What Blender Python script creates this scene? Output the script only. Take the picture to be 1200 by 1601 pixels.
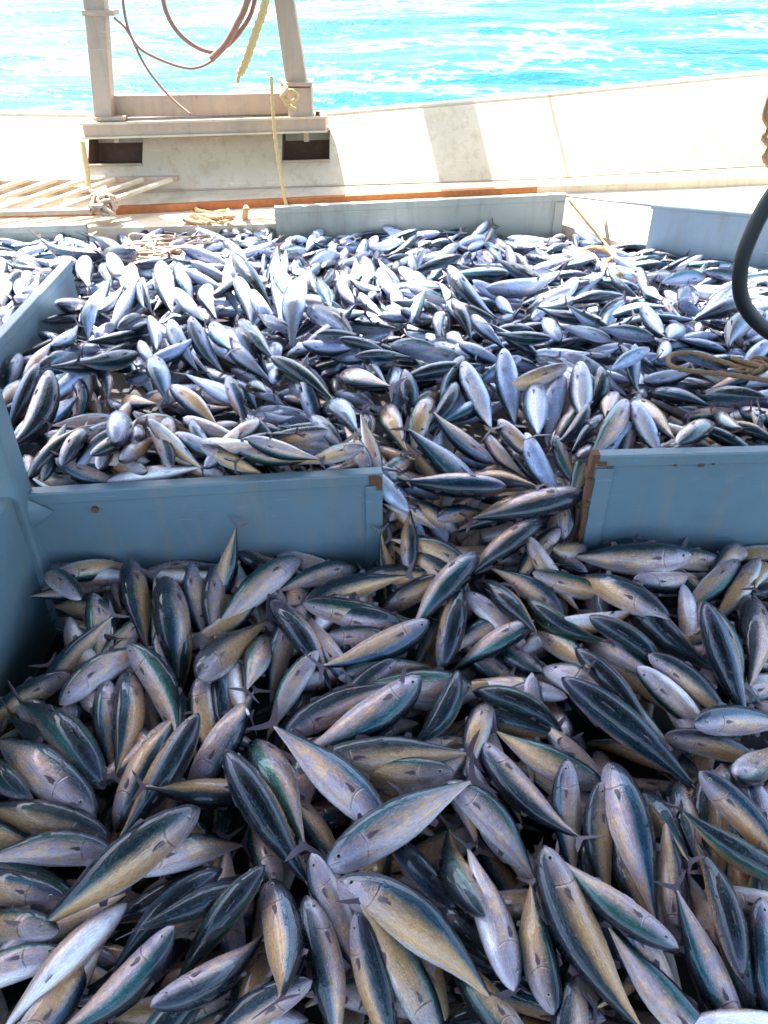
import bpy, math, random
from mathutils import Vector, Matrix, noise
S = bpy.context.scene
for o in list(bpy.data.objects): bpy.data.objects.remove(o)
R = math.radians
# ------------------------------------------------------------ camera
cd = bpy.data.cameras.new("camera"); cam = bpy.data.objects.new("camera", cd); S.collection.objects.link(cam)
cam.location = (0, 0, 2.05); cam.rotation_euler = (R(54), 0, 0)
cd.sensor_fit = 'HORIZONTAL'; cd.sensor_width = 36; cd.lens = 36*1256/1200; cd.clip_end = 6000; cd.clip_start = .05
S.camera = cam
# ------------------------------------------------------------ sky and sun
SUN = Vector((-.25, .43, .87)).normalized()
W = bpy.data.worlds.new("World"); S.world = W; W.use_nodes = True
nt = W.node_tree; bg = nt.nodes['Background']
sk = nt.nodes.new('ShaderNodeTexSky'); sk.sky_type = 'NISHITA'; sk.sun_disc = False
sk.sun_elevation = math.asin(SUN.z); sk.sun_rotation = math.atan2(SUN.x, SUN.y); sk.dust_density = 2.5; sk.ozone_density = 1.0
nt.links.new(sk.outputs[0], bg.inputs[0]); bg.inputs[1].default_value = .15
sl = bpy.data.lights.new("sun", 'SUN'); sl.energy = 4.5; sl.angle = R(.5); sl.color = (1, .95, .88)
so = bpy.data.objects.new("sun", sl); S.collection.objects.link(so); so.rotation_euler = SUN.to_track_quat('Z', 'Y').to_euler()
S.view_settings.view_transform = 'Standard'; S.view_settings.look = 'None'; S.view_settings.gamma = 1
S.view_settings.exposure = 2.7
S.render.engine = 'CYCLES'
# ------------------------------------------------------------ helpers
col = S.collection
def link(o, parent=None):
    col.objects.link(o)
    if parent: o.parent = parent
    return o
def tag(o, label=None, cat=None, group=None, kind=None):
    if label: o['label'] = label
    if cat: o['category'] = cat
    if group: o['group'] = group
    if kind: o['kind'] = kind
    return o
def empty(name, loc, label, cat, group=None):
    o = bpy.data.objects.new(name, None); o.location = loc; o.empty_display_size = .05
    link(o); return tag(o, label, cat, group)
class MB:
    def __init__(s): s.v = []; s.f = []
    def poly(s, vs, fs):
        n = len(s.v); s.v += [tuple(v) for v in vs]; s.f += [tuple(i+n for i in f) for f in fs]; return s
    def box(s, c, size, M=None):
        vs = [Vector((sx*size[0]/2, sy*size[1]/2, sz*size[2]/2)) for sx in (-1, 1) for sy in (-1, 1) for sz in (-1, 1)]
        vs = [(M @ v if M else v)+Vector(c) for v in vs]
        return s.poly(vs, [(0,1,3,2),(4,6,7,5),(0,4,5,1),(2,3,7,6),(0,2,6,4),(1,5,7,3)])
    def hexa(s, p):   # eight corners: bottom quad then top quad
        return s.poly(p, [(3,2,1,0),(4,5,6,7),(0,1,5,4),(1,2,6,5),(2,3,7,6),(3,0,4,7)])
    def bar(s, a, b, w, h, up=(0,0,1), w2=None, h2=None):
        a = Vector(a); b = Vector(b); d = (b-a).normalized(); u = Vector(up); x = d.cross(u).normalized(); y = x.cross(d)
        w2 = w2 or w; h2 = h2 or h
        p = [a-x*w/2-y*h/2, a+x*w/2-y*h/2, a+x*w/2+y*h/2, a-x*w/2+y*h/2, b-x*w2/2-y*h2/2, b+x*w2/2-y*h2/2, b+x*w2/2+y*h2/2, b-x*w2/2+y*h2/2]
        return s.poly(p, [(3,2,1,0),(4,5,6,7),(0,1,5,4),(1,2,6,5),(2,3,7,6),(3,0,4,7)])
    def tube(s, pts, r, n=10, twist=None):
        pts = [Vector(p) for p in pts]; rings = []; N = len(pts); prev = None
        for i, p in enumerate(pts):
            d = (pts[min(i+1, N-1)]-pts[max(i-1, 0)]).normalized()
            if prev is None: prev = d.orthogonal()
            x = (prev-d*prev.dot(d)).normalized(); prev = x; y = d.cross(x)
            rr = r(i/(N-1)) if callable(r) else r
            ring = []
            for k in range(n):
                a = 2*math.pi*k/n; q = rr
                if twist: q = rr*(1+.16*math.cos(3*(a+i*twist)))
                ring.append(p+x*math.cos(a)*q+y*math.sin(a)*q)
            rings.append(ring)
        base = len(s.v)
        for ring in rings: s.v += [tuple(v) for v in ring]
        for i in range(N-1):
            for k in range(n):
                a = base+i*n+k; b = base+i*n+(k+1) % n; s.f.append((a, b, b+n, a+n))
        s.f.append(tuple(base+k for k in range(n))[::-1]); s.f.append(tuple(base+(N-1)*n+k for k in range(n)))
        return s
    def build(s, name, mat, parent=None, bevel=0, smooth=False):
        m = bpy.data.meshes.new(name); off = Vector((0,0,0)); p = parent
        while p: off += p.location; p = p.parent
        m.from_pydata([tuple(Vector(v)-off) for v in s.v], [], s.f); m.update()
        import bmesh
        bm = bmesh.new(); bm.from_mesh(m); bmesh.ops.recalc_face_normals(bm, faces=bm.faces)
        bm.to_mesh(m); bm.free()
        o = bpy.data.objects.new(name, m); m.materials.append(mat); link(o, parent)
        if smooth:
            for f in m.polygons: f.use_smooth = True
        if bevel:
            b = o.modifiers.new("bevel", 'BEVEL'); b.width = bevel; b.segments = 2; b.limit_method = 'ANGLE'; b.harden_normals = False
        return o
def curve(pts, n=12):
    P = [Vector(p) for p in pts]; P = [P[0]*2-P[1]]+P+[P[-1]*2-P[-2]]; out = []
    for i in range(1, len(P)-2):
        for k in range(n):
            t = k/n; a, b, c, d = P[i-1], P[i], P[i+1], P[i+2]
            out.append(.5*((2*b)+(c-a)*t+(2*a-5*b+4*c-d)*t*t+(3*b-a-3*c+d)*t**3))
    out.append(P[-2]); return out
# ------------------------------------------------------------ materials
class NT:
    def __init__(s, name):
        s.m = bpy.data.materials.new(name); s.m.use_nodes = True; s.t = s.m.node_tree; s.b = s.t.nodes['Principled BSDF']
    def n(s, typ, **k):
        o = s.t.nodes.new('ShaderNode'+typ)
        for a, v in k.items():
            if a.startswith('i_'): o.inputs[a[2:].replace('_', ' ')].default_value = v
            else: setattr(o, a, v)
        return o
    def l(s, a, b): s.t.links.new(a, b)
    def math(s, op, a, b=None, c=None, clamp=False):
        o = s.n('Math', operation=op, use_clamp=clamp)
        for i, x in enumerate((a, b, c)):
            if x is None: continue
            if isinstance(x, (int, float)): o.inputs[i].default_value = x
            else: s.l(x, o.inputs[i])
        return o.outputs[0]
    def mix(s, f, a, b, blend='MIX'):
        o = s.n('Mix', data_type='RGBA', blend_type=blend)
        for i, x in ((0, f), (6, a), (7, b)):
            if isinstance(x, (int, float)): o.inputs[i].default_value = x
            elif isinstance(x, tuple): o.inputs[i].default_value = (*x, 1) if len(x) == 3 else x
            else: s.l(x, o.inputs[i])
        return o.outputs[2]
    def noise(s, vec, scale, detail=3, rough=.5, out=0):
        o = s.n('TexNoise'); o.inputs['Scale'].default_value = scale; o.inputs['Detail'].default_value = detail; o.inputs['Roughness'].default_value = rough
        if vec is not None: s.l(vec, o.inputs['Vector'])
        return o.outputs[out]
    def ramp(s, f, stops, interp='LINEAR'):
        o = s.n('ValToRGB'); r = o.color_ramp; r.interpolation = interp
        while len(r.elements) < len(stops): r.elements.new(.5)
        for e, (p, c) in zip(r.elements, stops): e.position = p; e.color = (c, c, c, 1) if isinstance(c, (int, float)) else (*c, 1)
        s.l(f, o.inputs[0]); return o.outputs[0]
    def sset(s, k, v):
        if isinstance(v, (int, float, tuple)): s.b.inputs[k].default_value = (*v, 1) if isinstance(v, tuple) and len(v) == 3 else v
        else: s.l(v, s.b.inputs[k])
    def bump(s, h, dist=.01, st=.5):
        o = s.n('Bump'); o.inputs['Distance'].default_value = dist; o.inputs['Strength'].default_value = st; s.l(h, o.inputs['Height']); s.l(o.outputs[0], s.b.inputs['Normal'])
def painted(name, c, rust=.3, rough=.42, dirt=(.22, .19, .15), rustc=(.28, .09, .025), sk_=.5):
    m = NT(name); geo = m.n('NewGeometry'); P = geo.outputs['Position']
    n1 = m.noise(P, 3.1, 5, .6); n2 = m.noise(P, 14, 6, .65); n3 = m.noise(P, 60, 4, .6)
    base = m.mix(m.ramp(n1, [(.35, 0), (.7, 1)]), c, tuple(x*.86 for x in c))
    mp = m.n('Mapping'); mp.inputs['Scale'].default_value = (14, 14, 1.6); m.l(P, mp.inputs[0])
    streak = m.noise(mp.outputs[0], 1.4, 4, .6)
    base = m.mix(m.math('MULTIPLY', m.ramp(streak, [(.50, 0), (.72, 1)]), sk_), base, dirt)
    rm = m.math('MULTIPLY', m.ramp(n2, [(.70-.12*rust, 0), (.76-.08*rust, 1)]), m.ramp(n1, [(.5, 0), (.62, 1)]))
    base = m.mix(rm, base, rustc)
    sc = m.ramp(n3, [(.66, 0), (.7, 1)]); base = m.mix(m.math('MULTIPLY', sc, .55), base, dirt)
    sm = m.ramp(m.noise(P, 2.2, 6, .75), [(.52, 0), (.64, 1)]); base = m.mix(m.math('MULTIPLY', sm, .22), base, tuple(x*.45 for x in c))
    scr = m.n('Mapping'); scr.inputs['Scale'].default_value = (3, 3, 60); scr.inputs['Rotation'].default_value = (0, .2, 0); m.l(P, scr.inputs[0])
    base = m.mix(m.math('MULTIPLY', m.ramp(m.noise(scr.outputs[0], 2, 3, .5), [(.68, 0), (.70, 1)]), .3), base, tuple(min(1, x*1.7) for x in c))
    m.sset('Base Color', base); m.sset('Roughness', m.math('MULTIPLY_ADD', n2, .3, rough-.1))
    m.bump(m.math('ADD', m.math('MULTIPLY', n1, .8), m.math('MULTIPLY', n3, .15)), .006, .4)
    return m.m
def plain(name, c, rough=.6, var=.3, scale=25, metal=0, bump=.3):
    m = NT(name); tc = m.n('TexCoord'); n = m.noise(tc.outputs['Object'], scale, 5, .6)
    m.sset('Base Color', m.mix(n, tuple(x*(1-var) for x in c), tuple(min(1, x*(1+var)) for x in c)))
    m.sset('Roughness', rough); m.sset('Metallic', metal); m.bump(n, .003, bump); return m.m
M = {}
M['blue'] = painted('blue_grey_paint', (.125, .19, .225), .45)
M['floor'] = painted('wet_pound_floor', (.012, .011, .010), .3, .3, (.02, .017, .014), (.05, .02, .01))
M['grey'] = painted('grey_green_paint', (.36, .35, .27), .6)
M['white'] = painted('white_deck_paint', (.56, .46, .31), .15, .5, (.36, .24, .11), (.42, .19, .05), .5)
M['cream'] = painted('cream_gantry_paint', (.42, .30, .20), .6, .5)
M['pale'] = painted('pale_grey_paint', (.26, .31, .34), .2)
M['rust'] = plain('rusty_steel', (.36, .12, .035), .8, .45, 30)
M['dark'] = plain('dark_recess_rust', (.13, .07, .04), .85, .5, 20)
M['weld'] = plain('rusted_edge', (.11, .045, .018), .8, .6, 60)
M['hose'] = plain('brown_rubber_hose', (.26, .12, .075), .5, .3, 15)
M['black'] = plain('black_rubber', (.004, .004, .005), .5, .3, 30)
M['yellow'] = plain('yellow_rope', (.50, .34, .14), .8, .3, 80)
M['brown'] = plain('brown_rope', (.20, .115, .055), .9, .45, 80)
M['tan'] = plain('orange_tan_rope', (.52, .28, .12), .9, .35, 60)
M['steel'] = plain('grey_steel', (.35, .33, .30), .4, .2, 30, .6)
M['canvas'] = plain('grey_canopy', (.22, .24, .26), .8, .15, 5)
def make_skin(name, fa, fb, fc_, belly, ta, tb):
    m = NT(name)
    at = m.n('Attribute', attribute_name='fc'); sp = m.n('SeparateXYZ'); m.l(at.outputs['Vector'], sp.inputs[0])
    t, v, s_ = sp.outputs
    oi = m.n('ObjectInfo'); ge = m.n('NewGeometry')
    r = m.math('FRACT', m.math('ADD', m.math('MULTIPLY', oi.outputs['Random'], 7.31), ge.outputs['Random Per Island']))
    r2 = m.math('FRACT', m.math('MULTIPLY', r, 13.7)); r3 = m.math('FRACT', m.math('MULTIPLY', r, 57.3))
    sv = m.n('CombineXYZ'); m.l(m.math('MULTIPLY', t, 1), sv.inputs[0]); m.l(m.math('MULTIPLY', v, .25), sv.inputs[1]); m.l(m.math('ADD', m.math('MULTIPLY', s_, .25), m.math('MULTIPLY', r, 40)), sv.inputs[2])
    V = sv.outputs[0]
    nb = m.noise(V, 9, 4, .55); nf = m.noise(V, 45, 4, .6)
    v1 = m.math('ADD', v, m.math('MULTIPLY', m.math('SUBTRACT', nb, .5), .35))
    v1 = m.math('ADD', v1, m.math('MULTIPLY', m.math('SUBTRACT', r2, .5), .25))
    f = m.math('MULTIPLY_ADD', v1, .5, .5, True)
    # dorsal-ventral bands: silver belly, tan / lavender flank, teal band, blue-black back
    flank = m.mix(m.ramp(r3, [(.35, 0), (.65, 1)]), fa, fb)
    flank = m.mix(m.ramp(nb, [(.4, 0), (.65, 1)]), flank, fc_)
    flank = m.mix(m.math('MULTIPLY', m.ramp(t, [(.2, 1), (.5, 0)]), .6), flank, fb)
    teal = m.mix(m.ramp(r2, [(.3, 0), (.8, 1)]), ta, tb)
    teal = m.mix(m.ramp(m.math('FRACT', m.math('MULTIPLY', r, 31.1)), [(.35, 0), (.6, 1)]), (.05, .06, .07), teal)
    rp = m.n('ValToRGB'); cr = rp.color_ramp
    for _ in range(3): cr.elements.new(.5)
    for e, (p, g) in zip(cr.elements, [(.02, 0), (.18, .25), (.58, .5), (.78, .75), (.95, 1)]): e.position = p; e.color = (g, g, g, 1)
    m.l(f, rp.inputs[0]); g = rp.outputs[0]
    c = m.mix(m.math('MULTIPLY', g, 4, None, True), belly, flank)
    c = m.mix(m.math('MULTIPLY', m.math('SUBTRACT', g, .5), 4, None, True), c, teal)
    c = m.mix(m.math('MULTIPLY', m.math('SUBTRACT', g, .66), 3.0, None, True), c, (.0025, .004, .009))
    # vertical faint bars on the flank, wavy streaks on the back
    wb = m.math('SINE', m.math('ADD', m.math('MULTIPLY', t, 95), m.math('MULTIPLY', nb, 9)))
    msk = m.ramp(f, [(.25, 0), (.4, 1), (.6, 1), (.7, 0)])
    c = m.mix(m.math('MULTIPLY', m.math('MULTIPLY', m.math('MULTIPLY_ADD', wb, .5, .5), msk), .16), c, (.16, .11, .09))
    ws = m.math('SINE', m.math('ADD', m.math('MULTIPLY', v, 40), m.math('MULTIPLY', nf, 10)))
    mk2 = m.ramp(f, [(.6, 0), (.75, 1)])
    c = m.mix(m.math('MULTIPLY', m.math('MULTIPLY', m.ramp(ws, [(.5, 0), (.9, 1)]), mk2), .35), c, (.04, .10, .12))
    # head: darker violet grey, with gill edge and mouth
    hd = m.ramp(t, [(.19, 1), (.245, 0)])
    hc = m.mix(m.ramp(f, [(.35, 0), (.75, 1)]), (.27, .24, .30), (.035, .035, .055))
    c = m.mix(m.math('MULTIPLY', hd, m.math('MULTIPLY_ADD', r2, .35, .40)), c, hc)
    arc = m.math('ADD', t, m.math('MULTIPLY', m.math('MULTIPLY', v, v), .05))
    gill = m.ramp(m.math('ABSOLUTE', m.math('SUBTRACT', arc, .262)), [(.0, 1), (.007, 0)])
    gm = m.ramp(f, [(.1, 0), (.2, 1), (.72, 1), (.8, 0)])
    c = m.mix(m.math('MULTIPLY', m.math('MULTIPLY', gill, gm), .7), c, (.03, .02, .03))
    mo = m.math('ABSOLUTE', m.math('ADD', v, m.math('MULTIPLY_ADD', t, 3.5, -.05)))
    mouth = m.math('MULTIPLY', m.ramp(mo, [(0, 1), (.07, 0)]), m.ramp(t, [(.085, 1), (.1, 0)]))
    c = m.mix(m.math('MULTIPLY', mouth, .8), c, (.02, .012, .015))
    # fine lengthwise lines and speckle
    fs = m.n('CombineXYZ'); m.l(m.math('MULTIPLY', t, 5), fs.inputs[0]); m.l(m.math('MULTIPLY', v, 14), fs.inputs[1]); m.l(m.math('MULTIPLY', r, 40), fs.inputs[2])
    ln = m.noise(fs.outputs[0], 2.4, 4, .65); c = m.mix(1.0, c, m.ramp(ln, [(.3, .62), (.6, 1.0)]), 'MULTIPLY')
    c = m.mix(1.0, c, m.ramp(nf, [(.30, .72), (.45, 1.0)]), 'MULTIPLY')
    # blotches, blood, scuffs
    bl = m.ramp(m.noise(V, 20, 5, .7), [(.62, 0), (.70, 1)]); c = m.mix(m.math('MULTIPLY', bl, .35), c, (.10, .07, .09))
    rd = m.math('MULTIPLY', m.ramp(m.noise(V, 5, 3, .6), [(.66, 0), (.74, 1)]), m.ramp(r2, [(.8, 0), (.85, 1)])); c = m.mix(m.math('MULTIPLY', rd, .5), c, (.30, .04, .05))
    # small brightness change from fish to fish
    val = m.n('HueSaturation'); m.l(c, val.inputs['Color']); m.l(m.math('MULTIPLY_ADD', r3, .75, .97), val.inputs['Value']); val.inputs['Saturation'].default_value = 1.1
    m.sset('Base Color', val.outputs[0])
    m.sset('Metallic', m.ramp(f, [(.5, .25), (.8, .65)])); m.sset('Specular IOR Level', .6)
    m.sset('Roughness', m.math('MULTIPLY_ADD', nf, .22, .14))
    m.sset('Coat Weight', .65); m.sset('Coat Roughness', .045)
    tc = m.n('TexCoord')
    sc = m.n('TexVoronoi'); sc.inputs['Scale'].default_value = 260; m.l(tc.outputs['Object'], sc.inputs['Vector'])
    h = m.math('ADD', m.math('MULTIPLY', nf, 1.0), m.math('MULTIPLY', m.noise(tc.outputs['Object'], 40, 3, .6), .8))
    h = m.math('SUBTRACT', h, m.math('MULTIPLY', m.math('MULTIPLY', gill, gm), .8))
    h = m.math('ADD', h, m.math('MULTIPLY', sc.outputs['Distance'], .25))
    m.bump(h, .0045, .5)
    return m.m
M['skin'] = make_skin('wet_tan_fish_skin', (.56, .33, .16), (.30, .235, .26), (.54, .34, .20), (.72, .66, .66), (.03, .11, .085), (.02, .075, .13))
M['silver'] = make_skin('wet_fish_skin_cool_light', (.38, .35, .34), (.20, .25, .37), (.30, .34, .46), (.52, .58, .74), (.02, .10, .12), (.02, .09, .17))  # bluer copy of the skin, cool far light put into its colours
def make_fin():
    m = NT('fin_membrane'); tc = m.n('TexCoord'); n = m.noise(tc.outputs['Object'], 60, 4, .6); oi = m.n('ObjectInfo')
    c = m.mix(n, (.030, .024, .034), (.11, .085, .10)); c = m.mix(m.math('MULTIPLY', oi.outputs['Random'], .35), c, (.15, .06, .07))
    m.sset('Base Color', c); m.sset('Roughness', .42); m.bump(n, .003, .5); return m.m
M['fin'] = make_fin()
def make_eye():
    m = NT('fish_eye'); tc = m.n('TexCoord'); sp = m.n('SeparateXYZ'); m.l(tc.outputs['Object'], sp.inputs[0])
    at = m.n('Attribute', attribute_name='er')
    c = m.ramp(at.outputs['Fac'], [(.45, (.004, .004, .006)), (.55, (.22, .21, .17))]); m.sset('Base Color', c)
    m.sset('Roughness', .08); m.sset('Coat Weight', .6); return m.m
M['eye'] = make_eye()
# ------------------------------------------------------------ sea
def make_sea():
    m = NT('sea_water'); geo = m.n('NewGeometry'); P = geo.outputs['Position']
    mp = m.n('Mapping'); mp.inputs['Scale'].default_value = (.6, 1, 1); m.l(P, mp.inputs[0])
    n1 = m.noise(mp.outputs[0], .30, 5, .55); n2 = m.noise(mp.outputs[0], 3.2, 4, .6)
    c = m.mix(m.ramp(n1, [(.38, 0), (.62, 1)]), (.002, .06, .078), (.004, .10, .125))
    glare = m.ramp(m.math('ADD', m.math('MULTIPLY', n1, .55), m.math('MULTIPLY', n2, .45)), [(.52, 0), (.74, 1)])
    c = m.mix(m.math('MULTIPLY', glare, .75), c, (.62, .68, .68))  # white sky reflection on the waves, painted into the water colour
    m.sset('Base Color', c); m.sset('Roughness', .3); m.sset('IOR', 1.33); m.sset('Specular IOR Level', .08)
    m.bump(m.math('ADD', n1, m.math('MULTIPLY', n2, .4)), .35, .8); return m.m
xs = [-400, -250, -160] + [-100+i*.75 for i in range(268)] + [160, 250, 400]
xs = [x*1.0 for x in xs]
ys = [7.2*(1.0125**i) for i in range(470)]
v = []; nx = len(xs); ny = len(ys)
for j, y in enumerate(ys):
    a = max(0, min(1, (2.5-y/60)))
    for x in xs:
        xx = x*(.35+y/40) if y < 26 else x
        h = .16*noise.noise((xx*.10, y*.42, 0))+.10*noise.noise((xx*.22, y*.95, 5))+.045*noise.noise((xx*.6, y*2.1, 9)) if abs(xx) < 110 else 0
        v.append((xx, y, -1.2+1.5*h*a))
f = [(j*nx+i, j*nx+i+1, (j+1)*nx+i+1, (j+1)*nx+i) for j in range(ny-1) for i in range(nx-1)]
me = bpy.data.meshes.new('sea'); me.from_pydata(v, [], f)
for p in me.polygons: p.use_smooth = True
me.materials.append(make_sea()); sea = link(bpy.data.objects.new('sea', me)); tag(sea, kind='structure')
MB().poly([(-3000, -3000, -1.9), (3000, -3000, -1.9), (3000, 3000, -1.9), (-3000, 3000, -1.9)], [(0,1,2,3)]).build('deep_water', me.materials[0])['kind'] = 'structure'
# ------------------------------------------------------------ deck
b = MB(); b.hexa([(-4.2,-4,-.25),(5,-4,-.25),(5,6.1,-.25),(-4.2,5.4,-.25),(-4.2,-4,0),(5,-4,0),(5,6.1,0),(-4.2,5.4,0)])
tag(b.build('deck', M['floor']), kind='structure')
def Y(y0, x): return y0+.08*x
def zl(x, pts):
    for (x0, z0), (x1, z1) in zip(pts, pts[1:]):
        if x <= x1 or (x1, z1) == pts[-1]: return z0+(z1-z0)*(x-x0)/(x1-x0)
# side deck behind the fish pounds, with the rusty waterway edge
RZ = [(-4.2, .55), (-1.8, .555), (1.04, .632), (5, .70)]
b = MB(); X = [-4.2, -1.8, -.4, 1.04, 1.6, 2.4, 3.4, 5]
side = []
for x in X:
    zf = .50 if x < 1.1 else .42
    yf = Y(5.36, x) if x <= 1.17 else 5.42-(x-1.17)*.62
    if x < -1.6: yf = Y(5.36, x)
    zr = zl(x, RZ)-.046
    side.append([(x, yf, -.02), (x, yf, zf if x < 1.1 else .40), (x, Y(5.62, x), zr)])
for a, c in zip(side, side[1:]):
    b.poly([a[0], c[0], c[1], a[1]], [(0,1,2,3)]); b.poly([a[1], c[1], c[2], a[2]], [(0,1,2,3)])
tag(b.build('side_deck', M['white']), kind='structure')
RB = []
bul = empty('bulwark', (0, 5.8, 0), 'long sun-bleached white bulwark of the boat with rust streaks, sea behind it', 'bulwark')
for x0, x1 in zip(X, X[1:]):
    b = MB(); za, zb = zl(x0, RZ), zl(x1, RZ)
    RB.append((b, x0)); b.hexa([(x0, Y(5.62, x0), za-.05), (x1, Y(5.62, x1), zb-.05), (x1, Y(5.66, x1), zb-.05), (x0, Y(5.66, x0), za-.05), (x0, Y(5.62, x0), za), (x1, Y(5.62, x1), zb), (x1, Y(5.66, x1), zb), (x0, Y(5.66, x0), za)])
for white in (False, True):
    mm = MB()
    for q, x0 in RB:
        if (x0 > 1) == white: mm.poly(q.v, q.f)
    mm.build('waterway_edge', M['white' if white else 'rust'], bul)
BZ = [(-4.2, .61), (-1.8, .605), (1.07, .634), (2.71, .694), (5, .76)]
TZ = [(-4.2, 1.06), (-2, 1.007), (-.47, .984), (1.1, 1.085), (2.73, 1.213), (5, 1.38)]
def bw(x, s):   # point on the leaning bulwark face
    return Vector((x, Y(5.8, x)+.35*s, zl(x, BZ)*(1-s)+zl(x, TZ)*s))
PORT = [(-2.0, -1.64), (-.70, -.375)]; SL, SH = .36, .80
XS = [-4.2, -3, -2.0, -1.64, -1.2, -.70, -.375, .3, 1.1, 1.9, 2.73, 3.8, 5]
b = MB(); pr = MB()
for x0, x1 in zip(XS, XS[1:]):
    b.poly([(x0, Y(5.66, x0), zl(x0, RZ)+.001), (x1, Y(5.66, x1), zl(x1, RZ)+.001), bw(x1, 0), bw(x0, 0)], [(0,1,2,3)])
    if (x0, x1) in PORT:
        b.poly([bw(x0, 0), bw(x1, 0), bw(x1, SL), bw(x0, SL)], [(0,1,2,3)]); b.poly([bw(x0, SH), bw(x1, SH), bw(x1, 1), bw(x0, 1)], [(0,1,2,3)])
        q = [bw(x0, SL), bw(x1, SL), bw(x1, SH), bw(x0, SH)]; d = Vector((0, .22, -.03)); q2 = [p+d for p in q]
        pr = MB(); pr.poly(q+q2, [(0,1,5,4),(1,2,6,5),(2,3,7,6),(3,0,4,7),(4,5,6,7)]); pr.build('freeing_port', M['dark'], bul)
    else:
        b.poly([bw(x0, 0), bw(x1, 0), bw(x1, 1), bw(x0, 1)], [(0,1,2,3)])
    t0, t1 = bw(x0, 1), bw(x1, 1); e = Vector((0, .09, 0)); k = Vector((0, .12, -1.6))
    b.poly([t0, t1, t1+e, t0+e, t1+k, t0+k], [(0,1,2,3),(3,2,4,5)])
b.build('bulwark_plating', M['white'], bul)
for x0, x1 in PORT:
    b = MB(); xm = (x0+x1)/2; p = bw(xm, SH); b.box(p+Vector((0, -.012, -.03)), (.035, .02, .06))
    n_ = [bw(x0, SL), bw(x1, SL)]; b.tube([n_[0]+Vector((0,-.006,.006)), n_[1]+Vector((0,-.006,.006))], .008, 6); b.build('port_hinge', M['cream'], bul)
b = MB(); p0, p1 = bw(-4.2, 1), bw(5, 1)
b.tube([bw(x, 1)+Vector((0, .045, .0)) for x in XS], .032, 10); b.build('bulwark_cap_rail', M['white'], bul, smooth=True)
b = MB(); b.tube([bw(x, 0)+Vector((0, -.004, .004)) for x in XS], .007, 6); b.build('weld_seam', M['cream'], bul, smooth=True)
# rust stains painted on bulwark come from its material; ledge that carries the gantry
led = empty('gantry_ledge', (-1.17, 5.75, .93), 'cream steel ledge bolted across the bulwark under the net gantry', 'ledge')
b = MB(); b.hexa([(-1.96, 5.69, .935), (-.385, 5.815, .955), (-.385, 6.08, .955), (-1.96, 5.955, .935), (-1.96, 5.69, 1.02), (-.385, 5.815, 1.04), (-.385, 6.08, 1.04), (-1.96, 5.955, 1.02)])
b.build('ledge_beam', M['cream'], led, bevel=.006)
b = MB(); b.bar((-1.97, 5.683, 1.022), (-.375, 5.808, 1.043), .014, .014); b.bar((-1.97, 5.683, .938), (-.375, 5.808, .957), .012, .012); b.build('ledge_lip', M['white'], led)
b = MB()
for i in range(3): b.tube([(-.44-.07*i, 5.88, 1.04), (-.44-.07*i, 5.88, 1.065)], .016, 6)
b.build('bolt', M['weld'], led)
gan = empty('net_gantry', (-1.17, 5.95, 1.03), 'cream steel A-frame gantry standing on the bulwark with hoses hung from it', 'gantry')
b = MB(); b.bar((-1.835, 5.80, 1.02), (-1.62, 5.84, 3.0), .115, .11, (0,1,0), .15, .12); b.build('left_post', M['cream'], gan, bevel=.008).name = 'post'
b = MB(); b.bar((-.548, 5.90, 1.035), (-.75, 5.90, 3.0), .145, .12, (0,1,0), .07, .1); b.build('post', M['cream'], gan, bevel=.008)
b = MB(); b.bar((-1.83, 5.87, 1.10), (-.60, 5.95, 1.105), .07, .13); b.build('lower_crossbeam', M['cream'], gan, bevel=.005)
b = MB(); b.bar((-1.95, 5.83, 3.05), (-.5, 5.92, 3.05), .16, .16); b.build('top_crossbeam', M['cream'], gan)
b = MB(); b.box((-.565, 5.885, 1.235), (.20, .17, .022)); b.box((-.55, 5.885, 1.125), (.16, .15, .18)); b.build('post_bracket', M['cream'], gan, bevel=.004)
b = MB(); b.box((-1.79, 5.80, 1.045), (.20, .16, .02)); b.build('foot_plate', M['cream'], gan, bevel=.004)
b = MB(); b.box((-1.745, 5.815, 1.63), (.19, .15, .03)); b.build('post_collar', M['cream'], gan, bevel=.004)
b = MB(); b.bar((-.17, 4.6, 3.2), (-.17, 7.7, 3.2), .34, .14); b.build('net_boom', M['cream'], gan)
b = MB(); b.tube([(.52, 4.8, 3.3), (.52, 7.7, 3.3)], .014, 8); b.build('boom_stay', M['steel'], gan)
# hoses hanging from the gantry
def hang(name, pts, r, mat, label, cat, n=10, grp=None, twist=None, res=14):
    o = MB().tube(curve(pts, res), r, n, twist).build(name, M[mat], smooth=True); return tag(o, label, cat, grp)
hang('hose', [(-1.529, 5.778, 2.074), (-1.560, 5.775, 1.827), (-1.587, 5.773, 1.665), (-1.565, 5.775, 1.489), (-1.459, 5.783, 1.398), (-1.231, 5.802, 1.328), (-1.054, 5.816, 1.394), (-0.908, 5.827, 1.560), (-0.798, 5.836, 1.760), (-0.750, 5.840, 2.074)], .009, 'hose', 'long thin brown hose sagging in the widest and lowest loop from the gantry', 'hose')
hang('hose', [(-1.321, 5.794, 2.074), (-1.345, 5.792, 1.762), (-1.330, 5.794, 1.614), (-1.258, 5.799, 1.501), (-1.137, 5.809, 1.427), (-1.030, 5.818, 1.429), (-0.900, 5.828, 1.526), (-0.793, 5.837, 1.694), (-0.732, 5.841, 2.074)], .014, 'hose', 'thicker reddish brown hose hanging in the inner loop between the gantry posts', 'hose')
hang('hose', [(-1.090, 5.783, 1.380), (-0.990, 5.771, 1.462), (-0.907, 5.777, 1.571), (-0.838, 5.783, 1.681), (-0.768, 5.789, 1.890), (-0.736, 5.791, 2.074)], .021, 'hose', 'dark thick hose end bundled against the right side of the hanging loops', 'hose')
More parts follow.
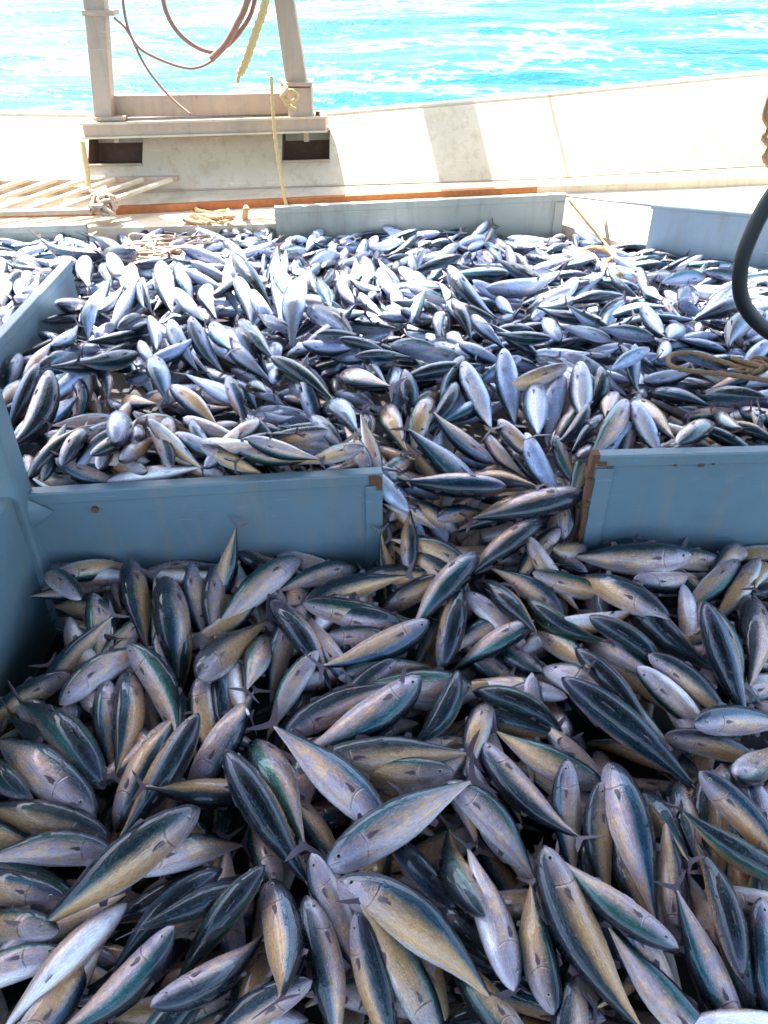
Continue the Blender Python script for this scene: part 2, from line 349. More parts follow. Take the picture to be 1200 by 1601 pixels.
hang('cord', [(-1.641, 5.719, 1.609), (-1.585, 5.773, 1.531), (-1.518, 5.779, 1.356), (-1.440, 5.765, 1.242), (-1.349, 5.732, 1.152), (-1.242, 5.681, 1.078)], .008, 'hose', 'thin brown cord running slanting down from the left gantry post to the ledge', 'cord')
hang('rope', [(-0.693, 5.795, 1.890), (-0.726, 5.792, 1.680), (-0.794, 5.786, 1.529), (-0.865, 5.791, 1.383), (-0.923, 5.786, 1.290), (-0.939, 5.785, 1.247)], lambda t: .024 if t < .8 else .012, 'yellow', 'thick yellow rope end dangling beside the right gantry post over the sea', 'rope', twist=.5)
hang('rope', [(-0.708, 5.693, 1.295), (-0.712, 5.683, 1.133), (-0.708, 5.663, 0.948), (-0.684, 5.605, 0.745), (-0.654, 5.548, 0.557), (-0.634, 5.528, 0.500)], .011, 'yellow', 'thin yellow rope tied down across the ledge and the rusty edge', 'rope', twist=.5)
hang('rope', [(-0.657, 5.727, 1.273), (-0.614, 5.671, 1.227), (-0.649, 5.668, 1.184), (-0.592, 5.683, 1.152), (-0.550, 5.696, 1.187), (-0.600, 5.692, 1.216), (-0.629, 5.690, 1.151), (-0.567, 5.695, 1.106)], .012, 'yellow', 'yellow rope knotted round the foot of the right gantry post', 'rope', twist=.5, res=8)
hang('strap', [(-1.930, 5.546, 0.945), (-1.919, 5.506, 0.865), (-1.915, 5.487, 0.781), (-1.914, 5.447, 0.696)], .018, 'yellow', 'short orange-yellow strap hanging at the left edge of the left freeing port', 'strap')
# ------------------------------------------------------------ divider boards of the fish pounds
def board(name, a, bb, z0, za, zb, th, mat, label, rim=True, ends=(), holes=(), grp='divider boards of the fish pounds', rust=False):
    a = Vector((*a, 0)); bb = Vector((*bb, 0)); d = (bb-a).normalized(); nrm = Vector((d.y, -d.x, 0)); L = (bb-a).length
    o = empty(name, (a+bb)/2, label, 'divider board', grp)
    def P(t, z, off): return a+d*t+nrm*off+Vector((0, 0, z))
    def zt(t): return za+(zb-za)*t/L
    def slab(t0, t1, f0, f1, o0, o1):
        return [P(t0, f0(t0), o0), P(t1, f0(t1), o0), P(t1, f0(t1), o1), P(t0, f0(t0), o1), P(t0, f1(t0), o0), P(t1, f1(t1), o0), P(t1, f1(t1), o1), P(t0, f1(t0), o1)]
    MB().hexa(slab(0, L, lambda t: z0, lambda t: zt(t)-.001, -th/2, th/2)).build('panel', M[mat], o, bevel=.004)
    if rim:
        m = MB(); m.hexa(slab(0, L, lambda t: zt(t)-.042, lambda t: zt(t)+.004, -th/2-.004, th/2+.007)); m.build('top_rim', M[mat], o, bevel=.005)
    for t in ends:
        w = .06; m = MB(); m.hexa(slab(max(0.001, t-w/2), min(L-.001, t+w/2), lambda t: z0+.002, lambda t: zt(t)-.044, th/2-.001, th/2+.010)); m.build('end_stiffener', M[mat], o, bevel=.003)
    for t, z, r in holes:
        m = MB(); c = P(t, z, th/2+.002); m.tube([c-nrm*.01, c+nrm*.012], r, 12); m.build('bolt', M['dark'], o)
    return o, P, zt, L
o1, P1, z1, L1 = board('divider_board', (-1.20, 2.15), (-.006, 2.27), -.01, .567, .573, .035, 'blue', 'blue-grey steel divider board left of the gap, with a bolt near its left end', ends=(1.17,), holes=((.245, .498, .011),))
m = MB(); r0 = P1(L1-.03, z1(L1)-.02, .026); m.box(r0, (.035, .008, .04)); m.box(P1(L1-.012, z1(L1)-.035, .026), (.02, .012, .05)); m.build('rust_patch', M['weld'], o1, bevel=.002)
o2, P2, z2, L2 = board('divider_board', (.700, 2.27), (3.2, 2.42), -.01, .640, .620, .035, 'blue', 'blue-grey steel divider board right of the gap, rusty along its left edge', ends=(.035,), holes=())
random.seed(4); m = MB()
for i in range(26):
    z = .02+i*.024; m.box(P2(-.004+random.uniform(-.003,.003), z+.015, random.uniform(-.006, .012)), (.014+random.random()*.012, .036, .034))
m.build('rust_edge', M['weld'], o2)
m = MB()
for t, z, s in ((.02, .615, .03), (.05, .60, .02), (.27, .600, .012), (.36, .597, .02), (.40, .600, .010)): m.box(P2(t, z, .0265), (s, .006, s*.6))
m.build('rust_patch', M['weld'], o2, bevel=.002)
board('divider_board', (-1.575, 2.35), (-1.60, 4.02), -.01, .70, .69, .035, 'blue', 'pale blue divider board running lengthwise up the left edge, fish lying over its far end')
board('divider_board', (-1.21, .3), (-1.195, 2.08), -.01, .62, .60, .04, 'blue', 'dark blue lengthwise board at the lower left, nearest the camera', rim=False)
board('divider_board', (-.70, 5.29), (1.165, 5.36), -.01, .612, .675, .035, 'grey', 'grey-green rust-stained board at the far side, standing in front of the bulwark', ends=(1.83,))
board('divider_board', (-3.2, 5.03), (-1.86, 5.12), -.01, .535, .555, .035, 'grey', 'grey-beige board at the far left below the slatted grating')
cp = empty('coaming_panel', (2.2, 4.7, 0), 'grey panel with rounded blue rim at the far right behind the heap', 'panel')
m = MB(); m.hexa([(1.612, 4.965, 0), (3.2, 4.32, 0), (3.215, 4.355, 0), (1.627, 5.0, 0), (1.612, 4.965, .70), (3.2, 4.32, .72), (3.215, 4.355, .72), (1.627, 5.0, .70)]); m.build('panel', M['pale'], cp)
m = MB(); m.tube([(1.605, 4.985, .705), (3.2, 4.34, .722)], .024, 12); m.build('rim_pipe', M['pale'], cp, smooth=True)
tag(MB().tube([(1.165, 5.36, .66), (1.62, 4.985, .70)], .008, 8).build('rod', M['steel'], smooth=True), 'thin steel rod bridging the far board and the blue-rimmed panel', 'rod')
tag(MB().tube([(1.366, 5.193, 0.660), (1.418, 5.071, 0.420)], .013, 8).build('stanchion', M['cream'], smooth=True), 'short upright cream stanchion under the thin rod at the far right corner', 'stanchion')
hang('rope', [(1.159, 5.243, 0.670), (1.269, 5.174, 0.560), (1.372, 5.110, 0.460), (1.410, 4.991, 0.430)], .009, 'tan', 'taut rope slanting down from the corner of the far board to the fish', 'rope', twist=.5)
hang('rope', [(1.176, 4.881, 0.450), (1.269, 4.916, 0.470), (1.348, 4.868, 0.470), (1.376, 4.781, 0.460), (1.286, 4.638, 0.470), (1.306, 4.558, 0.460), (1.326, 4.446, 0.470)], .016, 'tan', 'short crumpled orange rope on the fish near the far right corner', 'rope', twist=.5, res=8)
# corner post between the left boards
cpst = empty('corner_post', (-1.205, 2.16, 0), 'blue square steel post at the corner of the left divider boards', 'post')
MB().box((-1.215, 2.125, .8), (.13, .10, 1.62)).build('post_shaft', M['blue'], cpst, bevel=.008)
m = MB(); m.poly([(-1.151, 2.12, .45), (-1.085, 2.139, .50), (-1.151, 2.12, .56), (-1.151, 2.09, .50), (-1.10, 2.11, .50)], [(0,4,3),(0,1,4),(1,2,4),(2,3,4)]); m.build('weld_plate', M['blue'], cpst, smooth=True)
# slatted grating
gr = empty('slatted_grating', (-2.3, 5.4, .6), 'sun-bleached slatted wooden grating leaning at the far left edge', 'grating')
for i in range(7):
    x = -3.05+i*.19
    MB().bar((x, 5.20+.03*i*.3, .60), (x+.50, 5.62, .70), .045, .022).build('slat', M['white'], gr, bevel=.004)
MB().bar((-3.2, 5.17, .588), (-1.86, 5.25, .60), .06, .03).build('rail', M['cream'], gr, bevel=.004)
MB().bar((-2.75, 5.63, .675), (-1.38, 5.68, .69), .05, .03).build('rail', M['cream'], gr, bevel=.004)
# rope tangle by the grating and net pile
random.seed(11)
def tangle(name, c, r, n, rad, mat, label, cat, flat=.4):
    m = MB()
    for k in range(n):
        p = [Vector(c)+Vector((random.uniform(-r, r), random.uniform(-r, r)*.7, random.uniform(-.3, 1)*r*flat)) for _ in range(6)]
        m.tube(curve(p, 6), rad, 6)
    return tag(m.build(name, M[mat], smooth=True), label, cat)
tangle('rope_bundle', (-1.099, 5.414, 0.470), .20, 16, .013, 'tan', 'heap of orange rope and netting at the far edge of the fish', 'rope', .35)
tangle('rope_knot', (-1.817, 5.314, 0.580), .11, 7, .012, 'cream', 'pale knotted rope at the right end of the slatted grating', 'rope', 1.0)
hang('rope', [(-0.882, 5.313, 0.600), (-0.910, 5.382, 0.500), (-0.873, 5.348, 0.440)], .02, 'tan', 'thick orange rope standing up beside the orange rope heap', 'rope', twist=.5)
tangle('netting', (-1.221, 4.524, 0.560), .26, 22, .0065, 'cream', 'pale tangled netting strands lying on the fish at the back left', 'netting', .25)
# black hose arching at the right
hang('black_hose', [(1.75, 2.9, 3.2), (1.74, 2.92, 2.5), (1.66, 2.95, 1.85), (1.52, 2.98, 1.52), (1.395, 3.0, 1.28), (1.352, 3.0, 1.12), (1.350, 3.0, 1.00), (1.385, 3.0, .89), (1.475, 3.0, .79), (1.62, 3.0, .71), (1.85, 3.02, .66)], .029, 'black', 'thick black rubber hose arching in from the right edge above the fish', 'hose', 14)
# brown rope loop lying on the fish at the right
hang('rope', [(1.560, 2.898, 0.620), (1.451, 2.976, 0.610), (1.351, 3.066, 0.610), (1.260, 3.115, 0.610), (1.185, 3.078, 0.610), (1.166, 2.994, 0.610), (1.235, 2.947, 0.610), (1.353, 2.918, 0.610), (1.466, 2.879, 0.610), (1.562, 2.835, 0.610)], .010, 'brown', 'brown rope lying in a long loop on the fish near the right edge', 'rope', twist=.5)
tangle('rope_bundle', (1.519, 2.979, 0.600), .10, 8, .009, 'brown', 'frayed brown rope tangle on the fish at the right edge of the picture', 'rope', .4)
hang('net_rope', [(1.0*a, b_, c_) for a, b_, c_ in [(2.29, 5.18, 3.3), (2.28, 5.18, 2.6), (2.27, 5.18, 1.9), (2.25, 5.18, 1.4), (2.232, 5.179, 1.215), (2.240, 5.179, 1.147), (2.283, 5.183, 1.094), (2.262, 5.181, 1.042), (2.314, 5.185, 0.988), (2.297, 5.184, 0.935), (2.351, 5.188, 0.872)]], .018, 'brown', 'knotted brown rope hanging in at the upper right edge', 'rope', twist=.6, res=8)
# canopy above the camera (throws the shade)
can = empty('canopy', (0, 1, 3.2), 'flat grey canopy over the near part of the deck', 'canopy')
MB().hexa([(-2.9, -2.4, 3.2), (3.3, -2.4, 3.2), (3.3, 5.25, 3.2), (-2.9, 4.75, 3.2), (-2.9, -2.4, 3.26), (3.3, -2.4, 3.26), (3.3, 5.25, 3.26), (-2.9, 4.75, 3.26)]).build('roof_sheet', M['canvas'], can)
m = MB()
for y in (-1, 1, 3): m.bar((-2.9, y, 3.15), (3.3, y, 3.15), .08, .09)
m.build('roof_beam', M['cream'], can)
# ------------------------------------------------------------ fish
PROF = [(0,.08,.06),(.010,.18,.14),(.035,.38,.32),(.07,.54,.48),(.12,.70,.65),(.18,.83,.80),(.25,.92,.91),(.262,.93,.92),(.272,.945,.94),(.30,.96,.96),(.38,1,1),(.48,1,1),(.57,.925,.93),(.66,.78,.79),(.74,.60,.62),(.81,.45,.47),(.88,.30,.33),(.94,.19,.24),(.98,.10,.15),(1,.09,.08)]
HD, HW = .0485, .041; BL = .365
def pf(t):
    for (a, h0, w0), (b_, h1, w1) in zip(PROF, PROF[1:]):
        if t <= b_:
            k = (t-a)/(b_-a); k2 = k*k*(3-2*k)*.35+k*.65; return h0+(h1-h0)*k2, w0+(w1-w0)*k2
    return PROF[-1][1:]
VAR = [(0, .1), (.8, .25), (-.85, .2), (.35, -.45), (-.3, .6), (1.3, .1)]
def bend(p, vr):
    cy, cz = VAR[vr]; x = p[0]-.02
    return (p[0], p[1]+cy*x*x*(1.25 if x < 0 else .7), p[2]-cz*x*x+.0)
def body_mesh(vr, nr, ns):
    v = []; fc = []
    ts = [(i/(nr-1))**1.0 for i in range(nr)]
    for t in ts:
        h, w = pf(t); h *= HD; w *= HW; x = .2-BL*t
        for k in range(ns):
            a = 2*math.pi*k/ns; c, s = math.cos(a), math.sin(a)
            sy = math.copysign(abs(c)**.92, c); sz = math.copysign(abs(s)**1.0, s)
            zz = sz*h*(1.0 if sz > 0 else .98); yy = sy*w*(1-.10*max(0, -s))
            v.append(bend((x, yy, zz+.004*(math.sin(t*3.1))), vr)); fc.append((t, s, c))
    f = []
    for i in range(nr-1):
        for k in range(ns):
            a = i*ns+k; b_ = i*ns+(k+1) % ns; f.append((a, a+ns, b_+ns, b_))
    f.append(tuple(range(ns))); f.append(tuple((nr-1)*ns+k for k in range(ns))[::-1])
    # finlets behind the second dorsal and the anal fin
    if False:
        for sgn in (1, -1):
            for j in range(5):
                t = .74+j*.042; h, w = pf(t); x = .2-BL*t; z = sgn*h*HD+.004*math.sin(t*3.1); n0 = len(v)
                for q in ((x+.005, .0012, z-sgn*.002), (x+.005, -.0012, z-sgn*.002), (x-.007, 0, z+sgn*.0025), (x-.006, 0, z-sgn*.002)):
                    v.append(bend(q, vr)); fc.append((t, sgn*.95, 0))
                f += [(n0, n0+2, n0+3), (n0+1, n0+3, n0+2), (n0, n0+1, n0+2)]
    return v, f, fc
def plate(pts, vr, th=.0014, axis=1):
    n = len(pts); v = []
    for s in (-1, 1):
        for p in pts:
            q = list(p); q[axis] += s*th/2; v.append(bend(q, vr))
    f = [tuple(range(n))[::-1], tuple(range(n, 2*n))]+[(i, (i+1) % n, n+(i+1) % n, n+i) for i in range(n)]
    return v, f
def tail_geo(vr):
    return plate([(-.158, 0, .006), (-.170, 0, .012), (-.186, 0, .036), (-.205, 0, .055), (-.200, 0, .040), (-.187, 0, .016), (-.182, 0, .004), (-.182, 0, 0), (-.187, 0, -.012), (-.200, 0, -.036), (-.205, 0, -.050), (-.186, 0, -.032), (-.170, 0, -.008), (-.158, 0, -.002)], vr, .0022)
def dorsal_geo(vr):
    z = lambda t: pf(t)[0]*HD+.004*math.sin(t*3.1)-.003
    X_ = lambda t: .2-BL*t
    return plate([(X_(.29), 0, z(.29)), (X_(.31), 0, z(.31)+.012), (X_(.345), 0, z(.345)+.010), (X_(.39), 0, z(.39)+.004), (X_(.40), 0, z(.40))], vr, .002)
def dorsal2_geo(vr):
    z = lambda t: pf(t)[0]*HD+.004*math.sin(t*3.1)-.003
    X_ = lambda t: .2-BL*t
    return plate([(X_(.60), 0, z(.60)), (X_(.635), 0, z(.635)+.016), (X_(.665), 0, z(.66)+.014), (X_(.66), 0, z(.66)+.004), (X_(.70), 0, z(.70))], vr, .002)
def anal_geo(vr):
    z = lambda t: -pf(t)[0]*HD*.98+.004*math.sin(t*3.1)+.003
    X_ = lambda t: .2-BL*t
    return plate([(X_(.64), 0, z(.64)), (X_(.675), 0, z(.675)-.016), (X_(.705), 0, z(.70)-.013), (X_(.70), 0, z(.70)-.003), (X_(.73), 0, z(.73))], vr, .002)
def pec_geo(vr, s):
    x0 = .2-BL*.275; w = pf(.275)[1]*HW
    pts = [(x0, s*(w*.985-.001), .007), (x0-.010, s*(w*1.02+.001), .0085), (x0-.022, s*(w*1.04+.002), .006), (x0-.031, s*(w*1.05+.003), .002), (x0-.019, s*(w*1.03+.002), .001), (x0-.010, s*(w*1.0+.002), -.002), (x0-.001, s*(w*.97), -.001)]
    return plate(pts, vr, .002)
def eye_geo(vr, s):
    t = .095; h, w = pf(t); x = .2-BL*t; c = (x, s*w*HW*.93, .0045); v = []; er = []; f = []; R_ = .0068; n = 12
    for j in range(5):
        a = j/4*math.pi/2
        for k in range(n):
            ph = 2*math.pi*k/n; rr = R_*math.sin(a) if j else .0003
            v.append(bend((c[0]+rr*math.cos(ph), c[1]+s*(R_*.45*math.cos(a)), c[2]+rr*math.sin(ph)), vr)); er.append(math.sin(a))
    for j in range(4):
        for k in range(n):
            a = j*n+k; b_ = j*n+(k+1) % n; q = (a, b_, b_+n, a+n); f.append(q if s < 0 else q[::-1])
    f.append(tuple(range(n)) if s > 0 else tuple(range(n))[::-1])
    return v, f, er
def mk(name, v, f, mat, fc=None, er=None, smooth=True):
    m = bpy.data.meshes.new(name); m.from_pydata(v, [], f); m.materials.append(mat)
    if fc:
        a = m.attributes.new('fc', 'FLOAT_VECTOR', 'POINT'); a.data.foreach_set('vector', [c for q in fc for c in q])
    if er:
        a = m.attributes.new('er', 'FLOAT', 'POINT'); a.data.foreach_set('value', er)
    if smooth: m.polygons.foreach_set('use_smooth', [True]*len(m.polygons))
    m.update(); return m
KIT = {}
for vr in range(12):
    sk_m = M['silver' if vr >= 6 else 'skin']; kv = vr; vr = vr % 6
    v, f, fc = body_mesh(vr, 34, 24)
    KIT[kv] = [('body', mk('fish_body', v, f, sk_m, fc)), ('tail_fin', mk('tail_fin', *tail_geo(vr), M['fin'], smooth=False)),
        ('dorsal_fin', mk('dorsal_fin', *dorsal_geo(vr), M['fin'], smooth=False)), ('dorsal_fin', mk('dorsal_fin', *dorsal2_geo(vr), M['fin'], smooth=False)), ('anal_fin', mk('anal_fin', *anal_geo(vr), M['fin'], smooth=False)),
        ('pectoral_fin', mk('pectoral_fin', *pec_geo(vr, 1), M['fin'], smooth=False)), ('pectoral_fin', mk('pectoral_fin', *pec_geo(vr, -1), M['fin'], smooth=False))]
    for s in (1, -1):
        v, f, er = eye_geo(vr, s); KIT[kv].append(('eye', mk('eye', v, f, M['eye'], er=er)))
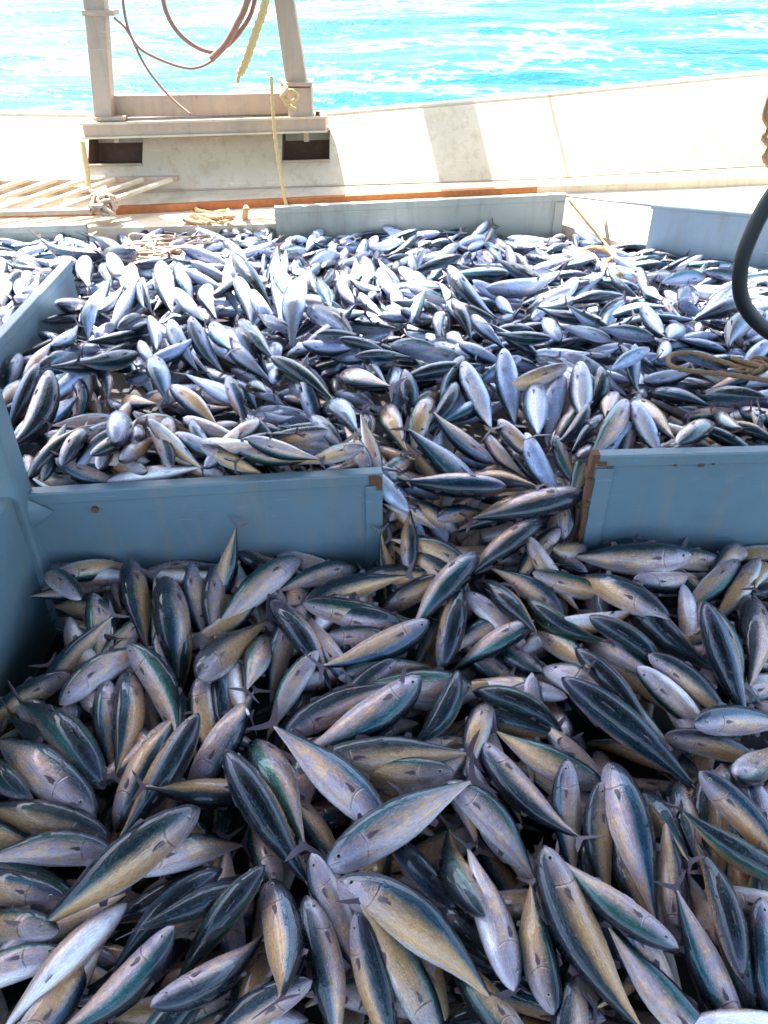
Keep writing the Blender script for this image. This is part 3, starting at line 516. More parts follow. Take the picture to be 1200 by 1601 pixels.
# x mm, y mm, z mm, heading, pitch, roll (degrees), length %, girth %, bend
FISH = """83 868 307 144 4 -68 110 106 4
-603 991 329 44 3 35 113 100 1
433 849 280 109 5 85 110 104 2
54 1143 299 211 -5 -69 114 100 0
595 1101 285 92 4 -60 110 99 2
680 1418 277 137 12 27 118 101 3
-283 1147 287 127 14 22 108 101 0
-676 807 292 57 -5 146 87 97 3
-147 1277 295 317 -3 75 110 100 2
-212 838 281 103 -19 -72 96 99 5
-555 759 263 42 15 -81 82 104 5
-115 799 241 107 18 59 89 97 5
753 947 300 270 -4 -5 82 98 4
-343 800 269 227 26 74 82 101 4
-889 1432 270 318 -1 11 116 103 4
369 1237 240 123 -2 80 99 95 2
686 833 264 289 -26 -93 82 99 0
234 938 269 281 5 124 93 99 0
-920 1317 268 326 -1 66 118 105 1
493 934 311 316 1 -85 82 94 4
-378 904 250 47 26 -25 82 99 4
28 818 269 307 -26 79 84 104 0
-67 1455 268 34 8 -98 114 104 4
329 879 258 270 7 69 82 101 3
557 765 276 308 -11 61 82 98 3
-584 1267 261 60 26 -48 100 103 3
-809 1077 270 11 -13 57 82 105 4
283 1140 258 131 14 -57 84 106 4
-15 766 239 110 25 -43 82 104 3
31 1344 268 185 -1 -58 114 99 0
-660 1834 254 106 14 48 118 106 1
1004 1637 299 99 26 39 105 98 0
-433 1439 252 246 -12 105 98 99 5
819 1070 289 334 -19 -23 82 102 3
-274 1279 253 117 -17 61 118 103 1
171 1042 239 282 26 -49 90 98 1
-428 1986 279 53 5 64 115 94 5
888 1126 294 129 19 -50 82 101 5
-864 1168 255 350 -9 45 97 102 0
826 2124 301 354 5 41 112 104 3
491 2282 414 11 9 -94 112 104 0
-633 1341 261 252 -17 81 93 98 5
-415 949 263 39 -25 -29 90 95 0
-34 1738 263 30 2 -113 102 100 1
-715 1473 247 100 1 50 97 104 3
991 1458 273 192 15 -44 91 98 5
735 1959 315 309 11 41 105 97 1
229 2372 450 352 3 -89 102 103 3
-1230 2502 636 86 18 -62 111 102 5
-478 1254 245 18 -26 -101 82 101 4
421 1359 239 327 -1 51 86 104 3
-455 1079 260 211 26 -56 89 97 2
181 1959 310 48 18 -72 102 105 2
668 1020 264 266 -26 69 82 96 5
-476 1739 259 250 20 -51 107 104 5
221 1874 279 256 -16 41 96 103 0
-814 1669 273 232 6 -54 91 103 4
-240 1784 256 125 10 50 106 95 1
161 1487 248 60 13 -9 82 102 5
-627 1568 262 126 8 -41 106 97 5
1151 1771 269 70 -2 68 118 95 3
-799 1933 271 110 10 63 104 101 0
527 1104 227 86 26 74 82 93 4
-505 932 253 45 4 -31 82 95 2
-286 1600 216 58 26 77 82 93 1
426 1535 234 152 7 33 88 105 5
0 1303 250 350 10 58 92 100 3
464 1173 225 87 26 100 82 94 1
-294 709 251 29 14 41 82 94 2
324 1774 247 20 23 -94 82 98 2
61 1077 222 308 -2 7 82 99 3
392 2141 343 32 20 -83 95 98 2
253 1424 248 72 -6 90 82 94 1
-669 768 257 255 15 119 82 102 1
-886 992 257 344 2 66 82 100 3
388 734 250 253 -1 -64 82 100 2
869 1787 277 115 3 33 118 102 2
-98 918 234 119 18 103 82 97 2
787 1732 276 137 14 39 96 99 5
201 775 239 303 10 -85 82 95 0
903 1571 277 139 18 -29 82 100 1
853 1526 256 138 24 143 82 98 3
928 1397 233 166 8 -37 82 96 1
673 1559 284 120 6 42 90 98 3
409 1912 286 118 -10 47 95 104 3
816 791 252 82 21 81 82 97 1
-111 1556 235 199 -16 -38 99 97 5
-92 2009 279 202 -3 -38 101 96 1
-836 799 260 15 12 83 82 94 1
379 2823 538 104 15 130 110 93 2
-426 3618 592 86 26 94 118 99 1
-933 1733 262 229 -26 -46 86 93 1
511 2915 526 94 26 118 107 96 2
219 2498 470 323 -26 -99 104 101 3
757 701 259 182 4 188 82 97 0
280 2624 493 325 -26 -117 83 92 4
509 1397 217 306 -12 -107 82 101 2
979 1320 270 222 25 104 82 101 2
802 2468 607 56 16 69 91 92 3
-233 2080 264 31 -6 50 82 101 1
590 2728 534 83 5 108 115 91 2
476 2007 281 319 -12 48 82 105 4
562 1834 271 131 -2 39 82 104 2
-771 1461 230 105 19 69 82 101 1
-1360 2688 616 80 26 -50 88 91 0
753 4124 522 198 -1 204 114 99 1
1157 1981 260 46 26 112 82 97 2
-299 2837 628 140 13 50 95 91 3
-1103 2929 655 66 -17 -47 91 102 3
89 1603 251 10 -12 41 101 101 5
1571 3388 596 51 2 19 118 95 2
-330 2300 632 191 25 150 70 92 2
-390 1712 236 87 -18 63 91 102 0
-331 1760 192 78 26 77 82 101 1
576 2445 455 115 26 147 87 99 1
-94 2920 583 121 -20 131 109 101 1
646 2001 281 170 12 -39 82 97 3
1194 2880 531 140 -7 107 71 104 3
-68 1891 265 181 13 -24 98 94 3
1624 3715 559 37 -3 -60 118 100 4
-858 897 249 352 23 77 82 104 1
1078 2016 263 36 20 -94 82 103 0
-1068 1561 225 33 15 47 82 100 5
1319 2859 534 316 24 -36 102 97 4
-1086 2019 312 316 11 71 82 93 5
930 2454 616 100 14 146 79 99 0
-760 3176 592 122 26 79 93 91 2
-559 1951 240 96 19 78 82 100 2
36 2687 508 99 -3 115 101 94 1
-8 1876 243 180 17 -18 98 97 2
-766 2277 555 189 -5 -122 86 92 0
-857 2802 657 112 5 67 90 103 1
980 2062 263 198 10 134 82 98 4
770 2785 574 83 13 120 101 97 2
396 1490 213 156 -5 -7 82 97 0
-684 2614 630 135 13 129 83 92 3
-162 1148 218 127 0 74 82 97 1
-528 2081 309 242 -57 96 82 95 0
-698 2328 628 146 26 176 70 92 4
-218 3500 583 127 -1 -7 118 95 1
-1066 3826 619 108 16 101 118 91 0
749 1148 258 82 -13 63 82 98 0
84 2181 363 270 -26 55 70 97 1
-1038 2354 653 264 -2 86 70 97 5
-1025 1297 265 329 12 5 82 102 4
440 3910 535 127 26 87 113 100 2
1116 2466 625 229 11 77 92 96 1
-962 2102 286 215 19 136 82 97 3
582 2917 576 0 22 37 82 97 3
-1109 2325 633 228 -26 76 70 98 1
663 1546 248 135 -1 -69 118 96 4
-966 2261 543 180 26 116 76 97 4
-184 2325 595 345 25 43 70 91 2
-922 2454 655 285 15 169 101 103 3
964 1823 256 82 25 182 82 98 2
-157 2648 592 109 -25 83 118 101 5
105 2830 508 92 26 22 100 99 1
1306 3112 590 341 -8 -25 70 92 4
610 3336 581 330 8 -60 70 103 3
690 1166 255 98 -26 -31 83 98 4
727 1718 253 124 -12 -65 82 94 0
-618 1973 242 107 18 98 82 96 0
258 3037 575 191 -6 58 87 95 3
98 836 182 116 13 78 82 100 5
135 2673 516 75 14 75 91 99 1
-508 1484 220 108 13 102 82 103 4
1192 3021 549 198 -3 145 72 98 2
-554 2716 591 115 19 -38 72 102 0
382 1868 242 139 21 -85 82 103 0
-499 2295 590 168 22 -48 70 99 0
128 2021 265 195 -26 -42 82 100 0
564 2047 289 124 26 155 82 98 4
1090 3443 560 343 -4 23 70 103 0
-652 3940 595 125 26 39 118 100 0
7 3125 589 205 12 51 73 93 0
-575 3088 587 130 14 141 85 97 5
427 2422 438 145 -17 97 85 95 3
156 2144 333 332 -5 50 82 105 4
10 1707 221 200 11 -35 82 97 1
1099 3986 521 197 -1 71 80 100 3
237 2765 531 66 13 -23 85 102 1
-25 2322 497 323 -26 112 80 101 4
-669 2841 582 322 -4 106 85 95 4
993 3041 607 38 6 49 70 92 2
-538 3197 628 120 7 63 98 92 0
-910 3619 611 127 11 152 87 91 0
381 1635 216 340 7 115 82 96 3
571 1737 254 116 -19 -39 82 96 5
70 2071 275 168 -15 -33 91 97 2
913 3453 555 320 1 33 70 91 2
448 2573 435 121 14 154 70 91 5
365 1832 192 303 4 -76 96 101 5
648 2766 511 73 26 97 98 103 4
1644 4403 462 26 -5 11 95 102 2
-861 3177 614 122 26 121 81 98 1
275 2326 353 218 19 -23 70 99 5
661 2448 469 106 24 76 70 92 2
-39 1817 235 176 1 -47 82 95 4
-989 1935 256 333 18 39 82 99 0
-885 1803 269 106 14 70 82 100 3
161 3301 551 166 -1 -30 75 103 4
-478 759 183 7 6 243 98 86 4
-222 3199 590 161 -4 150 70 100 4
982 2568 598 95 -8 97 107 99 0
728 1483 121 322 20 11 96 94 2
-680 753 225 226 -9 173 82 97 5
-1643 4356 525 108 0 154 118 102 3
-1206 3817 640 112 26 159 82 103 3
745 2562 545 56 4 -30 72 92 0
-300 2783 601 288 -26 51 84 90 3
-54 2417 586 287 -26 99 70 91 2
291 804 161 335 22 11 98 89 0
499 4334 516 340 10 -105 94 93 3
-1236 3712 604 257 -26 154 86 91 2
-88 1596 217 34 26 29 82 101 0
-692 3210 636 115 1 111 80 103 0
-1353 3486 596 92 26 55 70 102 4
-601 2325 624 151 8 124 70 93 0
-1178 3319 584 36 -8 -90 79 97 0
-1848 4687 503 345 -4 -61 118 103 5
-839 2364 607 258 13 200 70 103 0
1535 3081 603 39 26 90 70 102 1
678 1845 283 190 -2 186 82 95 1
514 2557 497 133 22 133 72 99 1
1260 3526 557 98 8 132 81 99 2
882 2216 262 189 -7 -46 107 99 4
281 4508 505 350 22 -53 84 94 0
1265 3800 533 169 -16 120 70 102 3
1207 2174 277 46 -15 72 82 95 5
1232 2414 588 146 15 67 70 94 3
-431 1288 80 90 10 -27 101 94 5
-890 1709 227 134 15 169 101 98 5
621 2157 315 44 -26 75 70 99 2
-288 1058 64 70 16 91 90 90 1
-761 2360 630 300 -6 34 70 93 4
-325 1203 96 293 18 -86 86 92 0
474 3481 549 123 16 137 70 97 5
-543 979 202 24 9 -10 82 96 1
-498 1896 225 216 -17 132 82 102 4
384 3631 545 111 26 81 70 97 3
-870 3124 617 222 -9 173 70 93 5
-666 3747 596 110 24 102 87 99 3
398 2298 372 20 16 -88 94 102 4
1037 1719 283 97 12 -77 98 96 2
-781 1001 218 161 17 -64 82 96 1
505 2119 306 51 14 70 83 96 2
707 2588 539 53 19 -34 70 97 5
-98 2412 580 291 -10 90 70 95 0
-1026 2076 257 0 9 164 91 89 3
-850 3728 611 104 3 121 91 100 5
-499 2316 639 159 -10 190 70 94 1
-1189 2882 655 58 -17 -54 87 102 3
156 2309 371 340 -26 41 70 103 5
-1673 3945 531 278 -3 126 99 100 2
-894 2354 652 249 1 94 70 93 4
-331 2415 613 357 10 32 70 93 3
-386 1041 131 283 -9 -88 86 93 4
-57 3547 533 182 4 10 81 91 3
450 3262 524 153 16 143 72 92 5
-988 3281 613 110 10 163 76 93 2
752 4379 508 316 -12 -44 100 103 0
-1521 2990 570 92 19 49 70 92 1
1024 2161 279 356 -8 46 82 103 3
-292 789 199 83 -26 82 82 101 4
-365 2311 604 188 17 144 70 101 1
1564 4044 501 54 -17 15 106 101 4
-553 3596 585 128 26 154 81 97 1
14 2122 270 291 -25 -82 70 100 5
770 3551 549 275 1 107 80 103 3
-518 3454 605 309 5 12 70 93 3
-194 2491 584 123 4 -43 70 95 0
-931 4340 592 188 25 172 86 99 0
900 3065 530 155 26 -66 85 99 0
-1339 3073 601 250 9 -8 78 98 4
-1467 3572 566 230 15 50 70 95 0
-1036 2046 231 13 0 220 88 87 1
-466 691 232 49 7 -23 82 105 4
-61 3207 589 198 26 60 78 93 3
1413 2950 557 358 26 -119 73 90 0
-989 3898 605 112 24 81 96 91 1
644 2332 395 265 -26 74 70 101 1
131 2116 299 316 -2 49 99 93 1
211 1283 168 106 -9 -94 90 93 4
-1400 4193 577 122 19 150 91 100 3
825 3971 511 21 19 73 72 91 4
941 3558 574 324 -17 -6 70 92 3
-1215 2580 608 254 3 128 101 103 0
-1376 3279 607 266 5 138 73 91 4
1307 2798 501 147 -26 128 71 87 5
-1123 2349 623 266 -21 72 70 96 1
-351 2138 230 157 7 72 99 97 2
160 3765 571 256 -10 79 81 101 3
-946 1824 254 150 -12 53 82 104 4
104 1167 90 16 17 77 96 100 3
-217 4130 510 294 -19 182 77 91 4
805 1151 228 78 20 56 82 103 4
1320 2502 593 139 -6 83 70 97 5
1251 4231 505 304 -22 -48 70 92 5
-456 3818 600 126 26 157 98 102 5
-1164 2723 565 96 26 -89 72 88 4
1113 2089 146 196 -6 86 100 91 2
1670 712 157 139 3 72 91 99 5
-89 2041 153 259 -5 -66 93 89 3
1749 1209 146 260 2 -9 86 90 3
-79 821 41 259 26 -102 91 99 2
-257 1162 24 42 -2 -85 90 95 5
667 1385 69 352 0 -81 100 91 5
1111 2136 176 137 -15 114 99 93 3
-403 578 166 339 8 115 87 89 4
1066 340 163 313 6 147 101 98 0
-1041 1306 137 202 11 68 90 87 2
525 2130 116 314 1 -117 100 100 0
1128 1304 208 93 -1 182 94 89 3
638 757 80 166 -15 79 93 91 0
-1156 644 176 84 2 -64 88 99 3
1361 661 177 312 -5 1 99 99 1
167 258 192 256 11 3 89 88 4
-210 2050 152 278 -2 -59 98 88 0
686 1987 126 80 19 84 93 89 0
1167 1771 174 206 -14 92 89 97 2
-861 1359 128 232 3 150 90 93 4
137 1476 51 357 14 -118 98 93 1
-981 1045 151 155 13 73 94 92 5
-5 558 180 22 5 151 92 92 4
1820 1028 140 217 -1 23 85 90 1
1039 1558 125 228 -13 62 85 90 2
1303 559 170 298 -4 80 96 88 0
429 741 94 151 -14 10 100 89 0
289 448 185 185 2 69 93 94 1
1286 866 194 300 -2 65 92 89 0
2034 1608 159 114 -5 -50 88 94 1
-713 1982 194 300 -8 99 102 100 3
2296 2103 217 315 5 -110 86 89 1
908 548 172 298 9 -90 95 87 5
-482 2060 182 310 1 71 100 99 5
844 620 175 61 1 -48 85 91 0
2071 1565 181 97 1 -76 97 92 0
908 1021 112 289 17 -77 96 92 5
321 741 111 318 26 119 96 90 0
531 1373 90 74 6 -129 85 91 1
-8 1790 93 105 17 13 95 95 4
-1107 1013 202 108 3 -81 88 100 1
-1088 502 169 77 -1 -55 90 92 3
384 1324 87 339 8 213 99 88 5
984 1652 139 258 6 -49 97 102 2
115 1314 23 181 -10 -67 97 98 4
1631 2114 187 359 -8 -92 100 98 4
-641 2163 216 177 6 -74 98 93 4
350 1921 88 27 3 78 94 96 5
-1147 1538 141 266 17 222 86 101 3
1734 1302 178 194 6 51 99 95 2
1486 714 181 305 -6 174 98 100 0
-465 994 41 21 2 -107 91 88 0
-536 959 80 32 16 108 98 94 1
58 807 54 51 -26 -92 94 97 5
730 2067 198 262 5 86 99 96 1
1548 1440 192 339 -10 -75 96 96 4
379 2050 120 36 15 -100 98 101 5
323 2142 119 68 7 -83 93 99 4
-946 1131 178 203 25 93 99 90 5
730 2065 234 259 10 -2 100 90 1
-271 1902 138 279 -4 12 93 101 4
1303 1720 214 333 -1 -21 95 94 0
31 1066 -14 12 9 -86 99 101 5
-449 354 170 108 -6 100 93 90 3
-408 2063 225 304 7 -68 96 102 2
1034 1232 179 250 -13 81 90 94 2
-59 2126 195 57 -2 17 99 86 5
524 1538 119 103 -13 95 90 95 5
1150 627 174 309 3 -110 87 87 1
1627 1921 197 244 3 139 95 94 2
1501 482 169 147 8 104 98 96 0
2179 1894 164 7 8 73 95 95 0
-1088 291 163 246 2 121 91 87 4
-265 760 97 178 -3 95 85 102 0
-506 1412 100 94 6 -81 98 87 1
-1056 1460 184 39 -5 -63 88 91 2
-586 1640 117 267 -5 -13 85 87 4
-1054 887 194 146 13 143 92 88 4
1803 1599 151 39 1 -88 96 98 4
1060 642 176 133 -1 -47 90 93 4
925 331 166 342 10 74 92 89 0
1772 2121 212 277 -3 194 100 102 2
53 902 52 46 -15 17 96 100 2
-783 1535 134 190 10 -82 86 98 5
1751 893 187 53 9 -67 94 102 4
1992 1884 177 300 8 -63 98 99 0
-722 1822 197 206 -5 -107 93 94 4
922 1559 174 59 26 -78 100 97 0
1055 447 166 4 -2 176 96 92 0
1246 1546 213 179 -6 -87 97 91 1
1848 1897 165 258 1 69 101 97 3
11 1730 117 76 19 74 100 97 3
2009 2081 172 318 1 74 99 88 0
-602 305 164 275 9 -109 91 102 5
1208 690 179 64 4 79 96 98 3
891 2093 122 244 -3 116 101 88 3
203 768 124 23 1 -16 94 92 5
489 1597 154 285 22 96 88 89 4
-826 1030 140 211 14 -111 98 86 0
-705 1608 165 113 15 -97 102 100 1
175 1356 88 347 23 -68 101 100 1
-404 757 131 194 -8 149 94 90 5
20 1188 -13 2 8 58 90 87 3
-898 1793 216 316 3 -24 92 96 1
943 864 191 298 16 -49 93 102 3
-715 523 169 234 9 68 96 100 2
-716 417 165 130 3 -94 88 98 2
-66 1957 198 263 -20 109 91 100 0
189 1707 84 45 7 176 96 98 5
-842 1741 227 315 -2 86 95 90 1
1295 1010 205 53 -1 -42 99 88 0
-962 1313 172 269 15 -25 89 101 0
1603 641 176 353 -4 100 90 102 0
-215 1349 61 282 -1 -90 86 90 5
1569 2088 229 358 7 -100 89 101 3
-735 628 174 290 26 3 86 93 3
1476 2151 226 59 -2 180 92 88 4
2275 1978 210 149 -1 203 101 99 4
1675 1060 183 30 3 -16 95 87 4
1610 1803 212 320 -12 -20 99 96 0
1469 1162 195 248 5 167 86 90 4
199 1111 48 154 11 163 88 98 2
807 1044 87 28 26 190 93 88 3
828 1729 69 246 -4 -109 91 98 2
211 1953 119 232 -11 -103 100 97 1
1437 1942 226 35 -1 231 93 98 4
927 1165 167 252 17 85 93 93 3
1646 389 171 177 -3 -41 99 88 3
552 317 182 45 -5 -104 95 101 2
-39 890 93 24 15 105 98 100 0
2088 2128 212 162 2 164 91 100 2
-359 506 174 153 1 30 93 96 4
1984 1243 169 239 0 -93 98 88 4
-520 1623 158 96 -3 58 97 99 1
-153 1308 84 14 -3 95 99 92 5
264 1871 134 30 14 80 88 98 2
640 2126 205 119 -26 -90 94 89 2
-1050 896 195 288 -12 6 86 100 3
1020 386 165 261 6 249 95 93 4
2059 1810 200 318 -11 -76 95 90 4
1867 1810 205 198 -1 -90 101 100 3
-84 594 179 69 -9 213 93 97 3
19 2170 230 77 16 69 92 102 4
-626 1305 118 101 13 -74 101 96 0
929 1898 113 24 15 181 96 93 3
-157 1894 192 115 19 89 88 99 0
1401 1570 211 350 -8 -111 100 100 5
336 1669 131 356 8 72 89 96 0
1278 679 178 65 6 -123 100 96 0
841 1827 144 63 7 195 97 102 3
534 1089 33 138 13 -85 93 95 1
1466 1323 210 165 3 -125 98 95 4
1504 424 167 343 11 -79 91 93 1
882 1394 132 69 26 92 91 93 0
838 402 171 327 14 4 101 87 2
995 706 180 252 -4 159 86 100 2
-476 2043 229 119 12 165 101 92 3
-468 1181 95 136 14 -87 86 87 3
1576 1700 206 239 4 -111 96 86 1
848 1904 197 99 4 214 89 86 1
1175 1083 209 104 5 95 93 87 2
866 1062 200 262 -7 60 97 91 4
1554 1030 200 184 1 202 86 87 2
526 1799 80 184 8 106 95 88 3
664 943 40 104 0 136 87 100 2
1925 1860 210 240 15 95 95 100 1
455 1711 152 357 -12 61 94 87 3
1983 1438 164 147 -9 -73 86 88 1
864 1613 194 269 13 63 96 95 0
1307 1446 214 319 3 18 94 90 4
356 626 179 329 9 18 90 99 0
1337 400 163 347 1 -57 93 96 5
630 656 147 313 16 290 101 93 0
1862 1221 189 193 -5 68 92 89 1
1641 1189 201 169 2 -89 101 87 0
-455 899 42 210 1 110 85 100 1
1414 1830 219 344 3 89 90 91 3
1824 1163 191 186 8 -96 95 94 5
-289 1569 123 66 14 21 90 100 4
194 1556 80 15 11 -74 98 97 4
-245 1227 137 13 6 -80 89 96 2
741 1544 77 123 -5 -18 93 99 4
-130 877 117 29 26 2 88 95 0
-252 388 178 330 9 98 90 90 1
1425 651 176 121 6 17 92 93 2
-693 909 94 180 -4 -113 96 102 0
1643 1251 202 75 9 99 91 98 3
1097 1824 219 223 21 28 97 101 0
1576 955 196 280 -1 66 98 91 1
610 541 177 115 -5 75 92 90 5
433 1562 182 123 -12 -23 86 89 5
-557 831 112 236 -5 70 90 95 3
-520 588 174 133 -13 -87 86 92 1
495 584 179 356 0 -15 100 97 5
-519 1515 186 332 -11 -47 93 94 1
303 1106 91 305 -25 -93 91 102 0
2218 2082 231 296 16 -102 99 97 4
1273 351 161 296 0 82 86 87 0
1254 1481 214 160 3 -115 99 100 3
-777 896 148 354 7 -110 91 90 3
2192 2182 236 114 -15 9 88 99 5
1064 1615 200 237 0 -91 99 86 5
42 1301 137 191 8 -75 86 102 0
1368 1113 210 280 2 100 98 102 1
1950 1799 201 322 -1 -84 94 87 2
46 409 186 5 9 68 100 86 4
-76 1167 85 72 26 -87 88 97 4
2125 1645 182 123 15 214 89 91 3
-292 542 176 164 6 -105 97 94 3
1758 1657 196 29 25 -114 101 89 3
1399 516 168 295 -2 172 89 101 5
709 322 175 333 -7 -66 86 96 4
835 1986 225 64 15 177 97 89 1
-888 812 167 309 -6 -99 92 94 5
1629 1497 202 200 16 97 88 93 4
-43 1539 76 351 7 -62 92 98 4
482 2018 154 303 -15 10 92 98 3
-116 1803 193 83 26 -29 99 93 3
1384 1044 206 59 10 124 90 102 5
1504 821 188 105 -5 -106 97 97 2
458 840 65 101 -26 202 89 94 1
-70 408 183 234 5 27 93 93 3
-560 379 167 265 17 -42 97 90 5
523 690 178 309 25 64 89 96 0
1533 2141 227 48 -8 80 85 87 4
-190 1423 111 236 9 55 92 98 0
675 404 176 9 -1 -93 90 90 0
-738 2064 234 338 -7 -96 86 92 3
554 1899 182 225 7 199 94 101 0
-954 1469 207 130 4 -91 95 98 1
-1040 1320 210 165 -4 81 86 96 1
165 1808 138 64 26 -87 95 96 3
477 2236 185 168 -6 -91 98 91 2
-16 336 187 202 2 -91 90 91 0
251 564 181 343 -6 21 89 89 5
-897 1414 217 90 2 -101 87 93 1
1194 913 198 272 -4 -127 90 89 1
913 1792 213 13 26 -101 99 96 3
956 1256 185 261 26 -95 93 100 4
-586 1519 208 126 17 -71 101 99 1
1341 1396 214 203 -2 196 98 99 3
-804 1927 231 131 5 -89 97 89 3
-277 606 177 46 -23 70 88 90 0
1942 2116 232 283 1 84 96 97 3
-566 1248 157 97 23 -84 95 98 1
739 1778 159 259 -3 58 93 87 2
419 539 180 0 4 -75 88 94 1
1578 489 170 141 2 222 92 98 1
679 589 176 358 -7 37 88 100 2
-685 833 180 339 -16 -94 93 93 5
-1006 694 179 97 13 86 88 92 2
-719 1203 152 75 3 1 94 91 4
-161 320 182 328 1 -69 87 93 4
1593 1084 201 251 2 76 92 99 2
420 1485 180 84 26 -96 89 87 5
1436 1225 211 4 9 110 88 92 4
-857 930 199 345 11 -71 97 98 4
1528 1641 206 154 20 230 96 91 0
1808 1093 191 269 5 -77 91 96 3
1698 2078 230 195 15 226 98 101 2
543 1169 102 262 -4 -70 98 91 4
1286 1895 224 162 -17 156 92 97 5
-349 729 178 11 0 141 94 96 1
1615 1017 198 207 2 71 100 99 5
-510 468 170 281 1 118 94 92 0
-103 1554 145 64 -7 82 93 99 4
-1060 1079 206 330 -1 106 85 94 1
938 770 184 61 -1 187 94 97 3
983 566 172 293 -2 239 85 96 5
1414 414 165 148 7 69 89 87 4
-262 661 178 22 -6 -31 85 101 0
1043 2220 200 199 23 4 89 101 2
1399 939 199 87 13 116 97 89 5
13 259 189 44 1 195 96 86 2
-1036 1378 213 192 4 19 87 97 2
-919 665 177 86 9 84 98 86 2
-1011 2139 233 183 6 -110 99 95 3
410 670 178 100 -11 -45 87 96 0
1421 269 161 144 3 105 98 88 2
-1097 699 180 99 1 91 88 102 5
1143 456 165 265 1 -80 100 90 0
-624 2101 228 167 0 195 98 100 2
-880 1882 241 112 -8 -48 89 88 3
-953 515 168 218 10 64 98 90 5
1364 1915 225 139 -14 94 95 90 0
-545 322 166 124 0 -95 92 92 4
1950 2254 235 160 7 18 91 94 3
-297 2025 228 287 13 86 99 92 2
289 888 148 340 19 -45 99 101 3
669 267 177 21 2 -51 86 96 1
-843 344 161 237 -8 77 96 101 2
665 1143 55 285 12 89 86 101 1
2320 2195 237 141 -3 72 92 89 3
308 1960 213 45 -8 -81 90 95 1
1108 1746 214 176 12 96 98 99 3
931 681 178 110 -7 110 96 96 5
543 2249 218 108 -9 -101 99 99 5
794 367 172 327 2 -100 87 99 3
386 1604 181 150 -14 -15 95 99 5
-990 768 185 276 2 -91 99 101 1
-1039 1357 213 193 4 51 86 96 0
-555 2042 229 282 -21 -100 90 97 2
-137 1726 193 216 3 215 91 94 5
36 1485 116 267 10 111 90 93 3
1787 1361 193 23 -16 -78 97 99 3
203 968 130 174 20 130 99 93 4
1280 2167 181 139 -7 179 87 94 2
-125 508 180 210 -4 -104 87 91 5
-726 1892 228 286 -11 -90 95 88 5
-1084 790 186 308 11 107 96 97 5
958 1116 205 95 26 97 88 91 0
277 1200 177 114 22 97 86 102 2
1459 884 193 293 -2 63 101 93 0
669 2048 235 345 10 72 93 98 2
1289 443 165 285 3 -116 90 97 2
-603 687 179 309 8 -126 95 93 1
-880 1218 212 36 -26 83 95 90 5
992 903 194 269 24 98 101 89 2
-690 1361 213 50 0 -87 97 101 1
1129 1128 211 265 -10 -105 88 101 5
690 484 176 352 -3 9 96 102 1
368 1101 132 145 26 -100 86 89 0
1684 610 176 322 -8 88 98 94 2
-143 2079 229 256 26 -108 88 94 2
-30 1675 168 205 8 -89 88 94 0
-927 1269 214 61 -8 -74 93 94 0
-73 1485 170 13 -2 -101 89 90 1
1844 2156 231 301 8 -109 96 99 5
17 1418 142 19 13 -92 95 89 0
-1036 1013 203 334 5 -78 94 101 5
-894 494 167 73 -2 -111 96 92 4
1575 1171 204 22 -7 83 88 89 5
-101 1376 182 20 10 73 97 100 0
1552 2007 228 169 17 110 86 95 1
1647 449 172 116 2 49 90 95 0
2087 1864 207 189 12 100 86 89 0
-217 916 88 89 -26 105 99 96 2
1224 844 192 103 5 74 93 100 5
2057 1476 180 136 -12 8 86 86 4
-1003 1152 211 247 4 -80 85 100 1
223 1444 171 195 26 -100 85 93 4
976 2145 227 42 -8 -70 102 89 0
1055 1293 212 22 0 92 89 88 4
309 1562 178 23 26 96 90 89 4
-878 1297 215 265 -2 105 86 96 5
-252 251 179 138 -2 89 99 87 0
234 2223 139 240 0 64 87 92 4
1400 2130 227 356 17 93 89 88 2
1993 1975 222 23 3 140 88 95 2
126 453 185 253 10 79 91 99 1
871 1320 133 210 -21 -104 91 91 1
146 921 178 336 -5 -16 88 98 2
-732 2127 232 10 2 -64 91 88 3
-513 268 167 85 8 -107 95 98 2
-1042 438 166 235 1 73 87 91 5
649 353 178 2 2 -89 95 93 3
666 1759 186 228 -20 -71 95 95 0
317 1371 167 105 11 110 85 90 1
1461 2135 227 72 -3 63 90 93 1
502 1321 144 324 -2 100 100 101 0
329 1000 160 205 26 107 94 99 2
626 826 80 296 26 -89 89 91 1
1897 1988 224 257 -5 -102 95 98 0
852 1159 202 73 10 -62 100 86 0
1206 2218 210 198 12 62 89 87 1
1150 2034 229 345 16 -55 94 91 5
-223 1293 189 78 9 88 90 101 1
-11 1599 159 14 -11 85 86 95 3
-890 1608 220 322 9 97 94 96 2
1656 786 184 350 -19 80 96 90 3
-8 1251 174 161 15 -105 97 96 0
763 1674 199 132 2 184 90 95 2
1160 1640 211 206 5 112 90 95 2
221 1639 179 189 -4 -105 97 98 1
-1034 1273 212 12 18 -84 88 89 3
-747 992 171 22 -26 -96 93 100 3
-21 814 122 0 -8 82 99 91 0
142 1871 205 69 6 28 93 95 0
-681 1439 212 310 8 73 87 95 1
401 841 179 103 -14 105 92 92 1
1840 2152 231 287 7 100 89 91 3
1063 2037 229 135 12 86 96 100 0
262 296 190 174 6 41 100 100 0
1752 729 180 312 -2 -100 91 93 2
1241 1630 212 172 2 210 101 94 0
291 1777 194 315 -7 -88 100 88 4
1762 1925 220 38 15 74 95 100 1
1845 1743 199 103 13 -104 89 92 3
1288 1310 215 51 11 229 90 88 4
1951 1647 187 320 -9 264 99 91 2
1318 2252 221 0 3 233 97 86 3
683 1885 215 316 17 -38 94 99 4
432 974 181 289 7 60 93 96 0
1957 1576 185 79 10 169 92 100 0
-807 463 165 54 11 -85 99 92 0
92 1085 94 350 5 78 87 98 2
1213 1195 213 78 1 16 86 91 2
-250 1850 210 37 26 141 95 87 0
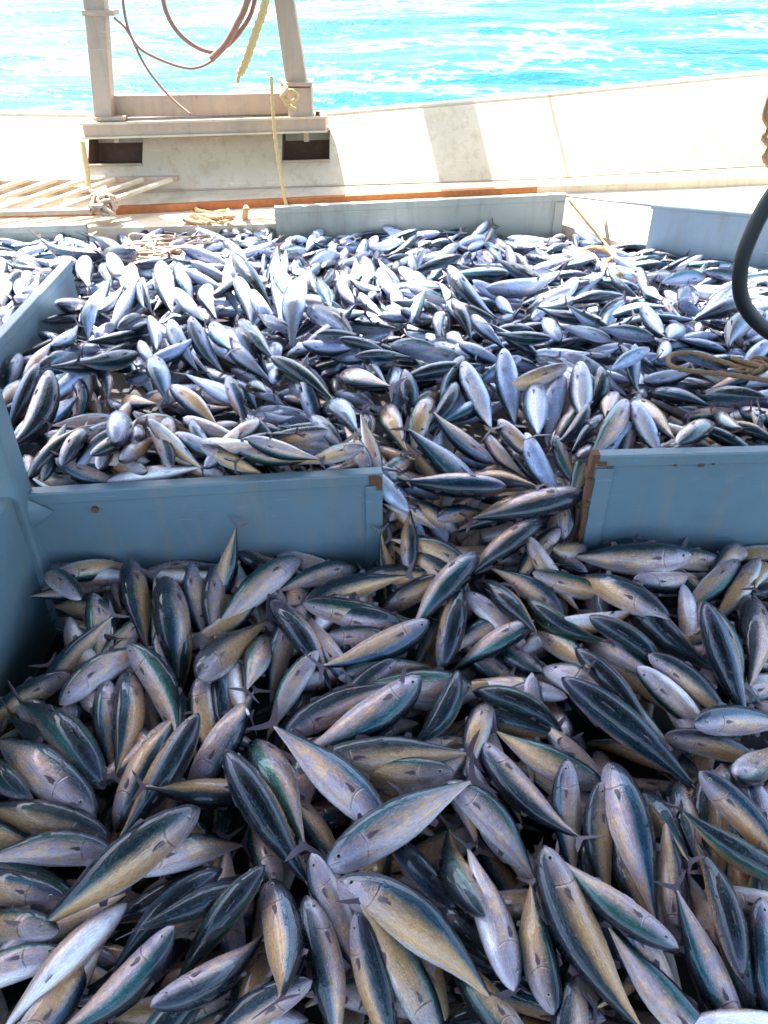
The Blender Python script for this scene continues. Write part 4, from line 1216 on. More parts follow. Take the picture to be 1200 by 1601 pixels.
608 1348 143 80 -21 -104 86 87 0
-32 1052 174 251 9 95 100 98 0
572 1636 173 319 -21 -50 87 88 3
-811 621 174 81 -11 -56 100 88 3
1601 2195 227 217 19 -38 99 91 3
1328 318 161 156 -4 79 86 89 0
-99 1896 213 78 11 185 86 99 0
541 2108 250 290 -6 -73 90 87 2
479 2325 225 7 11 129 90 101 3
373 2339 235 354 26 86 94 92 3
92 2125 219 108 26 40 90 91 4
245 2319 206 267 0 -91 90 100 3
174 2172 253 234 -4 -73 86 87 4
312 2264 245 246 -7 108 88 95 1
188 2471 227 257 -25 -101 86 100 4
336 2195 271 4 -14 101 89 86 4
235 2111 252 287 -5 177 95 96 0
88 2360 263 130 14 -14 90 88 1
55 2454 322 264 9 185 94 87 1
562 2208 278 314 -5 -97 89 98 5
484 2481 269 322 -9 -101 100 100 1
-1383 4005 462 35 -3 22 73 97 0
-524 4499 344 248 15 99 72 102 1
-1808 5053 372 173 14 35 82 97 4
1593 2795 412 298 7 -98 83 95 0
-1202 3343 443 352 -2 -76 88 97 0
-2682 4554 328 199 -1 -84 73 94 0
-731 5034 285 263 11 -80 82 92 1
331 4531 328 72 -1 170 82 92 2
-932 4197 428 134 3 86 83 93 3
1486 3481 376 57 -7 77 81 89 0
35 5068 285 75 5 -5 75 93 0
-2929 5028 314 204 -7 91 75 99 1
1940 3451 381 286 9 100 79 99 0
2552 4063 311 192 2 -109 87 89 5
-611 3488 382 177 16 134 88 96 2
1081 3577 427 99 0 -126 85 91 2
1552 4006 370 113 9 -75 82 99 5
1042 3332 443 31 -5 7 80 88 3
2711 3532 381 23 7 225 78 88 1
1807 3037 433 157 -2 -82 77 100 2
1007 5246 307 222 -9 22 71 92 4
2635 3446 393 282 10 90 81 92 5
-27 4020 362 270 11 203 86 93 2
-988 3845 400 297 7 88 78 94 1
-1198 4525 382 171 0 1 79 87 1
-1711 4352 306 293 11 110 74 99 1
-2769 4248 325 124 0 -72 75 90 2
1560 4735 271 36 1 21 85 99 4
2598 3198 426 6 14 125 82 93 5
-2588 4977 308 137 14 10 87 91 0
-1742 4835 287 234 -5 -84 82 88 3
-305 5048 264 230 9 21 76 93 5
1275 5066 267 280 -2 -63 73 87 2
-1418 3409 495 11 -26 102 71 102 5
999 4182 332 359 14 75 83 101 5
-1265 2611 416 95 -10 111 74 90 2
1789 4536 281 182 10 94 81 95 5
-1387 2906 461 180 12 196 84 93 3
-951 2514 427 178 5 73 76 96 4
-1954 3689 357 53 2 167 74 86 4
-565 2628 456 182 4 71 79 96 2
-1516 4494 315 100 15 -96 86 98 3
-549 4139 401 349 -3 -11 82 90 4
1758 4440 295 37 11 80 86 99 4
248 4290 335 146 -8 -101 70 90 1
-153 2770 390 131 4 77 71 88 1
-2038 3497 364 296 4 33 80 88 0
1565 3466 410 322 3 -98 87 88 3
-2108 4820 290 200 4 95 82 97 1
-395 3170 393 4 3 173 77 99 3
-1521 3677 420 284 -11 -4 74 94 0
569 2765 325 116 13 107 78 93 0
2272 2521 505 325 25 33 78 96 5
-1082 2457 417 343 -15 -76 76 93 1
-2927 3996 349 271 10 29 78 92 1
-666 4261 415 86 -1 73 80 90 5
-1049 5451 284 151 9 -89 78 93 1
-1874 4989 383 230 -26 93 74 102 0
-1526 4408 322 31 15 -20 83 89 4
-405 3988 368 318 1 174 83 98 5
-903 3015 460 303 13 239 76 99 3
-581 3293 388 140 7 -26 74 92 5
-954 2297 415 156 -8 93 75 90 1
-1133 5547 322 178 10 80 82 88 2
-2411 4066 343 296 6 -116 84 87 5
-2454 4979 306 331 0 -37 84 99 2
-1736 2876 415 190 -8 74 79 92 3
2422 3243 395 268 7 214 79 94 5
560 3257 417 4 -5 -85 75 90 3
-1026 5370 267 163 3 81 76 88 2
1671 2675 454 174 2 86 71 100 4
1135 4670 283 3 0 -2 73 88 3
1818 4818 303 145 -10 115 81 96 2
-637 2802 475 326 -12 -83 79 98 5
746 2988 374 354 8 68 80 94 0
1841 3620 355 64 -3 -116 80 99 1
1544 2960 413 141 7 114 84 101 1
1111 4252 378 269 10 -62 71 90 5
-1752 3315 405 175 -17 -100 83 98 1
-1754 3701 369 231 -4 -83 82 100 4
1540 3379 410 156 4 -80 76 97 2
-1047 4796 318 179 3 -63 73 93 2
-510 3139 405 138 1 -73 74 95 2
-1077 4514 402 321 8 123 81 92 1
-812 4365 434 347 9 -104 79 92 1
-197 4962 274 238 5 34 73 101 5
634 3466 400 11 5 -74 76 96 2
2544 4275 303 88 4 77 76 97 5
-368 5003 306 294 9 99 87 98 3
-315 4419 332 294 7 -83 82 101 3
-2648 4700 319 264 17 173 72 87 4
-914 5288 281 288 -5 -93 73 93 1
2454 3623 375 142 -1 88 80 99 5
-1857 4855 327 90 26 -76 71 89 3
-1475 5119 283 1 -7 -42 80 89 3
-1326 5345 262 182 -1 211 81 90 3
-1281 3724 418 162 7 -15 81 95 1
1028 4085 347 347 19 76 76 102 2
1296 4566 300 71 -13 102 88 88 1
1664 4241 320 170 6 103 81 99 1
544 3885 383 186 -22 98 85 96 3
-2321 4818 306 145 -3 12 82 94 2
-382 4577 315 59 -6 10 81 88 0
-1416 5431 280 41 16 -43 82 93 5
-1009 3461 451 242 4 -104 80 89 3
-1930 3090 390 77 0 -16 87 92 5
1307 3483 394 215 7 -105 84 92 0
1657 3704 340 207 5 14 84 92 1
-1015 2741 462 91 -4 87 72 102 4
-214 3266 381 87 -4 28 74 100 4
1529 4561 285 202 -1 103 84 97 5
2232 3020 452 159 8 -94 71 94 1
1715 2485 492 301 22 103 79 86 2
1254 3296 405 196 6 -17 88 99 4
1233 2971 419 325 -6 181 86 87 5
-925 4479 426 154 0 113 76 97 5
-2216 2624 434 40 -9 110 87 92 3
1281 5220 301 307 -10 135 79 100 2
2017 2590 464 296 16 120 81 98 2
-545 3968 375 354 4 -95 73 99 4
-2980 3740 421 252 17 -92 78 87 3
2051 4047 301 40 -2 77 79 93 1
-2282 2769 411 183 11 -55 72 92 4
1083 4828 276 218 6 -94 76 96 3
-1385 3337 502 349 -19 -46 74 95 1
-2026 4049 346 300 8 67 81 98 3
-342 2741 425 151 7 83 87 102 2
1976 3193 431 159 -4 -130 72 96 1
-668 4184 446 325 9 -69 75 86 3
-462 2405 396 127 6 -43 74 87 4
2263 4496 276 97 4 96 70 97 2
-63 3593 361 346 21 -46 78 98 4
-1546 4805 316 286 12 -109 82 99 1
14 2438 370 321 0 108 78 93 4
-2703 3246 442 308 10 73 71 98 4
-2108 4649 295 188 4 -46 82 96 3
889 3553 421 20 5 -60 72 97 5
2086 4358 280 40 -2 237 82 97 1
-1824 3867 353 94 0 -84 73 94 5
1567 4313 335 354 4 43 75 91 1
401 4708 339 233 21 -89 74 97 1
-3170 4310 345 117 -13 100 78 99 0
-748 3626 416 270 15 -30 85 91 0
426 5284 331 178 3 -83 78 98 4
800 3236 418 172 6 159 75 101 2
487 2535 309 350 -21 183 72 99 3
1118 4127 421 59 3 -75 83 98 5
609 4707 302 265 8 -79 71 93 0
-2466 4755 307 151 -1 254 76 90 4
966 4541 305 357 3 94 78 88 3
-603 2490 417 135 15 -9 82 98 3
-2463 3585 366 72 2 82 83 93 2
330 4419 363 110 3 -75 82 91 0
550 5179 301 57 11 -4 73 101 3
-1025 5219 273 149 2 -99 84 94 0
987 2629 365 215 -8 67 87 98 5
-2873 5000 345 159 10 -15 84 97 4
1103 5125 274 65 10 -41 70 92 3
-1445 4596 357 97 -4 8 72 94 5
-1620 2898 455 96 1 91 75 93 5
-1074 3196 469 94 5 56 84 87 3
-428 3852 353 145 10 -57 74 94 0
898 5126 277 324 -3 69 83 92 1
-2480 4449 323 100 7 -52 83 91 0
769 2663 328 203 -17 116 71 95 5
2551 3985 345 310 2 -64 79 94 1
2949 3947 329 293 16 97 79 91 3
356 4323 391 310 6 -78 70 96 1
-1291 3168 512 105 -5 -79 76 100 5
1998 4105 325 175 -4 -41 88 95 0
-683 4888 312 261 13 -55 73 93 4
-1351 5586 337 184 -1 87 78 98 1
2362 2793 476 332 16 71 72 99 3
-1052 3944 412 50 6 18 77 91 0
-2622 3641 366 292 3 152 83 95 1
821 3734 417 358 -1 -101 77 90 5
-537 2406 439 119 19 -106 86 100 1
-1084 2773 446 96 -2 -95 74 101 1
-1905 4492 296 104 -3 107 88 87 2
-2150 3205 372 193 2 -65 72 92 2
-2245 4231 342 55 0 -7 73 90 3
-106 4871 288 85 0 169 86 96 4
2219 3487 364 290 3 127 73 95 5
1835 3977 329 178 6 -93 75 97 2
1771 4713 319 237 -7 -58 83 88 2
737 5000 277 291 4 -80 86 98 2
-2997 4483 308 353 6 -118 78 93 0
-1074 4378 423 7 3 90 82 100 3
-2815 4957 362 313 -19 8 88 99 0
2432 3348 417 87 -15 170 74 102 0
-1379 4546 371 88 1 -81 73 100 0
2165 3648 375 106 -12 99 83 98 2
-2751 3813 367 243 7 -92 73 97 5
296 3012 410 43 19 80 83 96 1
-1464 5208 275 22 -6 169 81 93 3
-139 4504 308 200 6 90 74 89 5
-2275 3286 363 226 5 219 80 86 5
-1848 4301 325 320 7 -122 77 98 4
1716 4588 341 229 -4 -83 84 102 1
-785 2409 388 180 0 -41 76 101 0
1050 2447 374 203 -21 26 71 96 1
2189 2646 476 271 14 173 85 92 4
-3284 4539 329 334 -17 91 73 99 3
2506 3207 448 204 3 15 85 92 4
-2973 4765 285 225 3 182 78 89 2
299 5248 351 199 -19 77 79 90 0
-1987 2960 404 285 8 84 70 99 3
-336 4903 355 277 -18 -57 70 88 3
1641 3144 439 115 0 192 82 94 4
-2000 4746 318 27 0 -73 85 99 4
-900 2423 435 142 18 192 71 93 0
-1166 2438 460 126 10 156 81 94 1
2533 3038 441 354 15 -48 79 101 0
2437 4238 289 289 6 207 72 96 4
1958 2526 491 280 -8 58 84 99 4
-2787 3415 412 335 -14 102 76 102 1
1574 4236 373 175 -3 -100 86 87 2
1219 4294 419 28 -21 76 82 102 4
1893 2522 516 345 19 98 80 98 3
999 2778 423 124 13 109 71 98 2
721 3341 413 162 -3 39 76 91 3
2224 4401 296 41 11 -81 79 98 2
-2573 2989 435 203 26 -80 73 101 1
1591 3306 439 9 4 50 74 95 5
-1903 4994 404 55 21 3 86 96 4
1273 3187 416 3 3 253 75 96 1
-1408 2803 454 185 17 -29 72 101 4
-567 3424 404 117 14 71 76 96 0
1926 3875 329 335 4 -76 83 96 4
1041 4559 335 263 8 -84 75 89 3
2019 4760 331 170 9 92 71 100 3
2715 3356 435 230 17 46 87 91 4
-306 3564 299 74 -11 187 77 97 4
1025 3947 402 46 0 -95 76 98 1
2514 3376 419 75 -10 -21 87 98 0
144 4927 288 234 5 79 86 86 4
274 5031 297 179 2 4 77 86 3
-2765 3682 374 242 11 90 77 92 3
-828 5461 321 111 21 2 84 92 0
2440 3931 354 37 12 -62 86 88 1
2489 3455 445 86 -15 -31 77 98 0
-126 3331 382 93 -2 114 73 87 4
-1727 3221 405 171 -18 -63 72 92 5
275 4697 312 271 9 -96 70 91 3
1284 3073 427 12 1 -74 77 90 1
652 3691 397 165 -5 170 84 91 2
-1754 3330 442 316 23 89 86 97 1
-1796 4032 348 115 -3 65 84 98 0
-1469 5501 330 76 24 -68 74 99 4
657 2420 275 247 -7 98 86 92 3
644 4594 314 261 8 106 80 95 3
-1903 4045 365 74 1 101 70 87 2
2357 3015 436 314 3 -56 74 97 3
900 2449 355 72 26 176 82 89 1
285 4954 315 321 -9 -71 81 95 1
1965 4479 267 55 -5 -105 71 99 5
-1696 3952 380 254 3 86 82 90 5
-2337 2660 465 64 -8 31 79 92 0
-2716 5014 381 177 1 171 74 91 0
-128 4587 323 297 9 69 81 100 4
-1187 2901 440 285 -10 191 72 101 2
-2389 4344 343 123 7 200 85 93 4
505 5269 386 173 23 -105 77 88 1
-2372 4935 347 12 4 92 81 101 1
1913 2693 504 292 26 84 80 97 4
-260 2398 394 306 -1 49 77 87 1
1348 2535 438 264 24 81 81 96 1
2151 4283 299 150 15 -23 76 99 5
-2066 4575 331 162 9 123 81 92 3
-956 3981 441 33 -10 94 81 99 5
496 3124 438 315 -9 108 78 87 3
-480 4873 328 235 5 7 79 92 2
2142 3526 396 314 16 89 83 87 4
-2251 4408 345 313 14 128 79 93 2
2667 3242 487 211 15 200 74 87 1
489 2921 375 348 -7 -92 72 96 4
104 3193 413 4 13 -66 83 99 0
607 5168 333 84 22 35 81 98 2
697 5165 310 255 -3 -97 88 97 5
-1095 3854 452 46 23 143 80 86 0
-2847 4666 318 339 7 -93 81 98 3
1123 4982 278 238 8 71 87 96 4
-1127 3354 505 356 -5 115 74 101 0
-811 4745 349 249 10 30 86 96 3
590 4285 358 194 17 -57 85 98 3
-1709 4928 340 55 2 -53 82 90 5
1138 3145 436 62 13 82 81 99 5
-1386 2783 481 234 8 128 73 99 4
2128 2766 447 94 6 -74 82 91 2
-2561 3158 414 110 -3 106 84 93 0
1723 3270 430 40 -15 76 71 88 4
-2423 4843 345 322 0 -93 81 101 4
-1372 3747 475 358 5 22 84 99 5
-1389 3865 474 38 -3 -81 81 94 0
-1796 3585 393 272 -5 -69 84 93 0
687 4024 388 185 7 -48 82 97 4
-819 4500 404 320 14 -4 77 100 2
-520 5023 294 75 -7 -45 85 88 5
-960 2922 490 18 15 100 81 90 5
-1157 5283 302 3 12 103 75 94 1
1106 2726 405 263 -1 96 76 95 3
712 2846 352 273 -11 122 83 96 1
918 2894 468 133 -13 103 76 96 0
-1734 3015 433 28 17 83 85 100 5
2337 3462 374 89 1 -26 70 100 0
-785 3909 386 28 3 -12 87 93 4
547 3401 427 324 11 16 87 90 0
-3339 4700 345 356 -26 3 80 92 3
-736 3834 419 87 6 16 75 95 3
-497 2581 481 233 14 -89 83 98 4
-418 3603 314 56 -8 -102 73 100 4
1209 3484 423 204 2 40 76 91 4
-230 5092 287 98 -4 -37 75 90 0
-843 3569 449 304 11 -104 79 99 1
2038 3862 370 347 -11 76 80 100 0
563 4940 305 37 5 -119 73 97 2
85 4469 320 295 10 -108 83 93 1
28 3399 397 199 9 73 78 87 4
2413 3789 358 138 -2 51 87 102 1
-185 2954 389 345 -4 78 75 97 2
105 5100 304 247 2 104 75 90 2
-1359 5122 313 179 17 172 86 99 3
1454 3808 373 79 4 -69 83 93 1
1405 2744 378 31 10 30 88 94 1
1759 3818 353 308 7 -35 87 87 5
-1435 5325 290 228 -4 -88 79 89 2
244 4493 381 58 22 -70 85 99 3
-539 2747 490 181 11 37 73 94 5
736 4344 333 164 6 -4 84 98 4
340 2839 348 250 -9 -74 74 99 2
3045 4025 362 304 20 -119 76 98 0
1691 2890 425 154 11 -47 78 90 4
2035 2914 467 3 8 104 82 87 3
-2247 4653 357 329 25 97 82 99 3
-2019 5019 398 136 1 210 73 94 5
794 4443 318 351 2 106 80 90 0
1142 2493 429 56 10 -21 71 95 3
1952 4621 325 45 -2 -99 84 100 3
-718 3951 448 193 8 -28 70 88 1
210 2790 349 258 -10 215 85 98 0
-1626 5050 364 255 23 5 71 93 1
1390 4333 365 93 -10 -102 84 100 5
581 3801 392 18 25 -98 71 91 4
-583 4352 397 111 3 106 77 92 4
-2479 4143 360 152 -9 89 77 93 3
861 4791 298 304 -5 134 82 88 0
-1211 2743 430 90 18 -98 75 96 3
-1060 3708 461 281 4 -92 81 90 4
1325 4694 304 359 -12 -101 73 93 1
382 2395 280 162 -23 -97 86 87 1
1319 2671 405 128 -20 209 82 90 2
-2571 4987 397 140 6 -97 85 100 5
1635 4475 355 52 26 23 76 102 4
1980 3764 364 133 6 -84 87 97 5
-1250 4827 317 77 -8 -116 72 95 2
-687 3385 461 144 14 -72 75 87 1
-71 2998 398 87 -3 -86 72 93 0
-2008 2757 440 267 8 -1 83 99 4
-121 3255 418 294 4 61 82 99 1
125 4345 372 109 15 -107 76 97 0
-2934 4376 330 171 -3 97 77 87 0
-2034 4446 334 95 13 147 79 100 5
546 4641 324 83 -2 32 73 97 5
-3385 4603 392 308 -6 159 70 92 2
1547 3666 385 357 4 -101 76 91 2
-936 5130 295 306 -10 -71 73 91 5
-2558 3915 353 280 6 -80 77 100 3
344 4651 424 90 -18 -104 82 98 1
-1873 3344 414 246 11 46 73 96 0
-1625 3520 410 94 -21 21 76 95 0
-1429 3732 508 340 -3 50 72 89 0
-2643 3919 354 71 -2 -100 71 98 2
1997 4238 331 222 -7 99 72 94 1
1722 4092 360 90 1 172 86 89 0
-923 4874 314 249 14 77 73 90 3
-2212 3424 378 66 -7 2 87 101 3
856 3155 425 316 -16 164 83 95 3
-325 4756 357 263 -7 85 76 102 5
156 3944 338 146 9 26 75 92 2
856 2676 390 118 -11 89 86 86 4
-1893 2797 429 252 9 88 85 94 1
1177 3630 441 6 -12 10 72 98 5
-1891 4634 319 241 12 101 80 90 5
2634 4197 320 190 1 -87 73 101 4
-2137 3709 361 69 2 -90 79 88 0
-297 3033 412 151 -7 108 81 87 2
-12 4759 292 59 1 81 72 90 4
-2641 3835 381 301 -2 101 78 90 0
1095 3059 461 257 -12 85 76 98 4
596 4144 375 151 15 -68 78 88 2
-1414 3025 505 38 14 6 86 92 2
2459 4417 301 82 13 80 71 100 3
-632 4754 339 234 10 -112 84 96 2
-1310 3854 494 51 -13 86 78 95 2
869 3028 392 325 16 7 71 92 4
-3276 4788 328 46 -26 179 83 90 4
661 4437 361 355 8 68 87 86 5
1629 4008 358 100 6 79 87 92 0
581 3074 458 325 -20 80 78 99 0
-2612 4900 347 355 13 -85 73 88 1
-1821 2736 455 335 -4 -98 84 91 2
1326 4830 282 299 11 87 74 96 2
-1280 2696 461 101 -12 133 75 101 3
-2950 4113 356 352 -5 -19 77 87 2
-925 3223 440 64 -3 98 85 88 5
2182 2537 532 304 16 139 86 87 1
203 3034 421 18 23 -18 83 86 0
-638 3571 430 89 -14 45 82 91 0
-887 5004 301 329 11 -108 79 98 2
1073 2557 409 215 -3 17 86 92 1
-466 3787 354 12 13 84 74 93 5
466 3263 446 333 11 68 77 89 5
-833 4579 434 268 13 1 85 94 5
2307 4147 292 343 6 -16 79 97 4
1160 4494 330 67 -14 -49 76 91 3
2069 2668 501 311 26 209 87 98 5
845 2520 382 266 -17 63 81 92 4
1607 2520 467 101 -21 -106 72 87 5
-1219 5527 367 30 6 189 83 90 0
900 4643 321 353 9 -123 82 100 2
2572 4399 339 197 4 66 77 88 1
-1854 3485 429 83 -7 -82 78 93 2
-2395 3672 399 221 19 -18 75 96 5
1820 2643 478 318 20 -81 75 99 0
879 4977 271 142 1 8 72 90 3
541 2473 314 351 5 -96 82 88 0
1478 4224 413 109 -7 104 83 96 4
-1118 4266 453 52 2 -99 72 86 4
2283 2895 472 353 -12 65 72 95 3
-1693 5473 352 124 24 79 88 99 5
-988 4279 461 18 -7 -112 71 89 0
0 2861 385 154 21 -34 74 99 3
904 4199 354 174 -16 137 82 97 3
-2133 4389 326 314 3 -77 73 101 0
-958 5519 343 61 19 -113 78 98 0
-1957 4315 327 262 5 70 76 93 5
-2277 3802 356 308 5 254 76 93 3
-1636 4580 324 9 26 -37 71 101 2
-1734 2801 444 335 1 -73 85 97 5
-1485 2645 518 71 14 -104 87 95 4
-600 3136 418 123 2 76 73 97 5
-739 3238 433 138 -4 -103 78 96 5
-926 4610 407 143 -26 29 76 87 1
-2183 4535 337 150 -6 49 88 98 2
559 4829 306 221 14 -22 83 92 1
976 4860 308 330 10 -87 88 101 2
-3365 5047 362 64 -7 -87 84 89 1
-3392 4833 368 26 -24 -91 71 95 4
1876 4170 375 337 7 -89 84 98 5
738 3773 433 186 -2 -88 73 90 1
-2277 4976 377 95 16 -114 70 99 2
229 4408 402 253 -21 -107 84 87 2
2363 2908 489 310 3 95 75 92 4
2001 3957 335 164 15 188 75 101 3
-841 3368 494 250 0 110 88 88 3
1469 4362 392 123 -4 111 71 87 3
-1394 5047 331 46 19 89 80 86 0
-896 4293 486 6 -14 79 85 99 2
1461 4661 309 192 6 30 71 100 5
2994 4131 357 319 19 -118 75 101 5
-2771 4409 329 328 -5 224 77 90 0
2295 3331 406 239 2 82 80 91 5
-1737 5389 371 86 19 -98 71 87 0
564 4523 382 280 6 -15 88 99 1
483 4425 381 331 26 96 76 94 0
-376 2942 409 176 7 -86 80 97 0
1623 3041 459 12 8 -94 75 94 1
2230 4122 322 165 0 -86 82 93 0
-831 2817 505 316 -4 -100 81 89 2
1242 3982 400 96 0 86 73 90 5
893 3764 441 42 -7 -94 71 89 5
-861 3924 461 238 8 204 84 92 5
5 4362 354 161 -17 -84 78 93 1
-709 4421 464 114 -13 2 72 89 3
-1405 3332 538 160 20 86 82 95 1
1563 2885 431 329 2 104 74 86 0
-101 4098 352 100 -5 -45 86 93 4
-135 2865 437 185 -9 56 73 95 3
1375 3105 461 153 1 118 71 88 1
-1368 4856 311 98 -8 81 80 96 0
240 4099 353 13 13 107 79 88 3
-1395 3518 432 5 -11 31 84 93 5
1641 3386 456 221 26 -33 78 90 3
1602 4618 319 244 10 -108 84 101 3
118 4687 314 31 6 177 88 99 2
2283 3577 413 348 -6 100 86 95 1
-2127 3442 379 269 1 -39 79 94 3
-2840 4813 304 181 10 94 77 100 0
2864 3998 340 0 10 -84 75 95 5
1377 5093 305 116 23 58 78 94 1
-2007 4213 367 304 -4 9 88 95 4
1284 3919 419 37 -5 -107 81 91 3
461 4129 406 334 5 127 70 88 2
-1527 4584 394 46 25 24 71 96 2
495 4718 355 66 18 151 74 94 3
-773 5392 336 333 -2 199 78 91 4
257 3400 388 303 12 -10 86 95 0
2285 2746 469 134 -11 35 74 88 1
381 3465 400 330 20 -40 84 88 3
-2951 4628 311 161 3 -108 82 87 3
2790 3690 374 344 14 -103 79 97 4
-710 2913 529 324 5 90 86 100 3
56 4234 356 113 9 -111 72 98 5
-562 3688 408 57 -21 -18 72 87 4
-763 5122 274 73 1 134 72 94 3
-88 4400 365 268 -12 154 73 99 4
-825 4864 339 60 9 -71 73 101 5
432 5115 301 167 2 98 76 101 0
-1531 4193 360 28 6 -105 82 101 4
1241 2849 380 331 -12 154 86 88 4
-1988 3860 386 84 13 28 81 102 1
1248 4840 306 131 -6 -103 87 100 1
-824 5247 307 330 -3 96 70 90 4
1227 5174 327 278 -9 -89 87 96 0
334 3204 460 26 10 185 72 97 2
2069 3666 405 288 12 -120 85 96 1
1691 2541 521 279 24 -84 75 96 4
-3013 4989 330 158 -1 198 73 88 1
1611 4090 417 137 17 -57 78 97 3
-386 3485 328 77 -14 97 73 92 3
-106 3072 419 139 -4 -95 73 100 2
-294 4079 364 103 -3 52 85 88 0
-455 5141 329 243 9 88 88 93 1
2161 3902 369 196 26 -94 83 99 0
-1503 4973 345 140 8 86 79 93 5
-2584 4220 363 283 12 -100 82 96 2
2603 3529 420 64 -20 -68 87 94 5
-1835 3686 416 306 19 202 79 93 5
982 4976 301 16 6 79 73 97 5
-1327 5006 325 355 -8 38 76 89 3
-1713 4098 385 299 16 110 85 87 5
1830 4101 360 155 24 -74 81 88 2
-438 2770 485 151 -7 -85 71 90 5
-1100 2898 478 304 14 -84 76 91 0
1373 3227 462 43 -17 -64 80 87 2
1102 4020 427 340 9 102 71 89 3
-918 3395 453 57 9 1 84 93 1
1868 3769 404 273 6 173 81 96 4
2535 3907 379 274 -15 192 75 95 4
1160 5066 350 226 -3 -56 75 98 0
1045 3474 462 25 -7 90 78 89 4
-1231 4004 464 26 -3 -89 73 92 0
-618 2409 438 286 -15 -19 85 86 3
-2129 3937 361 248 2 -83 84 99 1
-2720 3925 395 272 20 178 73 94 4
-1306 2782 500 40 2 94 86 92 1
-2239 2950 395 11 2 187 88 89 3
-1883 4134 393 39 -3 185 76 102 0
135 2536 286 111 14 -14 72 99 5
2084 3978 399 269 23 189 80 97 0
1297 2420 499 222 -12 86 78 92 1
-1589 4094 418 170 5 -93 83 98 5
-2073 3784 415 245 -2 66 86 90 2
1274 2486 503 238 19 3 72 95 5
-1624 5194 340 172 13 84 78 100 5
2340 4500 325 297 1 72 76 94 4
-100 5121 300 206 7 186 83 97 0
-1042 4170 462 357 4 -28 80 97 1
579 5071 329 206 -17 -9 71 100 1
1373 4480 392 120 -23 -64 84 101 4
-2530 2901 457 306 -11 -24 83 97 0
570 2920 394 123 21 96 73 94 1
2017 3521 432 33 14 -27 74 94 1
-1044 4061 460 204 19 89 86 94 4
-1983 4517 380 152 17 169 74 89 3
309 2426 305 228 -6 -121 87 94 0
2159 3321 387 91 -14 175 74 93 2
-1283 4231 445 41 5 72 73 96 2
-1260 3291 515 4 -10 88 78 89 2
1831 3535 415 72 17 89 84 98 0
-3282 4978 335 75 -9 120 82 99 2
309 3317 471 112 -13 34 76 99 3
180 3796 344 309 0 -12 83 90 4
-1470 4288 369 14 19 197 77 98 4
-1873 4403 340 323 -11 137 70 88 3
-2764 4049 373 272 25 100 84 94 3
378 4171 418 348 26 65 78 92 5
-2220 3523 402 88 -17 123 77 95 0
-1150 2811 512 118 7 88 86 89 1
1771 4280 340 191 26 87 80 98 4
942 3095 454 186 -2 87 85 100 5
66 3717 370 349 0 -67 87 97 2
683 4139 371 188 26 -69 75 90 0
-1200 4168 483 92 3 12 73 94 2
1647 3227 480 23 11 70 83 92 0
-63 4947 330 233 3 -117 86 87 3
-449 4138 415 270 13 -119 82 90 2
-2097 4126 366 227 -13 160 71 88 1
-1889 3595 429 118 -21 45 77 88 4
-2644 4092 410 49 7 180 80 92 5
1209 4756 340 100 12 129 80 99 1
-1753 3443 451 359 11 -14 83 93 5
2442 4018 356 53 4 -98 71 86 2
1191 4104 425 233 23 85 75 96 0
-1748 3190 468 17 25 154 86 87 4
2468 3697 400 78 -11 -26 75 89 3
-274 4951 370 241 16 88 87 88 2
1889 3107 448 8 -1 72 74 91 4
1223 3392 450 11 -18 216 77 100 2
738 2417 334 315 14 13 77 88 2
-3025 4384 354 289 5 183 81 102 2
-2245 4960 403 79 16 65 81 96 1
-1230 3926 528 245 -7 26 84 92 1
-2386 4594 329 281 -2 214 84 93 1
1435 3425 457 178 2 -25 75 91 1
-124 3752 360 116 8 187 76 98 5
909 3239 478 38 8 -74 74 100 0
-1497 3160 506 72 13 93 81 94 1
-1141 5204 312 126 10 -90 84 98 0
-1472 4704 414 34 -2 84 72 87 4
603 2671 327 103 26 -101 75 89 2
1831 4351 297 161 11 85 72 92 1
769 2569 370 249 -15 93 82 87 5
1366 3001 456 354 9 29 88 100 4
2097 3758 459 284 -5 144 83 90 3
-336 4517 348 231 13 -5 84 98 5
-2842 3542 445 242 9 99 72 94 0
2507 3831 411 34 5 -5 85 87 1
1370 3727 398 312 -3 2 77 96 0
872 2824 423 282 -24 -94 74 93 4
-558 5120 318 84 6 -14 87 97 5
-633 5147 341 218 -14 -81 81 97 3
-1521 3966 468 148 -17 90 83 87 0
457 2443 334 348 7 -83 83 93 4
-1932 2906 446 75 -15 -27 87 96 2
2737 3784 354 152 -4 -75 80 96 1
17 3140 437 48 3 -78 77 89 5
-1213 5003 340 165 24 85 71 92 0
-2407 3913 350 289 5 -84 77 95 0
622 3868 448 229 1 104 76 93 2
-3126 4583 297 6 2 -18 82 97 3
155 4149 374 354 16 63 77 88 1
-330 2875 427 15 3 158 76 97 0
1856 2862 483 105 -15 102 84 92 4
-3001 4025 386 107 6 158 88 102 5
-2516 4347 322 141 0 107 74 97 2
-1393 3268 541 0 9 84 82 92 4
-1738 5189 394 91 -2 196 72 86 3
-2359 3232 400 181 -1 -80 84 93 4
-2588 3998 418 281 -5 29 77 88 1
-453 4264 433 260 22 71 87 92 1
317 4861 345 238 14 -21 87 87 2
-407 4737 366 35 26 172 77 94 5
123 3456 406 151 -7 -95 76 93 3
1442 4013 401 268 11 35 87 101 4
-1730 2614 440 156 -6 149 84 94 1
-2365 4515 375 255 14 76 76 88 4
2187 2942 510 337 21 -41 72 100 2
-2398 3152 391 159 6 225 79 87 3
1176 2676 421 63 -17 74 82 97 4
422 2739 340 46 14 -71 77 96 1
-947 3297 502 109 8 -39 74 96 5
760 4227 378 175 -9 -83 85 95 4
-1098 2345 472 113 18 79 70 88 4
-2272 3176 416 214 4 -69 82 95 1
-3069 4534 359 347 6 -3 85 87 5
